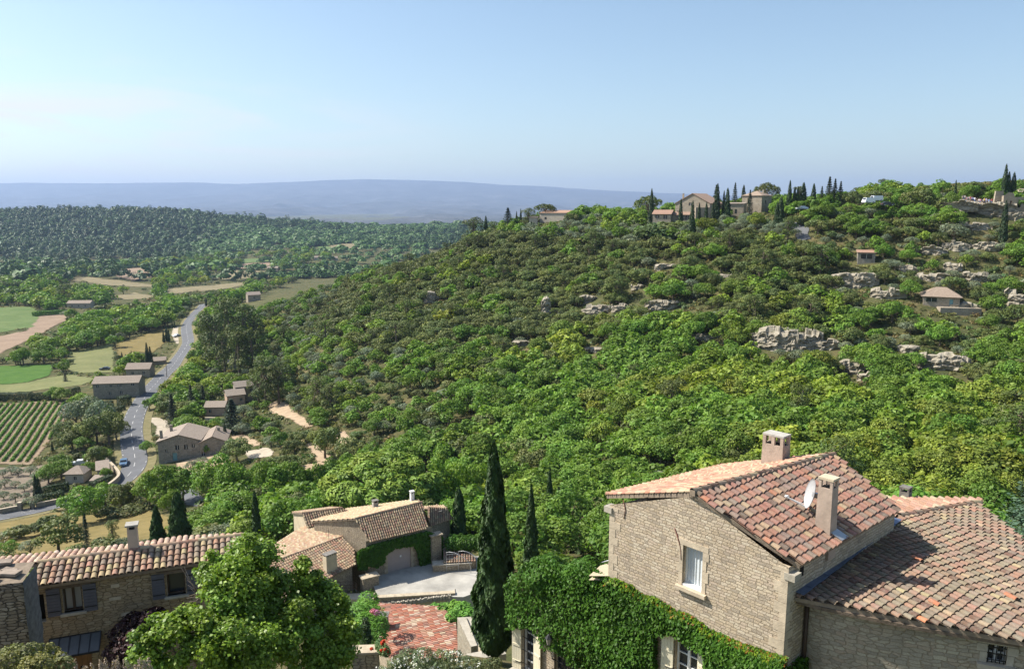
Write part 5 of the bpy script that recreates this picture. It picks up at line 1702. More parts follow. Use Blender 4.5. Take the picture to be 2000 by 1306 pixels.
 px_blob('leafy_shrub', M_VINE, 'fresh green narrow leaved shrubs between the plane tree and the terracotta roof', 'shrub',
   [(715, 1190, 52, .9), (725, 1205, 50, 1.0), (735, 1225, 48, .9), (712, 1225, 47, 1.1), (728, 1245, 45, .9), (705, 1250, 45, .9), (720, 1172, 54, .8), (700, 1205, 49, 1.1)], 4200, .15, 4, up=.9, asp=.3)
 px_blob('conifer_shrub', M_CYP, 'small dark upright conifer among the fresh green shrubs', 'shrub', [(714, 1235, 43, .35), (714, 1222, 43, .3), (715, 1248, 43, .38), (714, 1210, 43, .2)], 900, .1, 5, up=.5, asp=.3)
 px_blob('hydrangea', M_PINK, 'pale pink flower head at the lower edge of the terracotta roof', 'flower', [(735, 1196, 46, .22), (728, 1193, 46, .18)], 160, .07, 6)
 t = px_blob('geranium', M_SHRUB, 'potted geranium with bright red flowers at the corner of the roof', 'flower', [(746, 1266, 31, .28), (742, 1256, 31.2, .22), (752, 1272, 30.8, .25)], 700, .06, 7)
 L = [(*at(u, v, 30.7), .07) for u, v in ((749, 1252), (746, 1255), (752, 1268), (745, 1270), (757, 1271), (751, 1275), (726, 1266))]
 Q, c = crown(RS(8), L, 500, .045, .2, .1, low=1)
 o = link('bloom', quads_mesh('bloom', Q, c, [M_RED]), t)
 rng = RS(12)
 L = []
 for i in range(30):
  u = rng.uniform(735, 935); v = np.interp(u, [735, 790, 850, 900, 935], [1296, 1282, 1278, 1280, 1300]) + rng.uniform(2, 46)
  L.append((*at(u, v, rng.uniform(27, 29)), rng.uniform(.28, .45)))
 Q, c = crown(rng, L, 9000, .10, .3, .15, jit=1.0, up=.6, low=.6, asp=.2)
 t = link('oleander', quads_mesh('oleander', Q, c, [M_OLE]))
 tag(t, 'wide oleander bush full of white flowers along the bottom edge', 'bush')
 Pf = np.array(L)[rng.randint(0, len(L), 260)]
 d = rvec(rng, 260); d[:, 2] = np.abs(d[:, 2]); d[:, 1] = -np.abs(d[:, 1])
 ctr = Pf[:, :3] + d * Pf[:, 3:4] * 1.05
 ctr = np.repeat(ctr, 7, 0) + rng.normal(0, .035, (260 * 7, 3))
 Q = leafq(ctr, rvec(rng, len(ctr)) + np.array([0, -.4, .8]), .035 * rng.uniform(.7, 1.3, len(ctr)), rng, .8, .1)
 link('blossom', quads_mesh('blossom', Q, np.ones((len(ctr), 3)) * rng.uniform(.85, 1.05, (len(ctr), 1)), [M_WHITE]), t)
 px_blob('herb_bush', M_OLE, 'grey green low herb by the stone steps at the bottom', 'bush', [(955, 1298, 29, .3), (968, 1296, 29, .28), (945, 1303, 28.6, .3)], 700, .06, 14, asp=.3)
 px_blob('laurel_hedge', M_IVY, 'dark clipped laurel hedge behind the tiled shed', 'hedge', [(885 + i * 8, 1060 + (i % 2) * 2, 79, 1.0) for i in range(7)], 3600, .14, 15)
 def cypress_near(u, vb, vt, Y, wpx, label, n, seed, leaf, slim=.55):
  f = at(u, vb, Y); top = at(u, vt, Y)
  h = top.z - f.z; Rr = wpx / 2 / F * Y
  Q, c, mi = T_cypress(RS(seed), n, leaf, h, Rr, slim)
  t = empty('cypress_tree', f, 0, label, 'cypress')
  off = np.array(f)
  o = link('crown', quads_mesh('crown', Q[mi == 0] + off, c[mi == 0], [M_CYP_N]), t)
  tq = tubeq([off + [0, 0, -1.5], off + [0, 0, h * .35]], [.22, .12], 8)
  link('trunk', quads_mesh('trunk', tq, np.ones((len(tq), 3)), [M_BARK]), t)
  TREES.append((f.x, f.y, Rr))
 cypress_near(966, 1282, 862, 32.5, 94, 'tall dense dark cypress in the middle foreground beside the ivy wall', 30000, 1, .15, .66)
 cypress_near(1037, 1112, 945, 62, 34, 'slender cypress right behind the ivy mound', 5000, 2, .18, .8)
 cypress_near(897, 1062, 953, 84, 32, 'stout dark cypress behind the tiled wing of the house with the yard', 5000, 3, .22, .4)
 cypress_near(502, 1052, 958, 88, 19, 'thin dark cypress standing alone left of the middle house roofs', 3500, 4, .20, .5)
 cypress_near(311, 1085, 988, 92, 38, 'squat dark cypress just above the left roof ridge', 4500, 5, .22, .6)
 cypress_near(354, 1085, 960, 90, 52, 'broad dark cypress above the left roof beside the squat one', 6000, 6, .24, .55)
 cypress_near(1073, 985, 918, 105, 15, 'needle thin cypress standing in the ravine thicket', 2000, 7, .2, .6)
 cypress_near(1091, 985, 950, 104, 12, 'short thin cypress beside the needle thin one in the ravine', 1500, 8, .2, .6)
 cypress_near(1098, 990, 972, 104, 8, 'tiny young cypress in the ravine thicket', 600, 9, .2, .6)
 rng = RS(40)
 spots = [(480, 1085, 23.5, 1.0), (455, 1110, 23, .9), (500, 1110, 23.5, 1.0), (530, 1130, 23.5, .9), (470, 1150, 22.5, 1.15), (520, 1170, 23, 1.1), (440, 1165, 22, .8), (560, 1150, 24, .75),
    (600, 1125, 24, .55), (595, 1100, 24.3, .38), (615, 1150, 24, .7), (640, 1165, 24, .65), (650, 1195, 24, .75), (610, 1195, 23.5, .95), (560, 1210, 22.5, 1.1), (500, 1220, 22, 1.2), (430, 1215, 21, .9),
    (395, 1235, 20.5, .8), (340, 1215, 20.5, .55), (310, 1222, 20.5, .42), (288, 1245, 20.2, .5), (275, 1275, 20, .55), (335, 1262, 20, .8), (390, 1285, 20, .9), (450, 1270, 20.5, 1.1), (520, 1280, 21, 1.15),
    (580, 1265, 22, 1.1), (640, 1250, 23, .95), (670, 1265, 23.5, .8), (680, 1225, 24, .6), (668, 1290, 23, .8), (600, 1300, 22, 1.0), (300, 1300, 20, .6), (655, 1165, 24, .5), (418, 1098, 23, .45), (405, 1120, 22.5, .5), (415, 1145, 22, .55), (375, 1208, 21, .5)]
 L = [(*at(u, v, Y), r) for u, v, Y, r in spots]
 L2 = []
 for x, y, z, r in L:
  for k in range(7):
   d = rvec(rng, 1)[0]
   L2.append((x + d[0] * r * .55, y + d[1] * r * .55, z + d[2] * r * .62, r * rng.uniform(.26, .46)))
 Q, c = crown(rng, L2, 76000, .060, .30, .20, jit=1.25, up=.9, low=.5, asp=.75, depth=.5, inner=.35, fuzz=.28)
 base = at(470, 1420, 22.5)
 t = empty('plane_tree', (base.x, base.y, -21.5), 0, 'big bright leafy tree in front of the ochre house', 'tree')
 link('crown', quads_mesh('crown', Q, c, [M_PLANE]), t)
 bq = [tubeq([(base.x, base.y, -22.5), (base.x + .1, base.y, -19.5), (base.x, base.y + .1, -17.2)], [.34, .26, .2], 9)]
 for i in range(0, len(L), 2):
  e = np.array(L[i][:3]); s0 = np.array((base.x, base.y, -20.0 + (i % 5) * .6))
  bq.append(tubeq([s0, (s0 + e) / 2 + np.array([0, 0, .4]), e], [.12, .075, .02], 6))
 bq = np.concatenate(bq)
 link('trunk', quads_mesh('trunk', bq, np.ones((len(bq), 3)), [M_BARK]), t)
 rb = MB(); r4 = random.Random(2)
 o0 = at(392, 1165, 22.4)
 for i in range(16):
  e = at(r4.uniform(352, 385), r4.uniform(1105, 1175), 22.2)
  rb.tube([o0, (o0 + e) / 2 + V3(r4.uniform(-.08, .08), 0, r4.uniform(-.08, .08)), e], [.014, .009, .004], 4)
 tag(rb.build('dead_branch', plain_mat('dead_twig', (.30, .24, .20), .9, .2, 9)), 'spray of bare dead twigs between the right shutters and the leafy tree', 'branch')
 px_blob('smoke_bush', M_MAROON, 'dark maroon leaved shrub against the ochre house wall', 'shrub', [(262, 1218, 27.6, .5), (245, 1240, 27.4, .6), (290, 1210, 27.6, .45), (265, 1260, 27, .7), (235, 1275, 27, .6), (305, 1200, 27.8, .35), (255, 1290, 27, .7)], 3200, .08, 21)
 rng = RS(22)
 L = [(*at(u, v, Y), r) for u, v, Y, r in ((20, 1285, 16, .32), (55, 1275, 16, .26), (45, 1300, 15.8, .35), (85, 1290, 16, .25), (105, 1272, 16.2, .14), (75, 1268, 16.2, .16), (12, 1300, 15.6, .35), (120, 1300, 15.8, .25), (70, 1305, 15.5, .35), (118, 1280, 16, .12), (98, 1262, 16.2, .10), (30, 1268, 16.2, .16))]
 Q, c = crown(rng, L, 3600, .038, .25, .15, jit=.9, up=.6, low=.7, asp=.6)
 tag(link('garden_shrub', quads_mesh('garden_shrub', Q, c, [leaf_mat('yellow_green_leaf', (.17, .175, .055), 0, 0)])), 'yellow green small leaved shrub filling the bottom left corner', 'shrub')
 rng = RS(23)
 P = []; Nn = []
 for i in range(30):
  u = rng.uniform(132, 300); vt = 1285 + rng.uniform(-5, 14) + abs(u - 215) * .03 - (6 if 225 < u < 245 else 0)
  top = at(u, vt, 16.5); hh = rng.uniform(.5, .7)
  m = 120
  s = rng.rand(m)
  lean = rng.normal(0, .03, 2)
  rad = .040 * np.sin(np.pi * np.clip(s * .92 + .08, 0, 1)) ** .6
  a = rng.uniform(0, 6.28, m)
  P.append(np.stack([top.x + lean[0] * s + np.cos(a) * rad, top.y + lean[1] * s + np.sin(a) * rad, top.z - s * hh], -1))
  Nn.append(np.stack([np.cos(a), np.sin(a), np.full(m, .8)], -1))
 P = np.concatenate(P); Nn = np.concatenate(Nn)
 Q = leafq(P, Nn + rvec(rng, len(P)) * .6, .022 * rng.uniform(.6, 1.3, len(P)), rng, .5)
 tag(link('flower_spikes', quads_mesh('flower_spikes', Q, tint(rng, len(P), .2, .05), [leaf_mat('dry_flower_spike', (.42, .33, .27), 0, 0)])), 'row of dry pinkish flower spikes along the bottom edge', 'plant', kind='stuff')
M_OLE = leaf_mat('oleander_leaf', (.135, .17, .075), .0, .0)
M_CYP_N = leaf_mat('near_cypress_leaf', (.044, .088, .022), .0, .0, trans=.12)
gardens()
KEEP = []       # photo boxes (u0, v0, u1, v1, distance) the scatter must leave in sight
CLEAR = []      # world polygons without trees
SPOTS = []      # single photo points to keep in sight (u, v, distance)
def field_mat(name, a, b, scale=.5, stripes=None):
 m, nt, out = newmat(name)
 g = N(nt, 'ShaderNodeNewGeometry')
 f = noise_tex(nt, g.outputs['Position'], scale, 6, .6)
 c = ramp(nt, f, [(.3, a), (.7, b)])
 sv_ = N(nt, 'ShaderNodeVectorMath', operation='MULTIPLY'); sv_.inputs[1].default_value = (.06, .9, 1); nt.links.new(g.outputs['Position'], sv_.inputs[0])
 c = mixc(nt, .5, c, ramp(nt, noise_tex(nt, sv_.outputs[0], 1.0, 4, .6), [(.3, (.72, .74, .70)), (.7, (1.2, 1.18, 1.15))]), 'MULTIPLY')
 f2 = noise_tex(nt, g.outputs['Position'], scale * 7, 4, .6)
 c = mixc(nt, .45, c, ramp(nt, f2, [(.3, (.7, .7, .7)), (.7, (1.25, 1.25, 1.25))]), 'MULTIPLY')
 b_ = N(nt, 'ShaderNodeBsdfPrincipled'); b_.inputs['Roughness'].default_value = .95; b_.inputs['Specular IOR Level'].default_value = .1
 nt.links.new(c, b_.inputs['Base Color']); nt.links.new(b_.outputs[0], out.inputs[0])
 return m
def sheet(name, px, mat, label, cell=1.0, off=.12, kind='structure', wob=0.0):
 """flat ground cover draped over the terrain inside a photo outline"""
 W_ = [G(u, v) for u, v in px]
 CLEAR.append([(p.x, p.y) for p in W_])
 xs = [p.x for p in W_]; ys = [p.y for p in W_]
 nx = int((max(xs) - min(xs)) / cell) + 2; ny = int((max(ys) - min(ys)) / cell) + 2
 gx, gy = np.meshgrid(min(xs) + np.arange(nx) * cell, min(ys) + np.arange(ny) * cell, indexing='ij')
 wx = gx + vnoise(gx, gy, .5 / cell, 3) * cell * wob; wy = gy + vnoise(gx, gy, .5 / cell, 4) * cell * wob
 ins = inpoly(wx + cell / 2, wy + cell / 2, [(p.x, p.y) for p in W_])
 i, j = np.nonzero(ins)
 q = np.empty((len(i), 4, 3))
 for k, (a, b) in enumerate(((0, 0), (1, 0), (1, 1), (0, 1))):
  x = min(xs) + (i + a) * cell; y = min(ys) + (j + b) * cell
  q[:, k, 0] = x; q[:, k, 1] = y; q[:, k, 2] = H(x, y) + off
 o = link(name, quads_mesh(name, q, np.ones((len(q), 3)), [mat]))
 bm = bmesh.new(); bm.from_mesh(o.data); bmesh.ops.remove_doubles(bm, verts=bm.verts, dist=.005); bm.to_mesh(o.data); bm.free()
 tag(o, label, name.replace('_', ' ') if kind != 'structure' else None, kind=kind)
 return o, W_
def spline(P, n):
 P = [np.array(p) for p in P]
 out = []
 for i in range(len(P) - 1):
  p0 = P[max(i - 1, 0)]; p1 = P[i]; p2 = P[i + 1]; p3 = P[min(i + 2, len(P) - 1)]
  for k in range(n):
   t = k / n
   out.append(.5 * (2 * p1 + (p2 - p0) * t + (2 * p0 - 5 * p1 + 4 * p2 - p3) * t * t + (3 * p1 - p0 - 3 * p2 + p3) * t ** 3))
 out.append(P[-1])
 return np.array(out)
def ribbon(name, C, w0, w1, off, mat, label, kind='structure', dash=None, cross=4):
 """strip between lateral offsets w0..w1 along the ground centre line C (n,2)"""
 T = np.gradient(C, axis=0); T /= np.linalg.norm(T, axis=1)[:, None]
 Nn = np.stack([T[:, 1], -T[:, 0]], 1)
 s = np.concatenate([[0], np.cumsum(np.linalg.norm(np.diff(C, axis=0), axis=1))])
 q = []
 for i in range(len(C) - 1):
  if dash and (s[i] % (dash[0] + dash[1])) > dash[0]: continue
  for k in range(cross):
   a = w0 + (w1 - w0) * k / cross; b = w0 + (w1 - w0) * (k + 1) / cross
   q.append([(*(C[i] + Nn[i] * a), 0), (*(C[i] + Nn[i] * b), 0), (*(C[i + 1] + Nn[i + 1] * b), 0), (*(C[i + 1] + Nn[i + 1] * a), 0)])
 q = np.array(q)
 q[:, :, 2] = H(q[:, :, 0], q[:, :, 1]) + off
 o = link(name, quads_mesh(name, q, np.ones((len(q), 3)), [mat]))
 bm = bmesh.new(); bm.from_mesh(o.data); bmesh.ops.remove_doubles(bm, verts=bm.verts, dist=.003); bm.to_mesh(o.data); bm.free()
 return tag(o, label, kind=kind)
M_ASPHALT = plain_mat('asphalt', (.125, .128, .136), .9, .14, .35, bump=.1)
M_LINE = plain_mat('road_paint', (.58, .57, .55), .7, .12, 2)
M_GRAVEL = field_mat('pale_gravel', (.38, .325, .255), (.48, .42, .335), .6)
M_DIRT = field_mat('dirt_track', (.34, .25, .17), (.46, .35, .24), .5)
road_px = [(398, 594), (388, 605), (374, 620), (365, 634), (364, 645), (366, 657), (368, 671), (353, 692), (336, 718), (319, 732), (296, 758), (278, 784), (264, 810), (256, 836), (257, 862), (263, 888), (269, 908), (266, 927), (247, 941), (222, 956), (190, 968), (150, 980), (110, 990), (60, 999), (0, 1011), (-90, 1028)]
rc = [G(u, v) for u, v in road_px]
RC = spline([(p.x, p.y) for p in rc], 30)
for _ in range(40):
 RC[1:-1] = (RC[:-2] + RC[2:]) / 2 * .5 + RC[1:-1] * .5
s_ = np.concatenate([[0], np.cumsum(np.linalg.norm(np.diff(RC, axis=0), axis=1))])
m_ = int(s_[-1] / 1.0)
RC = np.stack([np.interp(np.linspace(0, s_[-1], m_), s_, RC[:, k]) for k in (0, 1)], 1)
for _ in range(140):
 RC[1:-1] = (RC[:-2] + RC[2:]) / 2 * .5 + RC[1:-1] * .5
ribbon('road', RC, -3.0, 3.0, .22, M_ASPHALT, 'grey asphalt country road winding up the valley', cross=6)
ribbon('road_marking', RC, -.06, .06, .26, M_LINE, 'white dashed centre line of the valley road', dash=(3, 4), cross=1)
ribbon('road_marking', RC, -2.78, -2.66, .26, M_LINE, 'white dashed line along one edge of the valley road', dash=(1.5, 3.5), cross=1)
ribbon('road_marking', RC, 2.66, 2.78, .26, M_LINE, 'white dashed line along the other edge of the valley road', dash=(1.5, 3.5), cross=1)
ribbon('verge', RC, -5.2, -3.0, .14, field_mat('dry_verge', (.155, .145, .07), (.235, .20, .11), .5), 'dry grass verge of the valley road', cross=3)
ribbon('verge', RC, 3.0, 4.6, .14, bpy.data.materials['dry_verge'], 'dry grass verge on the far side of the valley road', cross=3)
for i in range(0, len(RC), 3):
 x, y = RC[i]; z = Hf(x, y)
 u, v = proj([(x, y, z)]); u = u[0]; v = v[0]
 if not (100 < u < 235 and 945 < v < 995):
  SPOTS.append((u, v, y)); SPOTS.append((u + 700 / y * 3, v, y)); SPOTS.append((u - 700 / y * 3, v, y))
TREELESS_ROAD = RC
M_SOIL = field_mat('vineyard_soil', (.24, .18, .12), (.31, .235, .165), .4)
M_GREEN = field_mat('green_crop', (.055, .125, .022), (.09, .165, .034), .25)
M_MEADOW = field_mat('pale_meadow', (.155, .17, .07), (.21, .21, .095), .12)
M_STUB = field_mat('dry_grass', (.17, .138, .055), (.245, .19, .08), .3)
M_TAN = field_mat('tan_field', (.205, .175, .10), (.27, .225, .135), .06)
M_PINKS = field_mat('pink_soil', (.27, .195, .14), (.34, .25, .18), .1)
M_FGREEN = field_mat('far_green_field', (.10, .155, .05), (.145, .19, .07), .06)
FIELDS = [
 ('field', [(-60, 790), (0, 789), (130, 785), (123, 830), (92, 868), (60, 908), (-60, 905)], M_SOIL, 'bare brown vineyard soil', .6),
 ('field', [(-40, 717), (60, 713), (106, 712), (96, 734), (52, 747), (-40, 754)], M_GREEN, 'bright green crop field', .8),
 ('field', [(131, 690), (170, 681), (219, 672), (223, 700), (221, 727), (150, 729), (133, 724)], M_MEADOW, 'pale mown meadow', .9),
 ('field', [(-40, 755), (50, 748), (110, 735), (140, 732), (190, 740), (160, 752), (60, 765), (-40, 770)], M_MEADOW, 'rough grass strip above the hedge', .9),
 ('field', [(226, 672), (262, 660), (318, 642), (330, 648), (320, 672), (296, 690), (262, 686), (232, 700)], M_STUB, 'dry grass plot by the road bend', 1.0),
 ('field', [(-60, 602), (60, 599), (82, 612), (62, 640), (0, 650), (-60, 652)], M_FGREEN, 'green meadow at the left edge', 1.6),
 ('field', [(62, 616), (131, 611), (132, 626), (100, 640), (58, 664), (0, 690), (-60, 694), (-60, 668), (54, 646)], M_PINKS, 'pinkish ploughed field', 1.3),
 ('field', [(203, 529), (240, 525), (276, 523), (298, 541), (262, 549), (232, 541)], M_PINKS, 'tan field in the plain', 3.0),
 ('field', [(222, 579), (262, 571), (300, 578), (290, 584), (240, 585)], M_TAN, 'small dry field among the trees', 2.5),
 ('field', [(318, 565), (400, 558), (482, 551), (484, 557), (430, 566), (330, 574)], M_TAN, 'long dry field strip', 3.0),
 ('field', [(402, 541), (450, 528), (560, 530), (602, 528), (602, 536), (540, 540), (440, 546)], M_TAN, 'broad straw coloured field', 3.5),
 ('field', [(474, 506), (545, 501), (536, 511), (470, 514)], M_FGREEN, 'green field below the wooded hill', 4.0),
 ('field', [(470, 516), (532, 513), (526, 520), (468, 525)], M_PINKS, 'pink soil field below the wooded hill', 4.0),
 ('field', [(640, 481), (690, 475), (702, 485), (650, 491)], M_TAN, 'pale far field', 5.0),
 ('field', [(614, 482), (640, 481), (652, 490), (640, 491)], M_FGREEN, 'far green field corner', 5.0),
 ('field', [(150, 540), (215, 546), (300, 556), (300, 561), (200, 556), (140, 549)], M_TAN, 'dry strip in the plain', 3.0),
 ('field', [(-60, 515), (20, 513), (24, 518), (-60, 524)], M_PINKS, 'pink strip under the wooded hill', 4.0),
 ('field', [(-30, 1080), (40, 1050), (120, 1014), (210, 1000), (290, 998), (330, 1010), (345, 1030), (300, 1062), (160, 1075), (60, 1090)], M_STUB, 'golden dry meadow', .5),
 ('field', [(-90, 1040), (0, 1021), (110, 1000), (130, 1004), (110, 1016), (0, 1042), (-90, 1056)], M_STUB, 'golden grass bank below the road', .5),
 ('gravel_drive', [(278, 818), (305, 815), (326, 822), (336, 846), (318, 856), (304, 852), (306, 832), (296, 825), (278, 826)], M_GRAVEL, 'white gravel drive turning off the road', .5),
 ('path', [(522, 792), (538, 784), (560, 786), (572, 803), (592, 815), (612, 833), (596, 837), (566, 818), (530, 808)], M_DIRT, 'pale dirt track', .5),
 ('path', [(655, 846), (672, 842), (690, 862), (672, 872), (658, 862)], M_DIRT, 'pale dirt clearing', .5),
 ('path', [(598, 866), (614, 864), (640, 884), (655, 905), (620, 900)], M_DIRT, 'dirt track between the bushes', .5),
 ('path', [(590, 910), (630, 900), (640, 925), (600, 935)], M_DIRT, 'bare earth by the tall plane trees', .5),
 ('path', [(450, 850), (480, 850), (515, 868), (495, 872), (460, 862)], M_DIRT, 'earth forecourt', .5),
 ('terrace', [(478, 882), (520, 874), (535, 882), (528, 892), (486, 896)], M_GRAVEL, 'white paved terrace among the trees', .4),
 ('yard_ground', [(345, 905), (395, 890), (440, 880), (440, 905), (400, 925), (350, 930)], M_DIRT, 'earth yard in front of the farmhouse', .5),
 ('lay_by', [(338, 640), (352, 636), (358, 652), (356, 668), (345, 672), (335, 655)], M_GRAVEL, 'gravel lay by at the bend', .6),
 ('lay_by', [(236, 870), (246, 866), (250, 890), (256, 912), (246, 928), (236, 905)], M_GRAVEL, 'gravel pull in by the parked car', .4),
 ('orchard_ground', [(-60, 915), (50, 912), (110, 905), (110, 925), (80, 965), (20, 1000), (-60, 1008)], field_mat('orchard_soil', (.19, .155, .12), (.25, .205, .16), .3), 'bare earth under the olive trees', .5),
 ('car_park', [(352, 960), (378, 952), (400, 975), (385, 990), (362, 985)], M_ASPHALT, 'grey tarmac turning area', .4),
]
for nm, px, mt, lb, cell in FIELDS:
 o, W_ = sheet(nm, px, mt, lb, cell, .10 + cell * .06, wob=.6)
 yy = sum(p.y for p in W_) / len(W_)
 us = [p[0] for p in px]; vs = [p[1] for p in px]
 if nm in ('field', 'gravel_drive', 'path', 'terrace', 'orchard_ground', 'lay_by', 'yard_ground', 'car_park'):
  for a in np.linspace(min(us), max(us), 14):
   for b in np.linspace(min(vs), max(vs), 8):
    if inpoly([a], [b], px)[0] and a > -20: SPOTS.append((a, b, float(G(a, b).y)))
M_ROOF_FAR = None
def roof_far_mat():
 m, nt, out = newmat('distant_tile_roof')
 g = N(nt, 'ShaderNodeNewGeometry')
 f = noise_tex(nt, g.outputs['Position'], 2.6, 6, .75)
 c = ramp(nt, f, [(.25, (.17, .135, .11)), (.45, (.27, .215, .17)), (.6, (.32, .26, .205)), (.75, (.38, .315, .245))])
 a = N(nt, 'ShaderNodeAttribute', attribute_name='Col')
 c = mixc(nt, 1.0, c, a.outputs['Color'], 'MULTIPLY')
 b = N(nt, 'ShaderNodeBsdfPrincipled'); b.inputs['Roughness'].default_value = .9
 nt.links.new(c, b.inputs['Base Color']); nt.links.new(b.outputs[0], out.inputs[0])
 return m
M_ROOF_FAR = roof_far_mat()
M_FARWALL = stone_mat('distant_stone_wall', [(.40, .345, .265), (.46, .40, .31), (.34, .29, .225)], (.26, .22, .17), 2.0, 4.0, .06)
M_FARWALL_G = stone_mat('distant_grey_wall', [(.30, .275, .23), (.35, .32, .265), (.26, .235, .195)], (.18, .165, .14), 2.0, 4.0, .06, patch=(.42, .39, .33))
M_PALEWALL = plain_mat('pale_render', (.45, .40, .33), .9, .12, 1.0)
M_PINKWALL = plain_mat('ochre_render', (.46, .33, .24), .9, .15, 1.0)
M_SHUT_B = plain_mat('blue_green_paint', (.16, .30, .32), .6, .1, 3)
def block(root, p, L, Wd, az, h, rh, mwall, wins=(), gwins=(), hip=False, rcol=(1, 1, 1), over=.35, shed=False, chim=(), deep=1.5, door=None, ridge_along=True):
 """gabled block. p = middle of the front foot, az = heading of the front wall (0 = runs along +X, front faces -Y)"""
 X = V3(math.cos(az), math.sin(az), 0); Yb = V3(-math.sin(az), math.cos(az), 0)
 P = Vector(p) - X * (L / 2)
 CLEAR.append([tuple((P + X * a + Yb * b)[:2]) for a, b in ((-2, -1.5), (L + 2, -1.5), (L + 2, Wd + 2), (-2, Wd + 2))])
 mb = MB()
 holes = [(L / 2 + x - w / 2, L / 2 + x + w / 2, z, z + hh) for x, z, w, hh in wins]
 if door: holes.append((L / 2 + door[0] - door[1] / 2, L / 2 + door[0] + door[1] / 2, 0.05, door[2]))
 gh = [(Wd / 2 + x - w / 2, Wd / 2 + x + w / 2, z, z + hh) for x, z, w, hh in gwins]
 hb = h if shed is False else h
 if ridge_along:
  front = [(0, -deep), (L, -deep), (L, h), (0, h)]
  if shed: side = [(0, -deep), (Wd, -deep), (Wd, h + rh), (0, h)]
  elif hip: side = [(0, -deep), (Wd, -deep), (Wd, h), (0, h)]
  else: side = [(0, -deep), (Wd, -deep), (Wd, h), (Wd / 2, h + rh), (0, h)]
  rear = [(0, -deep), (L, -deep), (L, h + (rh if shed else 0)), (0, h + (rh if shed else 0))]
 else:
  front = [(0, -deep), (L, -deep), (L, h), (L / 2, h + rh), (0, h)]
  side = [(0, -deep), (Wd, -deep), (Wd, h), (0, h)]; rear = front
 wall(mb, P, X, front, holes, .25, out=-Yb)
 wall(mb, P + X * L, Yb, side, gh, .25, out=X)
 wall(mb, P, Yb, side, (), out=-X)
 wall(mb, P + Yb * Wd, X, rear, (), out=Yb)
 mb.build('wall', [mwall], root)
 rb = MB()
 def slab(q, t=.16):
  q = [Vector(a) for a in q]
  n = (q[1] - q[0]).cross(q[2] - q[0]).normalized()
  if n.z < 0: n = -n; q.reverse()
  top = [a + n * .14 for a in q]; bot = [a - n * .03 for a in q]
  rb.face(top, None, rcol); rb.face(list(reversed(bot)), None, rcol)
  for i in range(len(q)):
   j = (i + 1) % len(q); rb.face([bot[i], bot[j], top[j], top[i]], None, tuple(c * .8 for c in rcol))
 o = over
 if ridge_along:
  e0, e1 = P - X * o - Yb * o, P + X * (L + o) - Yb * o
  b0, b1 = P - X * o + Yb * (Wd + o), P + X * (L + o) + Yb * (Wd + o)
  if shed:
   k = rh / Wd
   slab([e0 + Z * (h - o * k), e1 + Z * (h - o * k), b1 + Z * (h + rh + o * k), b0 + Z * (h + rh + o * k)])
  else:
   k = rh / (Wd / 2)
   r0, r1 = P - X * o + Yb * Wd / 2 + Z * (h + rh), P + X * (L + o) + Yb * Wd / 2 + Z * (h + rh)
   if hip: r0 = r0 + X * (Wd / 2); r1 = r1 - X * (Wd / 2)
   E = Z * (h - o * k)
   slab([e0 + E, e1 + E, r1, r0]); slab([b1 + E, b0 + E, r0, r1])
   if hip: slab([b0 + E, e0 + E, r0]); slab([e1 + E, b1 + E, r1])
 else:
  k = rh / (L / 2)
  r0, r1 = P + X * L / 2 - Yb * o + Z * (h + rh), P + X * L / 2 + Yb * (Wd + o) + Z * (h + rh)
  E = Z * (h - o * k)
  slab([P - X * o - Yb * o + E, r0, r1, P - X * o + Yb * (Wd + o) + E]); slab([r0, P + X * (L + o) - Yb * o + E, P + X * (L + o) + Yb * (Wd + o) + E, r1])
 ro = rb.build('roof', [M_ROOF_FAR], root, merge=False)
 for s0, s1, h0, h1 in holes[:len(wins)]:
  wb = MB(); wb.box(P + X * (s0 + s1) / 2 + Yb * .2 + Z * (h0 + h1) / 2, (s1 - s0) / 2 - .01, .02, (h1 - h0) / 2 - .01, X, Yb, Z)
  wb.box(P + X * (s0 + s1) / 2 + Yb * .16 + Z * (h0 + h1) / 2, .03, .02, (h1 - h0) / 2 - .02, X, Yb, Z, m=1)
  wb.build('window', [M_GLASS, M_FRAME_W], root, merge=False)
 if door:
  s0, s1, h0, h1 = holes[-1]
  wb = MB(); wb.box(P + X * (s0 + s1) / 2 + Yb * .15 + Z * (h0 + h1) / 2, (s1 - s0) / 2 - .01, .03, (h1 - h0) / 2 - .01, X, Yb, Z); wb.build('door', M_SHUT_B, root)
 for s0, s1, h0, h1 in gh:
  wb = MB(); wb.box(P + X * (L - .2) + Yb * (s0 + s1) / 2 + Z * (h0 + h1) / 2, .02, (s1 - s0) / 2 - .01, (h1 - h0) / 2 - .01, X, Yb, Z); wb.build('window', M_GLASS, root)
 for cx, cyy, ch in chim:
  cb = MB(); q = P + X * (L / 2 + cx) + Yb * cyy
  cb.box(q + Z * (h + rh * .5 + ch / 2), .32, .28, ch / 2 + rh * .3, X, Yb, Z, taper=.9); cb.box(q + Z * (h + rh * .8 + ch + .05), .36, .32, .05, X, Yb, Z)
  cb.build('chimney', mwall, ro)
 return P, X, Yb
def keep(u0, v0, u1, v1, Y): KEEP.append((u0, v0, u1, v1, Y))
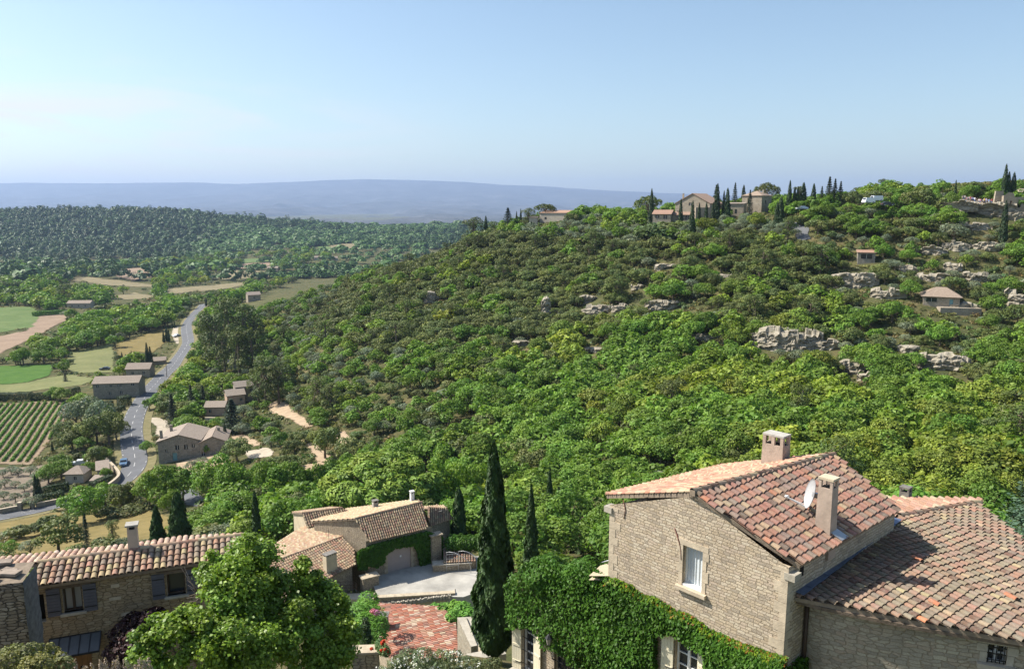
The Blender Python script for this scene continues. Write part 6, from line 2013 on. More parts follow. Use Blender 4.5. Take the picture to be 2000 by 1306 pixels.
def houses_valley():
 p = G(352, 899)
 t = empty('farm_house', p, 0, 'big grey stone farmhouse with two gables on the right of the road', 'house')
 s = p.y / F
 L1 = 80 * s * 1.02
 block(t, p, L1, 10.5, R(10), 5.2, 1.6, M_FARWALL_G, [(-.5, 2.9, .9, 1.2), (1.6, 2.9, .9, 1.2), (-3.2, 2.4, .5, .7), (3.4, 3.3, .7, .9)], ridge_along=False, door=(-1.2, 1.1, 2.1), chim=[(-4.6, 2, 1.0), (-3.4, 7, 1.0)])
 p2 = p + V3(L1 / 2 + 3.0, 1.2, 0)
 block(t, p2, 6.2, 9.5, R(14), 4.6, 1.4, M_FARWALL_G, [(-2.4, .1, .9, 2.2)], ridge_along=False, chim=[(.8, 6, .8)], rcol=(.95, .93, .92))
 keep(295, 838, 437, 902, p.y)
 p = G(228, 777)
 t = empty('stone_house', p, 0, 'long grey stone house with small square windows left of the road', 'house')
 s = p.y / F
 block(t, p, 86 * s, 7.0, R(8), 5.4, 1.7, M_FARWALL_G, [(-6, 4.0, .8, .8), (-1.6, 4.0, .8, .8), (.9, 4.1, .6, .8), (1.8, 4.1, .6, .8), (5.6, 4.2, 1.0, .8), (-2, 1.2, .7, 1.0), (1.6, 1.3, .8, 1.2)])
 keep(184, 736, 274, 776, p.y)
 p = G(270, 738)
 t = empty('stone_house', p, 0, 'small stone house with a brown tile roof behind the long grey house', 'house')
 block(t, p, 45 * p.y / F, 6, R(6), 3.8, 1.8, M_FARWALL, [(-2, 1.6, .9, 1.0), (2.2, 1.6, .9, 1.0)])
 keep(244, 712, 294, 734, p.y)
 p = G(312, 712)
 t = empty('garden_shed', p, 0, 'low brown roofed shed beside the road near the cypresses', 'shed')
 block(t, p, 22 * p.y / F, 5, R(20), 1.9, 1.2, M_FARWALL, [])
 keep(302, 700, 324, 710, p.y)
 p = G(146, 944)
 t = empty('cottage', p, 0, 'little cream cottage with a pyramid tile roof inside the hedged garden', 'cottage')
 block(t, p, 36 * p.y / F, 4.4, R(4), 2.6, 1.2, M_PALEWALL, [(.2, .9, .7, .9)], hip=True)
 keep(126, 910, 166, 942, p.y)
 p = G(202, 934)
 t = empty('garden_shed', p, 0, 'lean to shed with a pale tile roof near the roadside wall', 'shed')
 block(t, p, 20 * p.y / F, 4, R(28), 2.3, .9, M_PALEWALL, [], shed=True)
 keep(188, 905, 216, 930, p.y)
 p = G(187, 948)
 t = empty('garden_shed', p, 0, 'low flat shed in front of the lean to shed', 'shed')
 block(t, p, 17 * p.y / F, 2.5, R(4), 1.3, .3, M_PINKWALL, [], shed=True)
 p = G(462, 792)
 t = empty('stone_house', p, 0, 'stone house with two stepped roofs half hidden behind the blue cedar', 'house')
 block(t, p, 34 * p.y / F, 6, R(28), 3.6, 1.3, M_PINKWALL, [(1.5, 1.4, .8, 1)], rcol=(.95, .98, 1.0))
 block(t, p + V3(1.2, 4.5, 0), 34 * p.y / F, 5, R(28), 5.4, 1.3, M_FARWALL, [(2.2, 3.4, .9, 1)], rcol=(.95, .98, 1.0), chim=[(3.0, 3, .7)])
 keep(442, 757, 482, 785, p.y)
 p = G(420, 812)
 t = empty('stone_house', p, 0, 'low house with pinkish walls left of the blue cedar', 'house')
 block(t, p, 38 * p.y / F, 5, R(4), 2.9, 1.2, M_PINKWALL, [(-1.4, 1, .8, 1)])
 keep(402, 786, 432, 808, p.y)
 p = G(411, 828)
 t = empty('garden_wall', p, 0, 'short cream garden wall with pale coping under the fig tree', 'wall')
 b = MB(); b.box(p + Z * .8, 1.4, .25, 1.2); b.build('masonry', M_PALEWALL, t); b = MB(); b.box(p + Z * 2.04, 1.5, .32, .05); b.build('coping', M_DRESSED, t)
 p = G(497, 588)
 t = empty('stone_house', p, 0, 'grey roofed house tucked against the end of the wooded shoulder', 'house')
 block(t, p, 24 * p.y / F, 7, R(30), 4.5, 1.8, M_FARWALL, [(0, 1.8, 1, 1.2)], rcol=(1.0, 1.0, 1.05))
 keep(486, 562, 512, 580, p.y)
 p = G(532, 531)
 t = empty('farm_building', p, 0, 'solitary stone barn in the straw coloured field', 'barn')
 block(t, p, 21 * p.y / F, 8, R(-6), 5.5, 2.2, M_FARWALL, [])
 keep(520, 520, 546, 531, p.y)
 p = G(154, 602)
 t = empty('farm_house', p, 0, 'long low farm with pale walls beside the far green hedge', 'house')
 block(t, p, 44 * p.y / F, 8, R(4), 4, 1.8, M_PALEWALL, [(-5, 1.4, 1, 1.2), (0, 1.4, 1, 1.2), (5, 1.4, 1, 1.2)])
 keep(130, 588, 178, 600, p.y)
 for (u, v, w, lb) in ((618, 508, 8, 'tiny white house among the trees of the plain'), (655, 509, 9, 'tiny cream house right of the tiny white one in the plain')):
  p = G(u, v); t = empty('house', p, 0, lb, 'house')
  block(t, p, w * p.y / F, 7, R(10), 4.5, 2.2, M_PALEWALL, []); keep(u - 6, v - 8, u + 6, v, p.y)
 p = G(842, 948)
 t = empty('stone_hut', p, 0, 'tiny stone hut with a flat grey roof in the ravine behind the umbrella pine', 'hut')
 block(t, p, 1.5, 1.5, R(0), 2.2, .35, M_FARWALL, [], over=.2); keep(832, 925, 852, 940, p.y)
 p = G(456, 720)
 t = empty('shed', p, 0, 'pale flat shed roof showing among the shrubs below the pine clump', 'shed')
 block(t, p, 18 * p.y / F, 4, R(20), 2.5, .6, M_PALEWALL, [], shed=True, rcol=(1.5, 1.6, 1.7)); keep(444, 710, 468, 718, p.y)
houses_valley()
def make_car(name, p, az, paint, label, L=4.2, Wd=1.75, Hh=1.45, van=False):
 t = empty(name, p, az, label, 'van' if van else 'car')
 def lk(mb, nm, mat, par):
  o = mb.build(nm, mat); o.parent = par; return o
 prof = [(-.5, .22), (-.5, .50), (-.47, .60), (-.22, .66), (-.10, .98), (.22, 1.0), (.40, .70), (.49, .64), (.5, .45), (.5, .22)] if not van else [(-.5, .15), (-.5, .42), (-.46, .55), (-.36, .98), (.48, 1.0), (.5, .9), (.5, .15)]
 mb = MB()
 pts = [(x * L, z * Hh) for x, z in prof]
 def ins(z): return 1.0 if z < .68 * Hh else .84
 for s in (-1, 1):
  f = [V3(x, s * Wd / 2 * ins(z), z) for x, z in pts]
  mb.face(f if s < 0 else list(reversed(f)))
 for i in range(len(pts)):
  a, b = pts[i], pts[(i + 1) % len(pts)]
  mb.face([V3(a[0], -Wd / 2 * ins(a[1]), a[1]), V3(a[0], Wd / 2 * ins(a[1]), a[1]), V3(b[0], Wd / 2 * ins(b[1]), b[1]), V3(b[0], -Wd / 2 * ins(b[1]), b[1])])
 body = lk(mb, 'body', paint, t)
 if not van:
  def glass(nm, q):
   g = MB(); g.face([V3(*a) for a in q]); lk(g, nm, M_GLASS, t)
  g0, g1 = .68 * Hh, .95 * Hh
  W1, W2 = Wd / 2 * .84, Wd / 2 * .84
  glass('windscreen', [(-.215 * L, -W1 * .95, .69 * Hh), (-.215 * L, W1 * .95, .69 * Hh), (-.113 * L - .02, W1 * .9, .95 * Hh), (-.113 * L - .02, -W1 * .9, .95 * Hh)])
  glass('rear_window', [(.385 * L + .02, W1 * .9, .73 * Hh), (.385 * L + .02, -W1 * .9, .73 * Hh), (.245 * L + .02, -W1 * .88, .96 * Hh), (.245 * L + .02, W1 * .88, .96 * Hh)])
  for s in (-1, 1):
   glass('side_window', [(-.18 * L, s * (W1 + .02), .71 * Hh), (.34 * L, s * (W1 + .02), .73 * Hh), (.20 * L, s * (W1 + .01), .95 * Hh), (-.10 * L, s * (W1 + .01), .94 * Hh)])
 else:
  for s in (-1, 1):
   g = MB(); g.face([V3(-.34 * L, s * (Wd / 2 * .84 + .02), .70 * Hh), V3(.44 * L, s * (Wd / 2 * .84 + .02), .70 * Hh), V3(.44 * L, s * (Wd / 2 * .84 + .02), .92 * Hh), V3(-.32 * L, s * (Wd / 2 * .84 + .02), .92 * Hh)]); lk(g, 'side_window', M_GLASS, t)
  g = MB(); g.face([V3(-.452 * L - .03, -Wd * .38, .60 * Hh), V3(-.452 * L - .03, Wd * .38, .60 * Hh), V3(-.37 * L - .03, Wd * .36, .93 * Hh), V3(-.37 * L - .03, -Wd * .36, .93 * Hh)]); lk(g, 'windscreen', M_GLASS, t)
 for x in (-.31, .31):
  for s in (-1, 1):
   w = MB(); c = V3(x * L, s * (Wd / 2 - .06), .31)
   w.tube([c - V3(0, .10, 0), c + V3(0, .10, 0)], .31, 14); wo2 = lk(w, 'wheel', M_IRON, t)
   r = MB(); r.tube([c + V3(0, s * .09, 0), c + V3(0, s * .115, 0)], .19, 10); lk(r, 'rim', M_ZINC, wo2)
 for s in (-1, 1):
  h = MB(); h.box((-.495 * L, s * Wd * .34, .50 * Hh), .03, .17, .07); lk(h, 'headlight', M_FRAME_W, t)
  h = MB(); h.box((.492 * L, s * Wd * .36, .52 * Hh), .03, .12, .08); lk(h, 'tail_light', bpy.data.materials['red_petal'], t)
 return t
M_CAR_BLUE = plain_mat('blue_grey_car_paint', (.16, .26, .38), .25, .04, 2, metal=.4, spec=.5)
M_CAR_WHITE = plain_mat('white_car_paint', (.78, .79, .80), .25, .02, 2, spec=.5)
M_CAR_SILVER = plain_mat('silver_car_paint', (.50, .54, .58), .25, .03, 2, metal=.5, spec=.5)
M_CAR_DARK = plain_mat('dark_car_paint', (.05, .055, .06), .25, .03, 2, spec=.5)
p = G(242, 908); make_car('parked_car', p + Z * .15, R(113), M_CAR_BLUE, 'blue grey hatchback parked on the gravel edge of the road'); keep(232, 885, 252, 910, p.y)
p = G(155, 909); make_car('parked_car', p + Z * .15, R(20), M_CAR_WHITE, 'white car half hidden by trees behind the cream cottage'); keep(146, 898, 165, 906, p.y)
p = G(345, 658); make_car('parked_car', p + Z * .2, R(60), M_CAR_SILVER, 'silver car in the lay by at the road bend'); keep(338, 648, 353, 658, p.y)
p = G(205, 723); make_car('parked_car', p + Z * .15, R(10), M_CAR_DARK, 'dark car standing on the dry grass beside the meadow'); keep(198, 716, 212, 723, p.y)
def hedge(a, b, wd, ht, label, mat=None, name='hedge', leaf=.16, dens=38, cat='hedge', seed=1):
 rng = RS(seed)
 A = V3(*a); Bq = V3(*b)
 d = V3(Bq.x - A.x, Bq.y - A.y, 0); L = d.length; d.normalize(); e = V3(-d.y, d.x, 0)
 n = int((L * ht * 2 + L * wd + wd * ht * 2) * dens)
 s = rng.uniform(0, L, n); k = rng.rand(n)
 ar = np.array([L * ht, L * ht, L * wd, wd * ht, wd * ht]); ar = np.cumsum(ar / ar.sum())
 f = np.searchsorted(ar, k)
 y = rng.uniform(-wd / 2, wd / 2, n); h = rng.uniform(0, ht, n)
 nn = np.zeros((n, 3))
 for i, (yy, vec) in enumerate(((-wd / 2, -np.array(e)), (wd / 2, np.array(e)))):
  y[f == i] = yy; nn[f == i] = vec
 h[f == 2] = ht; nn[f == 2] = (0, 0, 1)
 s[f == 3] = 0; nn[f == 3] = -np.array(d); s[f == 4] = L; nn[f == 4] = np.array(d)
 bump = vnoise(s, y + h, 1.4, seed) * .16
 x = A.x + d.x * s + e.x * y; yw = A.y + d.y * s + e.y * y
 P = np.stack([x, yw, H(x, yw) + h], -1) + nn * (bump + rng.normal(0, .05, n))[:, None]
 Q = leafq(P, nn + rvec(rng, n) * .7 + np.array([0, 0, .3]), leaf * rng.uniform(.6, 1.3, n), rng, .65)
 o = link(name, quads_mesh(name, Q, tint(rng, n, .28, .08), [mat or M_FIR_G]))
 return tag(o, label, cat)
M_FIR_G = leaf_mat('hedge_leaf', (.038, .064, .026), 0, 0)
def hpx(a, b, wd, ht, label, **kw): hedge(tuple(G(*a)), tuple(G(*b)), wd, ht, label, **kw)
hpx((62, 783), (98, 780), 1.6, 2.6, 'dark clipped hedge left of the round bright shrub above the vineyard', seed=2)
hpx((98, 781), (106, 780), 1.6, 2.4, 'short dark hedge piece touching the round bright shrub', seed=3)
hpx((131, 776), (155, 770), 1.8, 2.8, 'dark clipped hedge ending at the silver poplars', seed=4)
hpx((-10, 783), (60, 782), 2.5, 2.8, 'rough dark hedgerow at the left edge above the vineyard', seed=5)
hpx((233, 794), (254, 790), 3.6, 3.2, 'boxy clipped evergreen by the road below the long grey house', seed=6)
hpx((207, 796), (220, 795), 2.2, 2.2, 'smaller clipped evergreen left of the boxy one', seed=7)
hpx((222, 806), (243, 800), 1.6, 1.5, 'low dark hedge along the road verge', seed=8)
hpx((84, 968), (134, 956), 1.4, 2.0, 'long clipped hedge behind the two front hedges of the cottage garden', seed=9)
hpx((73, 988), (124, 978), 2.2, 2.4, 'thick dark front hedge beside the roadside gate', seed=10)
hpx((180, 960), (214, 944), 2.0, 2.2, 'dark hedge curving along the roadside wall', seed=11)
hpx((66, 618), (140, 612), 3.0, 3.0, 'green hedge edging the far pink field', mat=M_VINE, leaf=.4, dens=9, seed=12)
def stone_run(px, ht, th, label, mat=None, cap=True):
 t = empty('stone_wall', G(*px[0]), 0, label, 'wall')
 P = spline([tuple(G(u, v))[:2] for u, v in px], 8)
 mb = MB(); cb = MB(); s = 0
 for i in range(len(P) - 1):
  a, b = P[i], P[i + 1]; d = b - a; L = np.linalg.norm(d); d /= L; e = np.array([-d[1], d[0]]) * th / 2
  za, zb_ = Hf(*a), Hf(*b)
  for sg in (-1, 1):
   q = [V3(*(a + e * sg), za - .4), V3(*(b + e * sg), zb_ - .4), V3(*(b + e * sg), zb_ + ht), V3(*(a + e * sg), za + ht)]
   mb.face(q, [(s, 0), (s + L, 0), (s + L, ht), (s, ht)])
  e2 = e * 1.25
  lo = [V3(*(a + e2), za + ht), V3(*(b + e2), zb_ + ht), V3(*(b - e2), zb_ + ht), V3(*(a - e2), za + ht)]
  hi = [q + Z * .12 for q in lo]
  cb.face(hi); cb.face(list(reversed(lo)))
  for k in range(4): cb.face([lo[k], lo[(k + 1) % 4], hi[(k + 1) % 4], hi[k]])
  s += L
 mb.build('masonry', mat or M_FARWALL, t); cb.build('coping', M_DRESSED, t)
 return t
stone_run([(207, 905), (218, 915), (231, 930), (232, 940), (215, 955), (192, 966)], 1.5, .5, 'curved pale stone wall on the inside of the road bend')
stone_run([(124, 983), (100, 987), (72, 993)], 1.2, .5, 'low stone wall below the thick front hedge')
stone_run([(36, 998), (20, 1001), (0, 1005)], 1.2, .5, 'low stone wall left of the roadside gate')
for (u, v, lb) in ((40, 998, 'left stone post of the roadside gate'), (64, 994, 'right stone post of the roadside gate')):
 p = G(u, v); t = empty('gate_post', p, 0, lb, 'gate post')
 b = MB(); b.box(p + Z * .9, .35, .35, 1.1); b.build('pillar', M_FARWALL, t); b = MB(); b.box(p + Z * 2.05, .42, .42, .06); b.build('cap', M_DRESSED, t)
a_, b_ = G(43, 998), G(61, 995)
t = empty('gate', a_, 0, 'dark iron gate between the two roadside stone posts', 'gate')
g_ = MB()
for h in (.3, 1.5): g_.bar(a_ + Z * h, b_ + Z * h, .06)
for i in range(15):
 q = a_ + (b_ - a_) * (i / 14); g_.bar(q + Z * .2, q + Z * 1.6, .035)
g_.build('bars', M_IRON, t)
p = G(326, 737); t = empty('utility_pole', p, 0, 'thin utility pole at the road edge by the small stone house', 'pole')
b = MB(); b.tube([p - Z * .5, p + Z * 7.5], [.13, .09], 8); b.build('pole', M_BEAM, t)
b = MB(); b.bar(p + V3(-.8, 0, 7.1), p + V3(.8, 0, 7.1), .1); b.build('crossarm', M_BEAM, t)
def vineyard():
 poly = [tuple(G(u, v))[:2] for u, v in [(-60, 792), (0, 791), (126, 787), (120, 829), (90, 866), (58, 903), (-60, 900)]]
 a, b = G(42, 896), G(109, 794)
 d = np.array([b.x - a.x, b.y - a.y]); d /= np.linalg.norm(d); e = np.array([d[1], -d[0]])
 o = np.array([a.x, a.y])
 k = [np.dot(np.array(p) - o, e) for p in poly]
 i = 0
 c = math.ceil(min(k) / 2.05) * 2.05
 rows = []
 while c < max(k):
  ss = np.linspace(-90, 140, 460)
  q = o + e * c + d * ss[:, None]
  ins = inpoly(q[:, 0], q[:, 1], poly)
  if ins.sum() > 12: rows.append(q[ins])
  c += 2.05
 for i, q in enumerate(rows):
  rng = RS(300 + i)
  n = int(len(q) * 26)
  j = rng.randint(0, len(q), n)
  x = q[j, 0] + rng.normal(0, .20, n); y = q[j, 1] + rng.normal(0, .20, n)
  z = H(x, y) + rng.uniform(.1, .85, n) * (1 + .15 * vnoise(x, y, .9, i))
  P = np.stack([x, y, z], -1)
  dd = np.stack([x - q[j, 0], y - q[j, 1], (z - H(x, y) - .5) * .6], -1)
  Q = leafq(P, dd + rvec(rng, n) * .35 + np.array([0, 0, .35]), .21 * rng.uniform(.6, 1.3, n), rng, .75)
  ob = link('vine_row', quads_mesh('vine_row', Q, tint(rng, n, .25, .1), [M_VINE]))
  tag(ob, f'row of green vines, {["first", "second", "third", "fourth", "fifth", "sixth", "seventh", "eighth", "ninth", "tenth", "eleventh", "twelfth", "thirteenth", "fourteenth", "fifteenth", "sixteenth", "seventeenth", "eighteenth", "nineteenth", "twentieth"][len(rows) - 1 - i] if len(rows) - i <= 20 else "further"} from the right edge of the vineyard', 'vine row', 'rows of vines in the vineyard')
vineyard()
C_ = 'cypress_tree'
for u, vb, vt, w, lb in [
 (240, 717, 687, 1.0, 'left slim cypress of the pair by the small stone house'), (247, 717, 691, 1.0, 'right slim cypress of the pair by the small stone house'), (258, 708, 684, 1.0, 'single slim cypress above the small stone house'),
 (289, 716, 668, .95, 'taller cypress of the close pair by the road shed'), (295, 716, 676, 1.2, 'shorter cypress of the close pair by the road shed'),
 (320, 669, 645, 1.1, 'left cypress of the three beside the lay by'), (326, 667, 634, 1.0, 'tallest cypress of the three beside the lay by'), (330, 668, 641, 1.1, 'right cypress of the three beside the lay by'),
 (337, 641, 626, 1.1, 'small cypress just above the lay by'), (341, 641, 624, 1.1, 'slightly taller small cypress above the lay by'), (403, 598, 579, 1.3, 'lone dark cypress where the road disappears'),
 (103, 884, 861, 1.3, 'small dark cypress at the lower corner of the vineyard'), (72, 974, 926, 1.1, 'left of the paired cypresses at the cottage garden hedge'), (78, 974, 932, 1.3, 'right of the paired cypresses at the cottage garden hedge'),
 (441, 870, 826, 1.2, 'dark cypress touching the right gable of the farmhouse'), (555, 553, 540, 1.3, 'first tiny cypress on the shoulder skyline'), (564, 553, 541, 1.3, 'second tiny cypress on the shoulder skyline'), (572, 551, 536, 1.5, 'largest tiny cypress on the shoulder skyline'),
 (434, 582, 566, 1.3, 'tiny cypress in the plain left of the shoulder'), (121, 594, 578, 1.3, 'cypress beside the long low farm'), (165, 596, 580, 1.3, 'cypress in front of the long low farm')]:
 plant_px(C_, u, vb, vt, lb, w)
for i in range(9):
 u = 3 + i * 8.5
 plant_px('pine_tree', u, 572, 547 + (i * 37 % 7), 'dark pine of the row at the far left below the wooded hill', 1.0, 'row of dark pines in the far left plain')
for u, vb, vt, w, k, lb in [
 (165, 1022, 942, 1.05, 'oak_tree', 'big olive green tree hiding the road at the bend'), (322, 992, 898, 1.0, 'oak_tree', 'big bright tree below the farmhouse beside the road'), (292, 990, 925, 1.0, 'oak_tree', 'bright tree left of the big one below the farmhouse'),
 (358, 985, 910, .9, 'oak_tree', 'rounded tree right of the big one below the farmhouse'), (175, 838, 762, .85, 'olive_tree', 'tall silvery poplar beside the vineyard'), (150, 836, 775, .9, 'olive_tree', 'silvery poplar nearest the vineyard'), (195, 850, 775, .8, 'olive_tree', 'silvery poplar farthest from the vineyard'),
 (214, 868, 795, .85, 'holm_oak', 'dark green tree casting shade on the road'), (190, 868, 805, 1.0, 'holm_oak', 'dark tree left of the one shading the road'), (228, 860, 815, .9, 'holm_oak', 'dark tree closest to the road edge'), (125, 860, 820, 1.2, 'holm_oak', 'dark round tree at the vineyard corner'),
 (165, 880, 850, 1.4, 'oak_tree', 'golden green tree between vineyard and cottage'), (190, 900, 868, 1.4, 'oak_tree', 'leafy tree behind the cottage garden sheds'), (120, 935, 895, 1.3, 'oak_tree', 'leafy tree left of the cream cottage'), (95, 945, 905, 1.2, 'oak_tree', 'round tree left of the cottage beside the olives'), (175, 930, 898, 1.1, 'oak_tree', 'tree between the cottage and the lean to shed'), (207, 938, 910, .8, 'oak_tree', 'small tree in front of the lean to shed'),
 (338, 832, 768, 1.0, 'fir_tree', 'dark spreading cedar above the gravel drive'), (375, 808, 750, .9, 'fir_tree', 'bluish fir beside the spreading cedar'), (398, 800, 752, 1.0, 'fir_tree', 'second bluish fir right of the first'), (308, 800, 765, 1.2, 'oak_tree', 'dark bushy tree by the road opposite the clipped evergreen'), (292, 800, 775, 1.2, 'oak_tree', 'bush by the road left of the dark bushy tree'),
 (362, 842, 806, 1.3, 'oak_tree', 'bright fig tree above the farmhouse roof'), (425, 838, 812, 1.3, 'oak_tree', 'bright green round tree below the blue cedar'), (287, 886, 858, 1.0, 'oak_tree', 'green creeper covered tree at the farmhouse corner'), (404, 890, 866, .45, 'oak_tree', 'narrow green climber against the farmhouse wall'),
 (463, 902, 852, 1.1, 'holm_oak', 'dark olive tree right of the farmhouse'), (395, 920, 890, 1.2, 'olive_tree', 'grey olive tree in front of the farmhouse'), (375, 925, 897, 1.2, 'olive_tree', 'smaller grey olive tree by the farmhouse yard'),
 (430, 975, 886, .9, 'oak_tree', 'tall light green plane tree below the farmhouse'), (452, 985, 895, .8, 'oak_tree', 'second tall light green plane tree below the farmhouse'), (412, 985, 905, .9, 'oak_tree', 'light green plane tree nearest the tarmac'),
 (338, 1015, 948, .75, 'oak_tree', 'narrow yellow green tree above the broad dark cypress'), (400, 1040, 985, 1.2, 'oak_tree', 'leafy tree right of the broad dark cypress'), (440, 1040, 975, 1.2, 'oak_tree', 'leafy green tree left of the thin lone cypress'), (470, 1030, 960, 1.1, 'oak_tree', 'dark leafy tree behind the thin lone cypress'),
 (525, 985, 895, .75, 'oak_tree', 'tall pointed plane tree left of the dirt patch'), (560, 985, 890, .8, 'oak_tree', 'tallest pointed plane tree by the dirt patch'), (590, 985, 912, .7, 'oak_tree', 'pointed plane tree in front of the dirt patch'), (622, 980, 895, .65, 'oak_tree', 'slim plane tree right of the dirt patch'), (650, 975, 885, .75, 'oak_tree', 'plane tree left of the umbrella pine'), (682, 970, 882, .75, 'oak_tree', 'plane tree just behind the umbrella pine'), (505, 975, 905, .8, 'oak_tree', 'light plane tree behind the thin lone cypress'),
 (860, 1030, 888, .60, 'oak_tree', 'tall grey green plane tree right of the white chimney'), (890, 1020, 885, .55, 'oak_tree', 'tall plane tree behind the stout cypress'), (920, 1010, 895, .6, 'oak_tree', 'plane tree left of the tall dark cypress'), (848, 1045, 935, .8, 'oak_tree', 'lower plane tree beside the umbrella pine'),
 (580, 1082, 958, .95, 'oak_tree', 'round bright tree left of the middle house roofs'), (545, 1075, 985, .95, 'oak_tree', 'leafy tree at the edge of the middle house roofs'), (615, 1060, 965, .9, 'oak_tree', 'bright tree behind the small left roof of the middle house'), (660, 1030, 925, .8, 'oak_tree', 'yellowish tree left of the umbrella pine'), (640, 1040, 935, .7, 'oak_tree', 'yellow green tree behind the middle house'),
 (770, 925, 850, 1.1, 'oak_tree', 'dark bushy oak behind the umbrella pine'), (685, 905, 848, 1.0, 'holm_oak', 'dark tree beside the dirt clearing'), (635, 895, 822, .85, 'holm_oak', 'dark oak between the two dirt clearings')]:
 plant_px(k, u, vb, vt, lb, w)
plant_px('fir_tree', 455, 846, 778, 'round blue cedar right of the farmhouse roofs', 1.7)
KIND['bright_pine'] = protos('umbrella_pine', T_umbrella, 1, leaf_mat('bright_pine_needle', (.200, .290, .042), 0, 0, trans=.15), 111, n=18000, leaf=.22, Rr=4.6)
HEIGHT['bright_pine'] = 8.2; RADIUS['bright_pine'] = 5.2
plant_px('bright_pine', 748, 1055, 897, 'broad domed umbrella pine behind the middle house roof', 1.12, Y=104, cat='pine tree', name='umbrella_pine')
for u, vb, vt, w in [(425, 720, 600, .9), (450, 700, 575, .95), (478, 700, 590, .9), (500, 695, 610, .9), (415, 700, 610, .9), (440, 730, 640, .9), (468, 735, 630, .9), (405, 690, 625, .9), (495, 730, 640, .85), (520, 790, 690, 1.1), (545, 790, 705, 1.1), (505, 785, 715, 1.0)]:
 plant_px('pine_tree', u, vb, vt, 'tall dark pine of the clump right of the road' if vb < 760 else 'dark pine of the group above the pale dirt track', w, 'tall pines right of the road' if vb < 760 else 'pines above the dirt track')
rr_ = random.Random(5)
for u, v in [(6, 925), (22, 918), (36, 922), (60, 920), (72, 930), (10, 945), (30, 945), (48, 952), (66, 945), (8, 968), (30, 972), (52, 968), (14, 990), (40, 988), (92, 925), (-8, 955)]:
 plant_px('olive_tree', u, v + 8, v - 8 - rr_.uniform(0, 5), 'silver olive tree of the small orchard left of the cottage garden', 1.15, 'olive trees of the small orchard')
plant_px('olive_tree', 62, 993, 966, 'grey olive tree leaning over the roadside gate', 1.3)
for u, vb, vt, k, w, lb in [(115, 1085, 1005, 'holm_oak', 1.05, 'rounded tree on the golden meadow above the left roof'), (172, 1085, 1000, 'fir_tree', .55, 'thin ragged spruce on the golden meadow'), (95, 1040, 1002, 'shrub', 1.2, 'dark bushes at the top of the golden meadow'), (40, 1052, 1020, 'shrub', 1.4, 'dark bush at the left edge of the golden meadow'), (20, 1085, 1055, 'oak_tree', 1.2, 'fresh green tree at the left edge above the roof'),
       (222, 1060, 1012, 'pine_tree', 1.0, 'small young pine on the golden meadow'), (205, 1085, 1048, 'shrub', 1.5, 'dark round bush beside the thin spruce'), (60, 1085, 1050, 'olive_tree', 1.2, 'grey shrub above the left roof'), (145, 1088, 1062, 'shrub', 1.6, 'low green bush above the left roof'), (240, 1080, 1045, 'olive_tree', 1.1, 'grey green bush left of the slim chimney'), (280, 1080, 1050, 'olive_tree', 1.1, 'grey green bush right of the slim chimney'), (210, 1012, 985, 'shrub', 1.8, 'dark scrub at the far edge of the golden meadow'), (250, 1008, 985, 'shrub', 1.8, 'scrub at the far side of the golden meadow by the road'),
       (395, 1085, 1020, 'shrub', 1.3, 'grey green bush right of the broad cypress'), (430, 1080, 1018, 'olive_tree', 1.2, 'large silvery bush above the roof end'), (465, 1070, 1010, 'shrub', 1.3, 'yellow green bush left of the thin lone cypress'), (20, 868, 845, 'shrub', 1.2, None), (128, 745, 728, 'fir_tree', 1.4, 'dark conifer pair above the boxy hedge'), (108, 782, 752, 'oak_tree', 1.1, 'round bright shrub standing between the clipped hedges'), (135, 712, 700, 'shrub', 1.3, 'round bush at the foot of the pale meadow')]:
 if lb: plant_px(k, u, vb, vt, lb, w)
def on_ridge(u, Y, dz=0):
 x = at(u, 400, Y).x
 return V3(x, Y, Hf(x, Y) + dz)
def dims(p, u0, u1): return (u1 - u0) / F * p.y
def zrow(u, v, Y): return at(u, v, Y).z
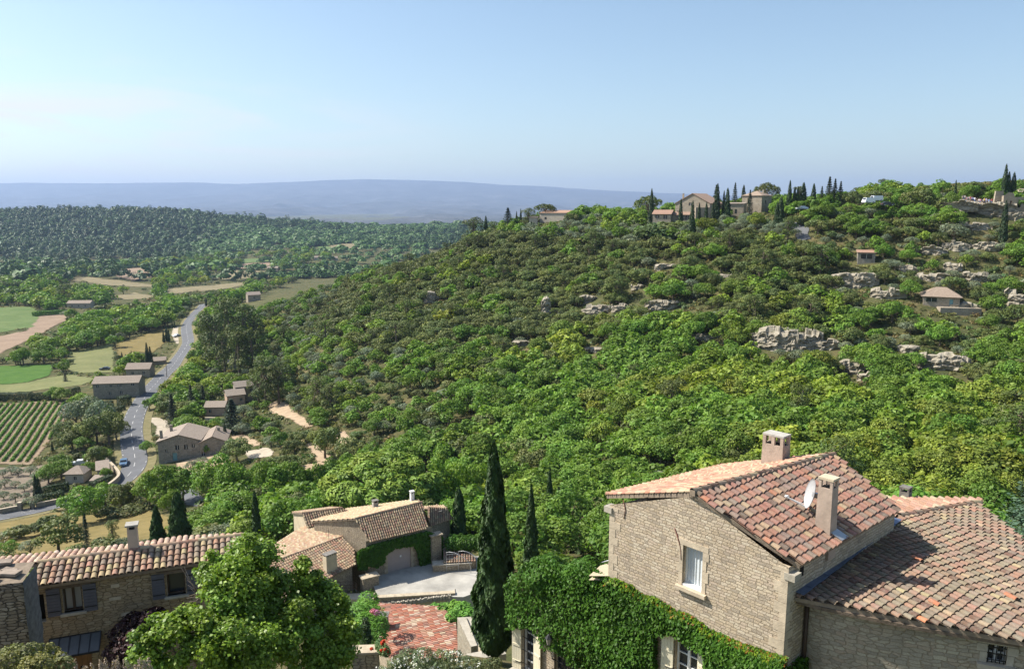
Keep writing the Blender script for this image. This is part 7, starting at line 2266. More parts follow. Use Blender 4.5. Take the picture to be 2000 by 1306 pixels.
def ridge_houses():
 Y = 322; p = on_ridge(1350, Y); p.z = zrow(1350, 432, Y)
 t = empty('stone_house', p, 0, 'broad gabled stone house on the ridge behind a row of cypresses', 'house')
 h = zrow(1340, 397, Y) - p.z; rh = zrow(1362, 378, Y) - p.z - h
 block(t, p + V3(.5, 0, 0), dims(p, 1325, 1392) * 1.05, 14, R(-36), h, rh, M_FARWALL, [(-1.0, h - 1.0, 1.3, 1.3)], ridge_along=False, deep=6, rcol=(1.25, 1.05, .95), chim=[(-5, 2, .8)])
 b = MB(); b.box(p + V3(5.2, -3.2, h * .35), 4.2, 2.2, h * .42, (1, -.1, 0), (.1, 1, 0), Z); b.build('annex', M_FARWALL, t)
 keep(1320, 376, 1400, 420, Y)
 Y = 318; p = on_ridge(1432, Y); p.z = zrow(1432, 428, Y)
 t = empty('stone_building', p, 0, 'low stone wing with two tall windows between the gabled house and the tower house', 'house')
 block(t, p, dims(p, 1412, 1452), 6, R(-28), zrow(1432, 398, Y) - p.z, .4, M_FARWALL, [(-.6, 2.2, .9, 1.8), (1.2, 2.2, .9, 1.8)], shed=True, deep=6)
 Y = 322; p = on_ridge(1468, Y); p.z = zrow(1468, 432, Y)
 t = empty('tower_house', p, 0, 'tall square stone house with a hipped tile roof on the ridge', 'house')
 h = zrow(1468, 382, Y) - p.z
 block(t, p, dims(p, 1444, 1484), 9.5, R(-42), h, 1.9, M_FARWALL, [(-1.2, h - 3.4, 1.3, 1.7), (-1.2, h - 6.4, 1.2, 1.6)], [(-1, h - 3.4, 1.0, 1.5), (2, h - 6.0, 1.0, 1.5)], hip=True, deep=6, rcol=(1.05, .98, .92), chim=[(2.5, 5, .9), (0, 7, .9)])
 keep(1442, 376, 1500, 412, Y)
 Y = 308; p = on_ridge(1305, Y); p.z = zrow(1305, 432, Y)
 t = empty('villa', p, 0, 'low villa with red brown roofs and an open porch below the gabled house', 'house')
 h = zrow(1300, 418, Y) - p.z
 block(t, p + V3(-2.4, 0, 0), dims(p, 1277, 1312), 7, R(-24), h, 1.5, M_FARWALL, [(-1.8, 1.2, 1.6, 1.2), (1.4, .9, 1.6, 1.5)], deep=5, rcol=(1.1, .85, .75))
 block(t, p + V3(5.2, -.5, 0), dims(p, 1310, 1346), 6, R(-24), h - .3, 1.0, M_FARWALL, [(-1.2, 1.0, 1.0, 1.5), (2.4, .5, 1.4, 1.8)], deep=5, rcol=(1.05, .85, .75), chim=[(-2, 3, .7)])
 keep(1276, 410, 1330, 430, Y)
 Y = 396; p = on_ridge(1072, Y); p.z = zrow(1072, 434, Y)
 t = empty('villa', p, 0, 'cream block house with a pinkish roof edge beside the umbrella shaped pine on the ridge', 'house')
 block(t, p + V3(2, 0, 0), dims(p, 1054, 1110), 9, R(-28), zrow(1072, 416, Y) - p.z, 1.2, M_PALEWALL, [(-4, 1.2, 1.2, 1.4)], shed=True, deep=5, rcol=(1.25, .95, .8))
 block(t, p + V3(-8, -2, 0), dims(p, 1041, 1056), 6, R(-6), zrow(1048, 425, Y) - p.z, .4, M_PALEWALL, [], shed=True, deep=5)
 keep(1040, 412, 1096, 432, Y)
 Y = 222; p = G(1848, 602); p.z += .6; Y = p.y
 t = empty('stone_cabin', p, 0, 'stone cabin with a wide grey tile roof and a blue window on the rocky slope', 'cabin')
 h = zrow(1830, 578, Y) - p.z
 block(t, p + V3(-1.5, 0, 0), dims(p, 1803, 1866), 7.5, R(-24), h, 2.0, M_FARWALL, [(-2.4, 1.1, 2.6, 1.1)], [(0, .8, 1.2, 1.4)], deep=5, rcol=(1.0, .95, .9), door=(2.4, .9, 2.0), hip=True, over=.6)
 b = MB(); b.box(p + V3(2.2, -2.2, -1.3), 5, 1.6, 1.25, (1, -.2, 0), (.2, 1, 0), Z); b.build('terrace', M_FARWALL, t)
 keep(1798, 552, 1900, 610, Y)
 Y = 240; p = at(1692, 508, Y)
 t = empty('hut', p, 0, 'dark open hut with a thin pink roof edge among the trees right of the hairpin', 'hut')
 block(t, p, 5, 4, R(-20), 2.3, .5, M_FARWALL_G, [(0, .4, 3.2, 1.5)], shed=True, deep=4, rcol=(1.2, .9, .8)); keep(1674, 484, 1698, 506, Y)
 Y = 258; p = at(1980, 413, Y)
 t = empty('ruined_building', p, 0, 'ruined pale stone building with two square holes at the right edge of the ridge', 'building')
 h = zrow(1980, 385, Y) - p.z
 mb = MB(); P0 = p + V3(-3.8, 0, 0)
 wall(mb, P0, V3(1, -.12, 0), [(0, -3), (10, -3), (10, h + .2), (3.5, h), (3.0, h + 1.3), (1.4, h + 1.6), (0, h + .5)], [(2.1, 2.8, h * .45, h * .75), (4.6, 5.6, h * .25, h * .6)], .5, out=V3(-.12, -1, 0))
 wall(mb, P0, V3(.1, 1, 0), [(0, -3), (7, -3), (7, h), (0, h + .5)], (), out=V3(-1, 0, 0))
 wall(mb, P0 + V3(.7, 7, 0), V3(1, -.12, 0), [(0, -3), (10, -3), (10, h), (0, h)], (), out=V3(0, 1, 0))
 mb.build('wall', M_FARWALL, t)
 b = MB()
 for a, c in ((2.45, h * .6), (5.1, h * .43)): b.box(P0 + V3(a, .55, c), .6, .02, .7)
 b.build('hole_shade_board', M_DARK, t)  # near-black boards behind the holes paint in the interior shade
 Y = 264; p = at(1996, 390, Y)
 t = empty('house', p, 0, 'house with a wide overhanging brown roof cut by the right edge', 'house')
 block(t, p + V3(2, 0, 0), 6, 6, R(0), zrow(1990, 378, Y) - p.z, 1.6, M_FARWALL, [], hip=True, over=1.0, deep=5)
 keep(1950, 375, 2000, 412, 258)
ridge_houses()
def rock_mat():
 m, nt, out = newmat('limestone_rock')
 g = N(nt, 'ShaderNodeNewGeometry')
 mp = N(nt, 'ShaderNodeVectorMath', operation='MULTIPLY'); mp.inputs[1].default_value = (.35, .35, 1.9)
 nt.links.new(g.outputs['Position'], mp.inputs[0])
 f = noise_tex(nt, mp.outputs[0], .8, 8, .68)
 c = ramp(nt, f, [(.28, (.16, .135, .10)), (.42, (.28, .245, .185)), (.60, (.39, .35, .28)), (.8, (.34, .27, .18))])
 f2 = noise_tex(nt, g.outputs['Position'], .5, 6, .7)
 c = mixc(nt, ramp(nt, f2, [(.55, (0, 0, 0)), (.7, (.75, .75, .75))]), c, (.17, .165, .085))
 b = N(nt, 'ShaderNodeBsdfPrincipled'); b.inputs['Roughness'].default_value = .95; b.inputs['Specular IOR Level'].default_value = .1
 nt.links.new(c, b.inputs['Base Color'])
 bp = N(nt, 'ShaderNodeBump'); bp.inputs['Strength'].default_value = .9; bp.inputs['Distance'].default_value = .5
 nt.links.new(f, bp.inputs['Height']); nt.links.new(bp.outputs[0], b.inputs['Normal'])
 nt.links.new(b.outputs[0], out.inputs[0])
 return m
M_ROCK = rock_mat()
def rock(u, v, w, h, label, seed=0, thick=None, tilt=0.0, over=0.0, Y=None, vis=True):
 """limestone outcrop: layered, broken block set into the slope; (u, v) centre in the photo, w x h photo pixels"""
 p = G(u, v + h / 2) if Y is None else at(u, v + h / 2, Y)
 s = p.y / F
 Wm, Hm = w * s * 1.05, h * s * .76
 D = thick or max(3.0, Wm * .45)
 nx_, nz_, ny_ = max(10, int(Wm / .32)), max(8, int(Hm * 1.4 / .26)), max(5, int(D / .7))
 az = math.atan2(p.x, p.y)
 X = V3(math.cos(az + tilt), -math.sin(az + tilt), 0); Yb = V3(math.sin(az + tilt), math.cos(az + tilt), 0)
 cl = lambda a, b, c: noise.cell(V3(a, b, c)) - .5
 def pos(a, b, c):          # a along -.5..5, b depth 0..1, c height -0.5..1
  aw = a * Wm; hh = c * Hm; sd = seed * 7.3
  wv = noise.noise(V3(aw * .25, hh * .3, sd)) * 1.2
  row = math.floor((hh + wv * .5) / 1.1)
  k = cl((aw + wv) / 1.9 + row * .37, row, sd) * .6 + cl((aw + wv) / .75 + row * .6, (hh + wv * .4) / .5, sd + 3) * .32 + noise.noise(V3(aw * .9, hh * 1.1, b * D + sd)) * .3
  end = (abs(a) * 2) ** 3
  top = 1 - .26 * (noise.cell(V3((aw + wv) / 1.7, b * D / 2.2, sd + 9))) - .30 * end - .15 * abs(noise.noise(V3(aw * .5, b * D * .5, sd)))
  z = hh * (top if c > 0 else 1)
  front = -k * (1 if abs(a) < .499 else .3) + end * D * .35 - over * max(0, c - .45) * 2.0
  return p + X * (aw * 1.05) + Yb * (front * (1 - b) + b * D) + Z * (z + b * Hm * .12 - b * b * Hm * .12)
 mb = MB()
 def grid(f, n, m):
  V = [[f(i / n, j / m) for j in range(m + 1)] for i in range(n + 1)]
  for i in range(n):
   for j in range(m):
    mb.face([V[i][j], V[i + 1][j], V[i + 1][j + 1], V[i][j + 1]])
 grid(lambda s_, t_: pos(s_ - .5, 0, t_ * 1.5 - .5), nx_, nz_)
 grid(lambda s_, t_: pos(s_ - .5, t_, 1.0), nx_, ny_)
 grid(lambda s_, t_: pos(-.5, t_, s_ * 1.5 - .5), nz_, ny_); grid(lambda s_, t_: pos(.5, 1 - t_, s_ * 1.5 - .5), nz_, ny_)
 grid(lambda s_, t_: pos(.5 - s_, 1.0, t_ * 1.5 - .5), nx_, nz_)
 o = mb.build('rock_outcrop', M_ROCK)
 tag(o, label, 'rock')
 k_ = .36 if w > 60 else .24
 if vis: keep(u - w * k_, v - h * .28, u + w * k_, v + h * (.2 if w > 60 else .08), p.y)
 CLEAR.append([tuple((p + X * a * Wm * .5 + Yb * b)[:2]) for a, b in ((-1, -.5), (1, -.5), (1, D), (-1, D))])
 return o
ROCKS = [(845, 579, 32, 26, 'small pale rock face alone among dark oaks on the left of the slope'), (1066, 600, 18, 60, 'narrow vertical rock rib beside the dark oaks in mid slope'), (1148, 584, 34, 18, 'small pale block left of the ledge in mid slope'),
   (1165, 606, 56, 26, 'sloping pale ledge under the small block in mid slope'), (1210, 600, 30, 16, 'low ledge right of the sloping one'), (1293, 597, 64, 24, 'flat topped pale cliff in the middle of the slope'), (1376, 659, 44, 15, 'low ledge in shrubs below the flat topped cliff'), (1018, 671, 40, 14, 'low ledge at the foot of the dark oaks'), (1163, 684, 40, 10, 'thin ledge above the yellowing trees'),
   (1470, 661, 16, 28, 'standing rock pillar beside the largest cliff'), (1538, 661, 118, 52, 'largest pale limestone cliff above the green wood'), (1610, 672, 50, 26, 'broken right end of the largest cliff'), (1776, 681, 40, 18, 'pale slab below the cabin slope'), (1842, 706, 86, 38, 'broad layered cliff at the right under the cabin'), (1662, 716, 46, 30, 'reddish broken rock between the two big cliffs'), (1690, 735, 30, 24, 'lower reddish rock below the broken one'),
   (1668, 546, 80, 36, 'wide pale terrace cliff left of the cabin'), (1735, 572, 60, 26, 'pale cliff band just left of the cabin'), (1770, 523, 36, 18, 'small pale step above the terrace cliff'), (1818, 541, 60, 22, 'pale rock step behind the cabin roof'), (1815, 488, 56, 20, 'long pale ledge above the cabin'), (1866, 480, 44, 22, 'grey ledge under the round olive bush at right'), (1922, 480, 46, 22, 'grey ledge at right below the single cypress'), (1905, 540, 50, 24, 'pale layered rock right of the cabin roof'), (1860, 520, 30, 22, 'pale rock notch above the cabin roof'),
   (1818, 438, 80, 12, 'thin pale shelf below the viewpoint at left'), (1880, 440, 90, 16, 'long pale shelf under the viewpoint'), (1950, 418, 90, 16, 'sandy overhanging shelf under the ruined wall'), (1984, 578, 40, 40, 'pale rock at the right edge beside the yellow bush'), (1866, 598, 70, 20, 'terrace rock under the cabin'), (1415, 540, 26, 16, 'small rock in dry grass below the hairpin road'), (1300, 520, 40, 14, 'dry grassy rock step in mid slope'), (1245, 560, 24, 14, 'small pale rock above the flat topped cliff'), (1700, 395, 30, 8, 'low pale bank beside the white vans'), (1640, 428, 40, 10, 'pale retaining bank by the ridge road')]
for i, (u, v, w, h, lb) in enumerate(ROCKS): rock(u, v, w, h, lb, i)
VY = 258.0
rock(1906, 402, 120, 20, 'big overhanging limestone slab under the crowd at the viewpoint', 77, thick=9, over=1.6, Y=VY)
rock(1872, 398, 60, 18, 'lower left nose of the viewpoint slab', 78, thick=7, over=.8, Y=VY - 1)
def person_mesh(seed):
 rr = random.Random(seed)
 st = rr.uniform(-.06, .06); arm = rr.uniform(.02, .25)
 J = {'pel': (0, 0, .95), 'spi': (0, 0, 1.15), 'che': (0, -.01, 1.36), 'nec': (0, -.01, 1.50), 'hea': (0, -.02, 1.60), 'top': (0, -.02, 1.72)}
 R_ = {'pel': .15, 'spi': .14, 'che': .165, 'nec': .06, 'hea': .098, 'top': .07}
 Ed = [('pel', 'spi'), ('spi', 'che'), ('che', 'nec'), ('nec', 'hea'), ('hea', 'top')]
 for s, n in ((-1, 'l'), (1, 'r')):
  f = .10 * s * (1 if rr.random() < .5 else -1) * rr.random()
  J.update({n + 'hip': (.095 * s, 0, .90), n + 'kne': (.10 * s, f * .6 - .02, .50), n + 'ank': (.105 * s, f + .02, .08), n + 'toe': (.12 * s, f - .14, .03),
     n + 'sho': (.19 * s, 0, 1.42), n + 'elb': (.25 * s, .03 - arm * .2, 1.14), n + 'wri': (.22 * s, -.06 - arm, .95 + arm * .8), n + 'han': (.21 * s, -.11 - arm * 1.2, .88 + arm)})
  R_.update({n + 'hip': .095, n + 'kne': .062, n + 'ank': .042, n + 'toe': .035, n + 'sho': .062, n + 'elb': .045, n + 'wri': .032, n + 'han': .035})
  Ed += [('pel', n + 'hip'), (n + 'hip', n + 'kne'), (n + 'kne', n + 'ank'), (n + 'ank', n + 'toe'), ('che', n + 'sho'), (n + 'sho', n + 'elb'), (n + 'elb', n + 'wri'), (n + 'wri', n + 'han')]
 keys = list(J)
 me = bpy.data.meshes.new('person_skeleton')
 me.from_pydata([J[k] for k in keys], [(keys.index(a), keys.index(b)) for a, b in Ed], [])
 o = bpy.data.objects.new('person_skeleton', me); COL.objects.link(o)
 sk = o.modifiers.new('skin', 'SKIN')
 for i, k in enumerate(keys):
  me.skin_vertices[0].data[i].radius = (R_[k], R_[k] * (.75 if k in ('pel', 'spi', 'che') else 1))
 me.skin_vertices[0].data[0].use_root = True
 o.modifiers.new('sub', 'SUBSURF').levels = 1
 dg = bpy.context.evaluated_depsgraph_get()
 m2 = bpy.data.meshes.new_from_object(o.evaluated_get(dg))
 bpy.data.objects.remove(o); bpy.data.meshes.remove(me)
 m2.materials.clear()
 for k in range(4): m2.materials.append(None)
 long_ = rr.random() < .4
 for p in m2.polygons:
  c = p.center
  if c.z > 1.49: i = 0
  elif abs(c.x) > .20 and c.z < 1.22: i = 0
  elif c.z > .93: i = 1
  elif c.z > (.12 if long_ else .5): i = 2
  elif c.z < .09: i = 3
  else: i = 0
  p.material_index = i; p.use_smooth = True
 return m2
def hair_mesh():
 mb = MB(); c = V3(0, 0, 1.66)
 for i in range(5):
  for k in range(10):
   f = lambda a, b: c + V3(math.cos(b * .6283) * math.cos(a * .35 - .35) * .108, math.sin(b * .6283) * math.cos(a * .35 - .35) * .112 + .012, math.sin(a * .35 - .35) * .105 + .005)
   q = [f(i, k), f(i, k + 1), f(i + 1, k + 1), f(i + 1, k)]
   if min(p.y for p in q) < -.075 and q[0].z < 1.68: continue
   mb.face(q, None, (1, 1, 1), 0, True)
 me_o = mb.build('hair', bpy.data.materials['bark']); me = me_o.data
 bpy.data.objects.remove(me_o); return me
M_SKIN = plain_mat('skin', (.52, .31, .22), .6, .08, 5)
CLOTH = {n: plain_mat(n + '_cloth', c, .85, .1, 6) for n, c in {'white': (.78, .77, .74), 'pink': (.72, .36, .42), 'red': (.55, .07, .06), 'navy': (.05, .07, .16), 'blue': (.16, .28, .55), 'black': (.03, .03, .035), 'beige': (.52, .42, .30), 'yellow': (.70, .52, .10), 'grey': (.30, .31, .33), 'lilac': (.48, .40, .62)}.items()}
HAIR = {n: plain_mat(n + '_hair', c, .6, .2, 20) for n, c in {'dark': (.03, .02, .015), 'brown': (.10, .055, .03), 'fair': (.42, .30, .15), 'grey': (.38, .37, .36)}.items()}
PM = [person_mesh(i) for i in range(6)]; HM = hair_mesh()
tops = ['white', 'navy', 'white', 'pink', 'grey', 'white', 'red', 'lilac', 'blue', 'white', 'black', 'beige', 'white', 'pink', 'navy', 'white', 'yellow', 'lilac', 'white', 'blue', 'white', 'red']
bots = ['beige', 'blue', 'navy', 'white', 'black', 'grey', 'beige', 'navy', 'black', 'blue', 'grey', 'white', 'navy', 'blue', 'beige', 'black', 'navy', 'grey', 'pink', 'white', 'beige', 'blue']
rp = random.Random(11)
bpy.context.view_layer.update()
dg = bpy.context.evaluated_depsgraph_get()
seen = set()
for i in range(22):
 u = 1879 + i * 2.75 + rp.uniform(-.7, .7)
 Y = VY + rp.uniform(.8, 3.6)
 x = at(u, 390, Y).x
 hit, loc, *_ = SC.ray_cast(dg, V3(x, Y, 30), V3(0, 0, -1))
 z = loc.z if hit else zrow(u, 390, Y)
 o = bpy.data.objects.new('person', PM[i % 6]); COL.objects.link(o)
 o.location = (x, Y, z); o.rotation_euler = (0, 0, rp.uniform(-.9, .9) + (3.1 if i % 5 == 4 else 0))
 s = rp.uniform(.92, 1.05); o.scale = (s, s, s)
 hc = rp.choice(list(HAIR))
 for k, mt in enumerate((M_SKIN, CLOTH[tops[i]], CLOTH[bots[i]], CLOTH['black'])):
  o.material_slots[k].link = 'OBJECT'; o.material_slots[k].material = mt
 lb = f'person in {tops[i]} top and {bots[i]} bottoms standing at the rock viewpoint'
 if lb in seen: lb = f'{hc} haired ' + lb
 seen.add(lb)
 tag(o, lb, 'person', 'people on the rock viewpoint')
 h = bpy.data.objects.new('hair', HM); COL.objects.link(h); h.parent = o
 h.material_slots[0].link = 'OBJECT'; h.material_slots[0].material = HAIR[hc]
keep(1878, 374, 1942, 392, VY)
t = empty('parapet_wall', at(1912, 388, VY), 0, 'low stone parapet beside the crowd on the viewpoint rock', 'wall')
b = MB(); q = at(1950, 391, VY + 2); b.box(q + Z * 1.0, 1.6, .4, 2.0, (1, 0, 0), (0, 1, 0), Z, taper=.8); b.build('masonry', M_FARWALL, t)
px = [(1556, 446), (1572, 455), (1566, 463), (1545, 440), (1530, 437)]
rp_ = [G(1530, 438), G(1552, 441), G(1568, 449), G(1566, 460), G(1572, 470)]
RC2 = spline([tuple(p)[:2] for p in rp_], 14)
ribbon('road', RC2, -1.9, 1.9, .25, M_ASPHALT, 'short visible bend of the ridge road', cross=4)
keep(1553, 440, 1571, 452, 262)
for (u, v, Y, az, pt, lb, van) in [(1711, 393, 268, R(10), M_CAR_WHITE, 'white van parked high on the ridge near the pale bank', True), (1696, 397, 266, R(14), M_CAR_WHITE, 'second white van beside the first one on the ridge', True), (1600, 412, 280, R(5), M_CAR_WHITE, 'white car glimpsed behind the trees on the ridge', False), (1566, 410, 284, R(0), M_CAR_SILVER, 'silver car glimpsed beside the ridge road', False), (1733, 402, 264, R(180), M_CAR_DARK, 'dark car in the shade right of the white vans', False)]:
 x = at(u, v, Y).x
 make_car('parked_van' if van else 'parked_car', V3(x, Y, max(Hf(x, Y), zrow(u, v, Y))), az, pt, lb, L=4.0 if van else 4.2, Hh=1.9 if van else 1.45, Wd=2.0 if van else 1.75, van=van)
 keep(u - 7, v - 11, u + 6, v - 6, Y)
def ridge_tree(kind, u, vb, vt, Y, label, w=1.0, group=None):
 x = at(u, vb, Y).x; z = min(Hf(x, Y), zrow(u, vb, Y))
 plant(kind, x, Y, zrow(u, vt, Y) - z, label, w, group, z=z)
for k, u, vb, vt, Y, w, lb in [
 (C_, 1329, 431, 388, 305, .9, 'cypress at the left end of the row below the gabled house'), (C_, 1352, 432, 391, 283, .9, 'second cypress of the row below the gabled house'), (C_, 1365, 431, 396, 305, 1.0, 'third cypress of the row below the gabled house'), (C_, 1379, 428, 394, 306, 1.0, 'fourth cypress of the row below the gabled house'),
 (C_, 1392, 432, 395, 304, 1.2, 'dark cypress left of the tallest one'), (C_, 1399, 432, 358, 304, .95, 'tallest dark cypress in front of the gabled house'), (C_, 1412, 432, 372, 304, .7, 'thin cypress between the two tall ones'), (C_, 1419, 431, 367, 303, 1.15, 'broad tall cypress left of the stone wing'),
 ('fir_tree', 1397, 415, 360, 335, .8, 'dark fir behind the tall cypresses'), ('fir_tree', 1434, 412, 356, 335, .7, 'pointed fir behind the stone wing'), (C_, 1451, 405, 361, 340, 1.2, 'cypress behind the tower house roof'), ('fir_tree', 1463, 428, 370, 310, .75, 'dark fir right in front of the tower house'),
 ('umbrella_pine', 1495, 420, 357, 336, .75, 'round topped pine behind the tower house'), (C_, 1516, 442, 395, 278, 1.3, 'left half of the broad cypress pair by the ridge road'), (C_, 1523, 442, 384, 278, 1.5, 'right half of the broad cypress pair by the ridge road'),
 (C_, 1541, 400, 352, 292, .9, 'slim dark cypress on the skyline right of the tower house'), (C_, 1551, 398, 364, 292, 1.0, 'short slim cypress right of the skyline one'), (C_, 1557, 398, 364, 292, .9, 'shortest of the three slim skyline cypresses'), (C_, 1568, 395, 356, 292, 1.5, 'broad grey green cypress column on the skyline'), (C_, 1588, 395, 358, 290, 1.3, 'grey cypress column left of the skyline firs'),
 ('fir_tree', 1604, 395, 363, 286, .75, 'small fir at the left of the skyline fir group'), ('fir_tree', 1618, 396, 344, 286, .85, 'tallest fir of the skyline group'), ('fir_tree', 1629, 396, 348, 286, .75, 'second tallest fir of the skyline group'), ('fir_tree', 1640, 396, 353, 286, .75, 'fir at the right end of the skyline group'),
 (C_, 1864, 392, 351, 266, .7, 'thin cypress on the skyline left of the viewpoint'), ('oak_tree', 1893, 392, 356, 270, 1.1, 'bright round tree behind the viewpoint crowd'), ('oak_tree', 1880, 396, 362, 268, .8, 'bright tree left of the viewpoint crowd'), ('oak_tree', 1858, 404, 372, 262, .9, 'dark round tree at the left of the viewpoint slab'),
 (C_, 1959, 392, 320, 264, .9, 'tallest cypress by the ruined wall'), (C_, 1966, 392, 335, 264, 1.0, 'middle cypress by the ruined wall'), (C_, 1976, 392, 336, 264, 1.25, 'broad cypress by the ruined wall'), (C_, 1959, 460, 391, 238, .9, 'single cypress standing below the ruined wall'),
 ('oak_tree', 1823, 400, 368, 268, .7, 'small dark round tree on the skyline'), ('holm_oak', 1795, 408, 364, 268, 1.1, 'dark oak on the skyline left of the small round tree'), ('holm_oak', 1715, 400, 366, 284, 1.3, 'wide dark oak on the skyline above the vans'), ('holm_oak', 1664, 402, 368, 284, .9, 'round oak right of the skyline firs'), ('fir_tree', 1932, 392, 366, 270, 1.2, 'low spreading conifer behind the crowd'),
 (C_, 1272, 413, 368, 330, .85, 'lone slim cypress before the round pine on the ridge'), ('umbrella_pine', 1267, 416, 382, 336, .85, 'round pine behind the lone slim cypress'), (C_, 949, 446, 421, 396, 1.1, 'small dark cypress at the left end of the ridge'), ('pine_tree', 925, 448, 422, 398, 1.4, 'dark pine at the left end of the ridge'),
 ('fir_tree', 992, 440, 405, 400, 1.5, 'spreading dark cedar on the left part of the ridge'), ('pine_tree', 1032, 440, 405, 398, 1.4, 'dark pine left of the cream block house'), (C_, 1017, 440, 407, 402, .8, 'thin cypress between the cedar and the dark pine'), (C_, 1009, 440, 412, 402, .8, 'thinner cypress left of the dark pine'), (C_, 1038, 456, 431, 380, 1.3, 'short cypress standing in the olive grove'),
 ('umbrella_pine', 1064, 428, 398, 404, 1.1, 'dome shaped pine over the cream block house'), ('oak_tree', 1170, 425, 404, 392, 1.3, 'low dark tree on the skyline in mid ridge'), ('oak_tree', 1212, 424, 403, 380, 1.4, 'dark tree row end on the skyline'),
 ('oak_tree', 1390, 575, 528, 248, 1.0, 'single vivid green tree standing out in mid slope'), ('oak_tree', 1540, 520, 470, 252, .75, 'pale green cypress like tree in mid slope'), ('pine_tree', 1600, 545, 470, 240, 1.4, 'big yellow green pine below the ridge road'), ('pine_tree', 1480, 590, 515, 236, 1.6, 'wide dark pine in mid slope'), ('oak_tree', 1946, 592, 545, 216, 1.3, 'yellow green spreading bush right of the cabin'), ('umbrella_pine', 1985, 655, 594, 196, .75, 'flat crowned pale tree at the right edge'), ('olive_tree', 1862, 474, 430, 244, 1.3, 'round grey bush under the viewpoint shelves')]:
 ridge_tree(k, u, vb, vt, Y, lb, w)
for i in range(110):
 u = rnd.uniform(1562, 1890); vb = rnd.uniform(398, 470) if i > 45 else rnd.uniform(398, 412)
 k = ('holm_oak', 'oak_tree', 'olive_tree', 'oak_tree', 'shrub')[i % 5]
 if 1688 < u < 1726 and vb < 403: continue
 if u > 1845 and vb < 430: continue
 if 1545 < u < 1580 and vb > 436: continue
 p = G(u, vb)
 if p.y > 300: p = on_ridge(u, 274)
 h = {'holm_oak': 5.4, 'oak_tree': 6.0, 'olive_tree': 4.4, 'shrub': 3.0}[k] * rnd.uniform(.8, 1.2)
 plant(k, p.x, p.y, h, {'holm_oak': 'dark evergreen oak', 'oak_tree': 'green leafy tree', 'olive_tree': 'grey green olive tree', 'shrub': 'rounded shrub'}[k] + (' of the skyline thicket between the firs and the viewpoint' if vb < 412 else ' of the bushy upper slope left of the viewpoint'), 1.25, 'skyline thicket' if vb < 412 else 'bushy upper slope left of the viewpoint')
for i in range(12):
 ridge_tree('shrub', 1274 + i * 6.6, 446, 428 + rnd.uniform(0, 5), 301 + rnd.uniform(-2, 2), 'green shrub of the bushy row in front of the low villa', 1.5, 'shrubs before the low villa')
for i in range(34):
 u = 1205 + i * 10.5 + rnd.uniform(-4, 4); vb = 462 - (i % 3) * 8
 plant_px('olive_tree', u, vb, vb - rnd.uniform(17, 24), 'grey green olive tree of the terrace rows below the ridge houses', 1.25, 'olive terrace below the ridge houses')
x = at(1260, 440, 300).x
for u, v, Y in ((1259, 437, 300),):
 p = on_ridge(u, Y); me = quads_mesh('oleander', *[a for a in crown(RS(3), lobes_round(RS(3), 1.5, 1.2, 9), 700, .2)], [M_PINK])
 o = link('oleander', me, loc=p); tag(o, 'pink flowering oleander bush in front of the low villa', 'bush'); keep(1252, 428, 1267, 442, Y)
rng = RS(61)
Q, c, mi = T_fir(rng, 15000, .085, 7.4, 3.3)
b0 = at(2022, 1215, 29)
o = link('cedar_tree', quads_mesh('cedar_tree', Q + np.array(b0), c * np.array([2.1, 2.2, 2.5]), [M_FIR, M_BARK], mi))
tag(o, 'silvery drooping cedar at the right edge behind the wing roof', 'cedar')
t = empty('cable', at(1150, 1098, 27), 0, 'thin grey cable running to the corner of the big stone house', 'cable')
b = MB(); b.tube([at(1120, 1112, 30), at(1160, 1103, 27), at(1194, 1092, 24.7)], .02, 5); b.build('wire', M_ZINC, t)
def place_zone(u, v, Y):
 """kind weights and spacing of the wood by region"""
 A = inpoly(u, v, ZA); B_ = inpoly(u, v, ZB); Cc = inpoly(u, v, ZC); D = inpoly(u, v, ZD); E_ = inpoly(u, v, ZE)
 return A, B_, Cc, D, E_
ZB = [(0, 0), (1, 0), (0, 1)]
ZA = [(700, 545), (780, 500), (960, 462), (1250, 488), (1560, 462), (1660, 560), (1640, 650), (1480, 650), (1300, 640), (1100, 668), (1000, 700), (800, 715), (640, 650), (620, 600)]
ZC = [(380, 680), (500, 600), (640, 560), (700, 560), (640, 650), (800, 715), (900, 760), (860, 880), (700, 940), (420, 900), (380, 760)]
ZD = [(900, 452), (1060, 420), (1300, 425), (1560, 435), (1560, 466), (1250, 492), (960, 470)]
ZE = [(1560, 380), (2100, 380), (2100, 640), (1900, 720), (1640, 700), (1640, 560), (1560, 470)]
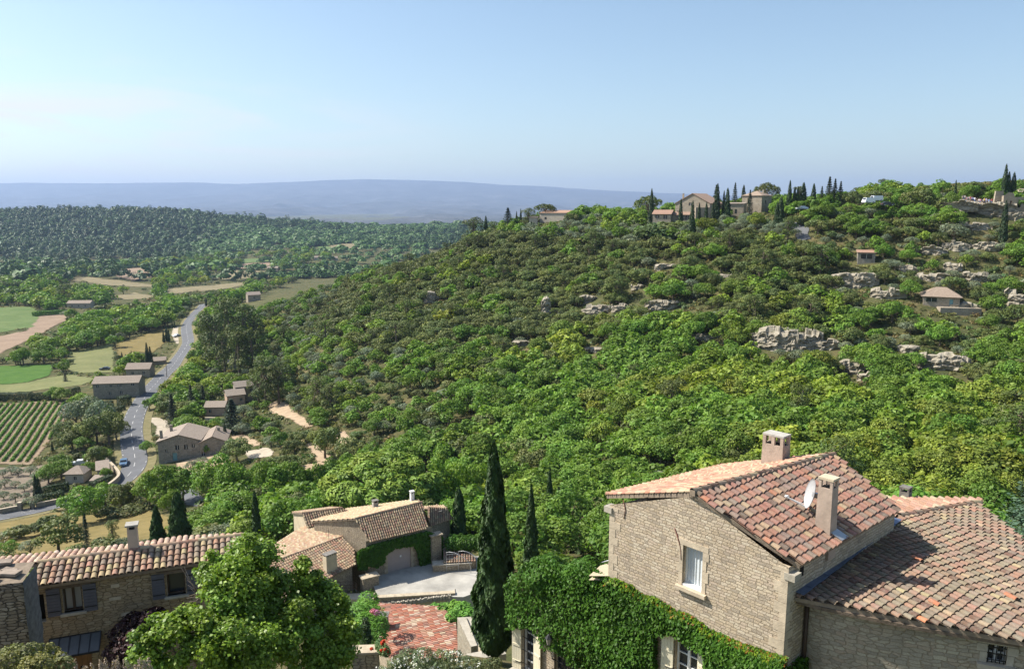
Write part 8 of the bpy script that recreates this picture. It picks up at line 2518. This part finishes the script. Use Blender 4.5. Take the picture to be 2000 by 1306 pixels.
def scatter():
 rng = RS(2024)
 pts = []
 for zone in (0, 1):
  if zone == 0:   # the hillside, the ravine and the near slope
   azr = (R(-25), R(36)); r0, r1, sp = 78, 470, 4.15
  else:           # the valley floor on the left
   azr = (R(-42), R(2)); r0, r1, sp = 100, 1500, 6.5
  r = r0
  while r < r1:
   s_ = sp * (1 if zone == 0 else max(1, (r / 420) ** .9))
   n = int((azr[1] - azr[0]) * r / s_)
   a = azr[0] + (azr[1] - azr[0]) * (np.arange(n) + rng.uniform(-.45, .45, n)) / n
   rr = r + rng.uniform(-.45, .45, n) * s_
   pts.append(np.stack([rr * np.sin(a), rr * np.cos(a), np.full(n, zone), np.full(n, s_)], 1))
   r += s_ * .87
 P = np.concatenate(pts)
 x, y, zn, sp = P.T
 z = H(x, y)
 u, v = proj(np.stack([x, y, z], 1))
 a5 = place_zone(u, v, y)
 hill = a5[0] | a5[1] | a5[2] | a5[3] | a5[4]
 right = np.interp(v, [430, 520, 600, 700, 800, 900, 1000, 1100], [640, 640, 430, 390, 330, 300, 300, 300])
 keepm = np.where(zn == 0, u > right, (u <= right + 20))
 keepm &= (u > -300) & (u < 2200) & (v > 380)
 nse = vnoise(x, y, .03, 21); nse2 = vnoise(x, y, .11, 22)
 dens = np.where(zn == 0, .93, .78 + .2 * (nse > -.03))
 dens = np.where((zn == 0) & a5[4], .93, dens)
 dens = np.where((zn == 0) & a5[2], .88, dens)
 dens = np.where((zn == 0) & a5[3], .95, dens)
 keepm &= rng.rand(len(x)) < dens
 keepm &= ~((zn == 0) & (y < 95) & (u < 1000))
 for poly in CLEAR: keepm &= ~inpoly(x, y, poly)
 for C2, wd in ((RC, 6.5), (RC2, 4.5)):
  d = np.full(len(x), 1e9)
  for k in range(0, len(C2), 3): d = np.minimum(d, np.hypot(x - C2[k, 0], y - C2[k, 1]))
  keepm &= d > wd
 T = np.array(TREES)
 for tx, ty, tr in T:
  keepm &= np.hypot(x - tx, y - ty) > tr * .55 + 1.0
 x, y, zn, z, u, v, nse, nse2, sp = (a[keepm] for a in (x, y, zn, z, u, v, nse, nse2, sp))
 a5 = [a[keepm] for a in a5]
 n = len(x)
 kinds = ['oak_tree', 'holm_oak', 'olive_tree', 'shrub', 'pine_tree']
 Wt = np.zeros((n, 5))
 Wt[:] = (.72, .13, .02, .12, .01)
 Wt[a5[2]] = (.36, .12, .14, .37, .01)
 Wt[a5[4]] = (.33, .20, .20, .26, .01)
 Wt[a5[3]] = (.16, .05, .66, .13, 0)
 Wt[a5[0]] = (.09, .74, .04, .10, .03)
 Wt[zn == 1] = (.55, .16, .04, .24, .01)
 Wt[:, 0] *= np.clip(1 + 1.2 * nse, .25, 2); Wt[:, 1] *= np.clip(1 - 1.4 * nse, .25, 2.2)
 cw = np.cumsum(Wt / Wt.sum(1)[:, None], 1)
 ki = (rng.rand(n)[:, None] > cw).sum(1).clip(0, 4)
 base = np.array([5.9, 4.9, 3.6, 2.3, 8.5])[ki]
 ht = base * rng.uniform(.72, 1.3, n) * np.where(zn == 0, 1.0, 1.08)
 ht *= np.where(a5[2] & (ki < 2), .68, 1) * np.where(a5[4], .9, 1) * np.where(a5[0], .95, 1)
 wide = rng.uniform(.95, 1.4, n) * np.where(a5[0], 1.12, 1)
 ht = np.where(zn == 1, ht * np.clip(y / 300, 1, 1.65), ht)
 hh = np.array([HEIGHT[k] for k in kinds])[ki]; rr = np.array([RADIUS[k] for k in kinds])[ki]
 rad = rr * ht / hh * wide
 uc, vc = proj(np.stack([x, y, z + ht * .55], 1))
 pr = rad / y * F; ph = ht / y * F * .5
 ok = np.ones(n, bool)
 for u0, v0, u1, v1, Yk in KEEP:
  near = (y < Yk + 1.5)
  hit = (uc + pr * .8 > u0) & (uc - pr * .8 < u1) & (vc + ph * .8 > v0) & (vc - ph * .85 < v1)
  ok &= ~(near & hit)
 S = np.array(SPOTS)
 for i0 in range(0, n, 400):
  sl = slice(i0, i0 + 400)
  hit = (((uc[sl, None] - S[None, :, 0]) / (pr[sl, None] * .8 + 1)) ** 2 + ((vc[sl, None] - S[None, :, 1]) / (ph[sl, None] * .85 + 1)) ** 2 < 1) & (y[sl, None] < S[None, :, 2] - 1)
  ok[sl] &= ~hit.any(1)
 x, y, zn, z, u, v, ki, ht, hh, wide, rad, uc, vc, pr, ph, nse, nse2 = (a[ok] for a in (x, y, zn, z, u, v, ki, ht, hh, wide, rad, uc, vc, pr, ph, nse, nse2))
 a5 = [a[ok] for a in a5]
 n = len(x)
 GW, GH = 500, 327
 buf = np.full((GH, GW), -1)
 for pl in ([(1185, 965), (1357, 966), (1628, 889), (1757, 997), (1912, 984), (2000, 1050), (2000, 1306), (1000, 1306), (1003, 1100), (1190, 1100)], [(0, 1095), (470, 1050), (520, 1060), (700, 1200), (700, 1306), (0, 1306)], [(525, 1070), (600, 1000), (690, 990), (825, 978), (880, 995), (930, 1110), (900, 1306), (690, 1306)]):
  yy, xx = np.mgrid[0:GH, 0:GW]
  buf[inpoly(xx * 4 + 2, yy * 4 + 2, pl)] = -2
 order = np.argsort(y)
 seen = np.zeros(n, int)
 vis = visible(x, y, z + ht)
 for i in order:
  if not vis[i]: continue
  x0, x1 = int((uc[i] - pr[i]) / 4), int((uc[i] + pr[i]) / 4) + 1
  y0, y1 = int((vc[i] - ph[i]) / 4), int((vc[i] + ph[i]) / 4) + 1
  x0, x1, y0, y1 = max(x0, 0), min(x1, GW), max(y0, 0), min(y1, GH)
  if x0 >= x1 or y0 >= y1: continue
  yy, xx = np.mgrid[y0:y1, x0:x1]
  e = (((xx * 4 + 2 - uc[i]) / pr[i]) ** 2 + ((yy * 4 + 2 - vc[i]) / ph[i]) ** 2 < 1.05) & (buf[y0:y1, x0:x1] == -1)
  seen[i] = e.sum(); buf[y0:y1, x0:x1][e] = i
 print('SCATTER', n, 'seen', (seen > 0).sum(), [(k, int(((ki == j) & (seen > 0)).sum())) for j, k in enumerate(kinds)])
 have = {}
 for o in COL.objects:
  if 'category' in o: have[o['category']] = have.get(o['category'], 0) + 1
 catn = {'oak_tree': 'oak tree', 'holm_oak': 'holm oak', 'olive_tree': 'olive tree', 'shrub': 'shrub', 'pine_tree': 'pine tree'}
 marks = [(u_, v_, nm) for u_, v_, nm in LANDMARKS]
 MU = np.array([m[0] for m in marks]); MV = np.array([m[1] for m in marks])
 single = np.zeros(n, bool)
 for j, k in enumerate(kinds):
  idx = np.nonzero((ki == j) & (seen >= 4))[0]
  idx = idx[np.argsort(-seen[idx])][:max(0, 285 - have.get(catn[k], 0))]
  single[idx] = True
 yel = nse2 + .5 * nse
 words_ = {'oak_tree': 'oak', 'holm_oak': 'evergreen oak', 'olive_tree': 'olive tree', 'shrub': 'shrub', 'pine_tree': 'pine'}
 cnt = {}
 for i in np.nonzero(single)[0]:
  k = kinds[ki[i]]
  pool = KIND_Y if (k == 'oak_tree' and yel[i] > .22) else KIND.get(k)
  me = pool[rng.randint(len(pool))]
  o = bpy.data.objects.new(k, me); COL.objects.link(o)
  s = ht[i] / hh[i]
  o.location = (x[i], y[i], z[i] - .1); o.rotation_euler = (0, 0, rng.uniform(0, 6.28)); o.scale = (s * wide[i], s * wide[i] * rng.uniform(.9, 1.1), s)
  d = np.hypot((MU - uc[i]), (MV - vc[i]) * 1.4)
  m = int(d.argmin()); du, dv = uc[i] - MU[m], vc[i] - MV[m]
  if abs(du) > 1.6 * abs(dv): dr = 'right of' if du > 0 else 'left of'
  elif abs(dv) > 1.6 * abs(du): dr = 'below' if dv > 0 else 'above'
  else: dr = ('below and ' if dv > 0 else 'above and ') + ('right of' if du > 0 else 'left of')
  near_ = 'close ' if d[m] < 45 else ('' if d[m] < 110 else 'well ')
  size = 'large' if pr[i] > np.percentile(pr[single & (ki == ki[i])], 70) else ('small' if pr[i] < np.percentile(pr[single & (ki == ki[i])], 30) else 'medium')
  tone = ('yellowing ' if (k == 'oak_tree' and yel[i] > .22) else {'oak_tree': 'green ', 'holm_oak': 'dark ', 'olive_tree': 'grey ', 'shrub': '', 'pine_tree': 'dark '}[k])
  lb = f'{size} {tone}{words_[k]} {near_}{dr} {marks[m][2]}'
  tag(o, lb, catn[k], f'{words_[k]}s by {marks[m][2]}')
  cnt[lb] = cnt.get(lb, 0) + 1
 print('LABELS', len(cnt), 'objects', single.sum())
 for j, k in enumerate(kinds):
  idx = np.nonzero((ki == j) & ~single & (vis | (rng.rand(n) < .5)))[0]
  if not len(idx): continue
  Qs = []; Cs = []; Ms = []
  for i in idx:
   Q, c, mi = LOWT[k][rng.randint(len(LOWT[k]))]
   if y[i] > 500:
    sel = rng.rand(len(Q)) < .45; Q = Q[sel]; c = c[sel]; mi = mi[sel]; ctr = Q.mean(1, keepdims=True); Q = ctr + (Q - ctr) * 1.45
   s = ht[i] / hh[i]; a = rng.uniform(0, 6.28)
   ca, sa = math.cos(a), math.sin(a)
   q = Q * np.array([s * wide[i], s * wide[i], s])
   q = np.stack([q[..., 0] * ca - q[..., 1] * sa + x[i], q[..., 0] * sa + q[..., 1] * ca + y[i], q[..., 2] + z[i] - .1], -1)
   Qs.append(q); Cs.append(c * rng.uniform(.75, 1.25) * np.array([1 + max(0, yel[i]) * (.8 if k == 'oak_tree' else .1), 1 + max(0, yel[i]) * .2, 1])); Ms.append(mi)
  nm = {'oak_tree': 'oak_woodland', 'holm_oak': 'evergreen_oak_woodland', 'olive_tree': 'olive_grove', 'shrub': 'undergrowth', 'pine_tree': 'pine_woodland'}[k]
  me = quads_mesh(nm, np.concatenate(Qs), np.concatenate(Cs), [{'oak_tree': M_OAK_S, 'holm_oak': M_HOLM, 'olive_tree': M_OLIVE, 'shrub': M_SHRUB, 'pine_tree': M_PINE}[k], M_BARK], np.concatenate(Ms))
  tag(link(nm, me), {'oak_tree': 'green deciduous wood filling the ravine and valley', 'holm_oak': 'dark evergreen oak thicket on the slope', 'olive_tree': 'rest of the grey olive terraces', 'shrub': 'mixed shrubs between the trees', 'pine_tree': 'remaining pines of the slope'}[k], kind='stuff')
 return
def lowt(fn, k, seed, **kw): return [fn(RS(seed + i), **kw) for i in range(k)]
LOWT = {'oak_tree': lowt(T_oak, 4, 500, n=620, leaf=.40), 'holm_oak': lowt(T_holm, 4, 520, n=620, leaf=.35), 'olive_tree': lowt(T_olive, 3, 540, n=320, leaf=.38), 'shrub': lowt(T_shrub, 4, 560, n=200, leaf=.30), 'pine_tree': lowt(T_pine, 2, 580, n=700, leaf=.5)}
M_OAK_S = leaf_mat('oak_mass_leaf', (.150, .252, .036), 0, 0, trans=.28)
M_OAK_Y = leaf_mat('yellowing_oak_leaf', (.188, .246, .036), .018, .22)
KIND_Y = protos('oak_tree', T_oak, 4, M_OAK_Y, 210)
LANDMARKS = [(u, v, 'the ' + lb) for u, v, lb in [
 (845, 579, 'lone rock face in dark oaks'), (1066, 600, 'vertical rock rib'), (1160, 600, 'sloping mid slope ledge'), (1293, 597, 'flat topped mid slope cliff'), (1538, 661, 'largest limestone cliff'), (1842, 706, 'layered cliff under the cabin'), (1662, 716, 'reddish broken rock'),
 (1668, 546, 'terrace cliff left of the cabin'), (1850, 575, 'stone cabin'), (1906, 402, 'viewpoint slab'), (1560, 450, 'ridge road bend'), (1468, 400, 'hipped tower house'), (1350, 400, 'gabled ridge house'), (1300, 420, 'low ridge villa'), (1072, 420, 'cream ridge house'), (950, 435, 'left end of the ridge'),
 (1527, 860, 'two holed roof chimney'), (1400, 930, 'left roof slope of the big house'), (1800, 960, 'little vent on the wing roof'), (1985, 980, 'silvery cedar'), (1190, 960, 'left gable corner'), (985, 870, 'tip of the tall dark cypress'), (1075, 940, 'needle thin ravine cypress'), (750, 900, 'domed umbrella pine'), (840, 935, 'tiny stone hut'),
 (670, 855, 'pale dirt clearing'), (560, 810, 'curving dirt track'), (520, 730, 'pine group above the track'), (455, 640, 'tall pine clump'), (460, 770, 'stepped roof house'), (370, 870, 'big grey farmhouse'), (250, 830, 'road bend by the vineyard'), (240, 900, 'blue parked car'), (146, 925, 'cream cottage'), (60, 840, 'vineyard'), (228, 757, 'long grey house'), (180, 700, 'pale mown meadow'), (60, 730, 'bright green crop'),
 (345, 650, 'lay by'), (90, 650, 'pinkish ploughed field'), (40, 620, 'far green meadow'), (154, 595, 'long low farm'), (250, 535, 'tan field of the plain'), (400, 555, 'long dry field strip'), (532, 525, 'solitary barn'), (565, 545, 'shoulder cypresses'), (620, 700, 'shrubby lower slope centre'), (800, 750, 'open scrub of the lower slope'), (1000, 780, 'centre of the ravine wood'), (1250, 760, 'yellowing wood below the cliffs'), (1450, 760, 'wood under the largest cliff'), (1700, 830, 'wood beyond the wing roof'), (1900, 830, 'wood at the right edge'), (1100, 500, 'centre of the olive terraces'), (700, 620, 'left shoulder of the slope'), (900, 640, 'heart of the dark oak belt'), (1250, 920, 'wood beside the gable roof'), (200, 1040, 'golden dry meadow'), (400, 1000, 'broad dark cypress')]]
scatter()
def scrub():
 rng = RS(31)
 n1, n2 = 27000, 22000
 n = n1 + n2
 a = np.concatenate([rng.uniform(R(-24), R(36), n1), rng.uniform(R(-38), R(-2), n2)])
 r = np.concatenate([np.sqrt(rng.uniform(75 ** 2, 430 ** 2, n1)), np.exp(rng.uniform(math.log(95), math.log(1000), n2))])
 x, y = r * np.sin(a), r * np.cos(a); z = H(x, y)
 u, v = proj(np.stack([x, y, z], 1))
 right = np.interp(v, [430, 520, 600, 700, 800, 900, 1000, 1100], [640, 640, 430, 390, 330, 300, 300, 300])
 hillside = np.arange(n) < n1
 ok = np.where(hillside, u > right, (u < right) & (vnoise(x, y, .05, 9) > -.12)) & (u < 2100) & (rng.rand(n) < .8 + .5 * vnoise(x, y, .06, 7))
 for poly in CLEAR: ok &= ~inpoly(x, y, poly)
 for C2, wd in ((RC, 5.5), (RC2, 3.0)):
  d = np.full(n, 1e9)
  for k in range(0, len(C2), 3): d = np.minimum(d, np.hypot(x - C2[k, 0], y - C2[k, 1]))
  ok &= d > wd
 r = r[ok]
 x, y, z = x[ok], y[ok], z[ok]
 m = 26
 c = np.stack([x, y, z], 1)
 s = rng.uniform(.5, 1.3, len(x)) * np.clip(r / 380, 1, 2.2)
 d = rvec(rng, len(x) * m).reshape(-1, m, 3); d[:, :, 2] = np.abs(d[:, :, 2])
 P = (c[:, None] + d * (s[:, None] * rng.uniform(.6, 1.05, (len(x), m)))[..., None] * np.array([1, 1, .75])).reshape(-1, 3)
 nn = d.reshape(-1, 3) + rvec(rng, len(P)) * .7 + np.array([0, 0, .4])
 tone = np.stack([rng.uniform(.8, 1.6, len(x)), rng.uniform(.8, 1.15, len(x)), rng.uniform(.7, 1.4, len(x))], 1)
 col = np.repeat(tone, m, 0) * tint(rng, len(P), .25, .05)
 Q = leafq(P, nn, np.repeat(s, m) * .30 * rng.uniform(.6, 1.3, len(P)), rng, .6)
 tag(link('scrub', quads_mesh('scrub', Q, col, [leaf_mat('scrub_leaf', (.125, .165, .052), 0, 0)])), 'low garrigue scrub covering the hillside', kind='stuff')
scrub()
def far_wood():
 rng = RS(41)
 n = 38000
 a = rng.uniform(R(-43), R(6), n); r = np.sqrt(rng.uniform(1000 ** 2, 2450 ** 2, n))
 x, y = r * np.sin(a), r * np.cos(a); z = H(x, y)
 u, v = proj(np.stack([x, y, z], 1))
 base = np.interp(u, [-300, 0, 150, 300, 420, 470, 560, 700, 900], [505, 505, 508, 500, 505, 488, 476, 470, 462])
 dens = np.where(v < base, 1.0, np.where(vnoise(x, y, .009, 3) > .12, .55, .10))
 ok = (rng.rand(n) < dens) & (u > -330) & (u < 960)
 for poly in CLEAR: ok &= ~inpoly(x, y, poly)
 x, y, z, u, v = x[ok], y[ok], z[ok], u[ok], v[ok]
 k = len(x); m = 52
 pine = (vnoise(x, y, .006, 5) + rng.normal(0, .2, k)) > .12
 var = np.exp(rng.normal(0, .28, k))
 h = np.where(pine, rng.uniform(9, 15, k), rng.uniform(5, 8, k)) * var; w = np.where(pine, rng.uniform(4.2, 6.5, k), rng.uniform(6.5, 10.5, k)) * var
 d = rvec(rng, k * m).reshape(k, m, 3); d[:, :, 2] = np.abs(d[:, :, 2]) * 1.1 - .3
 P = np.stack([x, y, z + h * .55], 1)[:, None] + d * np.stack([w * .75, w * .75, h * .48], 1)[:, None] * rng.uniform(.75, 1.1, (k, m))[..., None]
 nn = d.reshape(-1, 3) + rvec(rng, k * m) * .5 + np.array([0, 0, .7])
 tone = np.where(pine[:, None], np.array([.72, .74, .68]), np.array([1.15, 1.15, .95])) * rng.uniform(.75, 1.3, (k, 1))
 col = np.repeat(tone, m, 0) * tint(rng, k * m, .2, .05)
 Q = leafq(P.reshape(-1, 3), nn, np.repeat(w, m) * .23 * rng.uniform(.7, 1.3, k * m), rng, .75)
 print('FAR', k)
 tag(link('far_woodland', quads_mesh('far_woodland', Q, col, [M_FARLEAF])), 'hazy pine and oak forest over the far hill', kind='stuff')
far_wood()
haze_box()
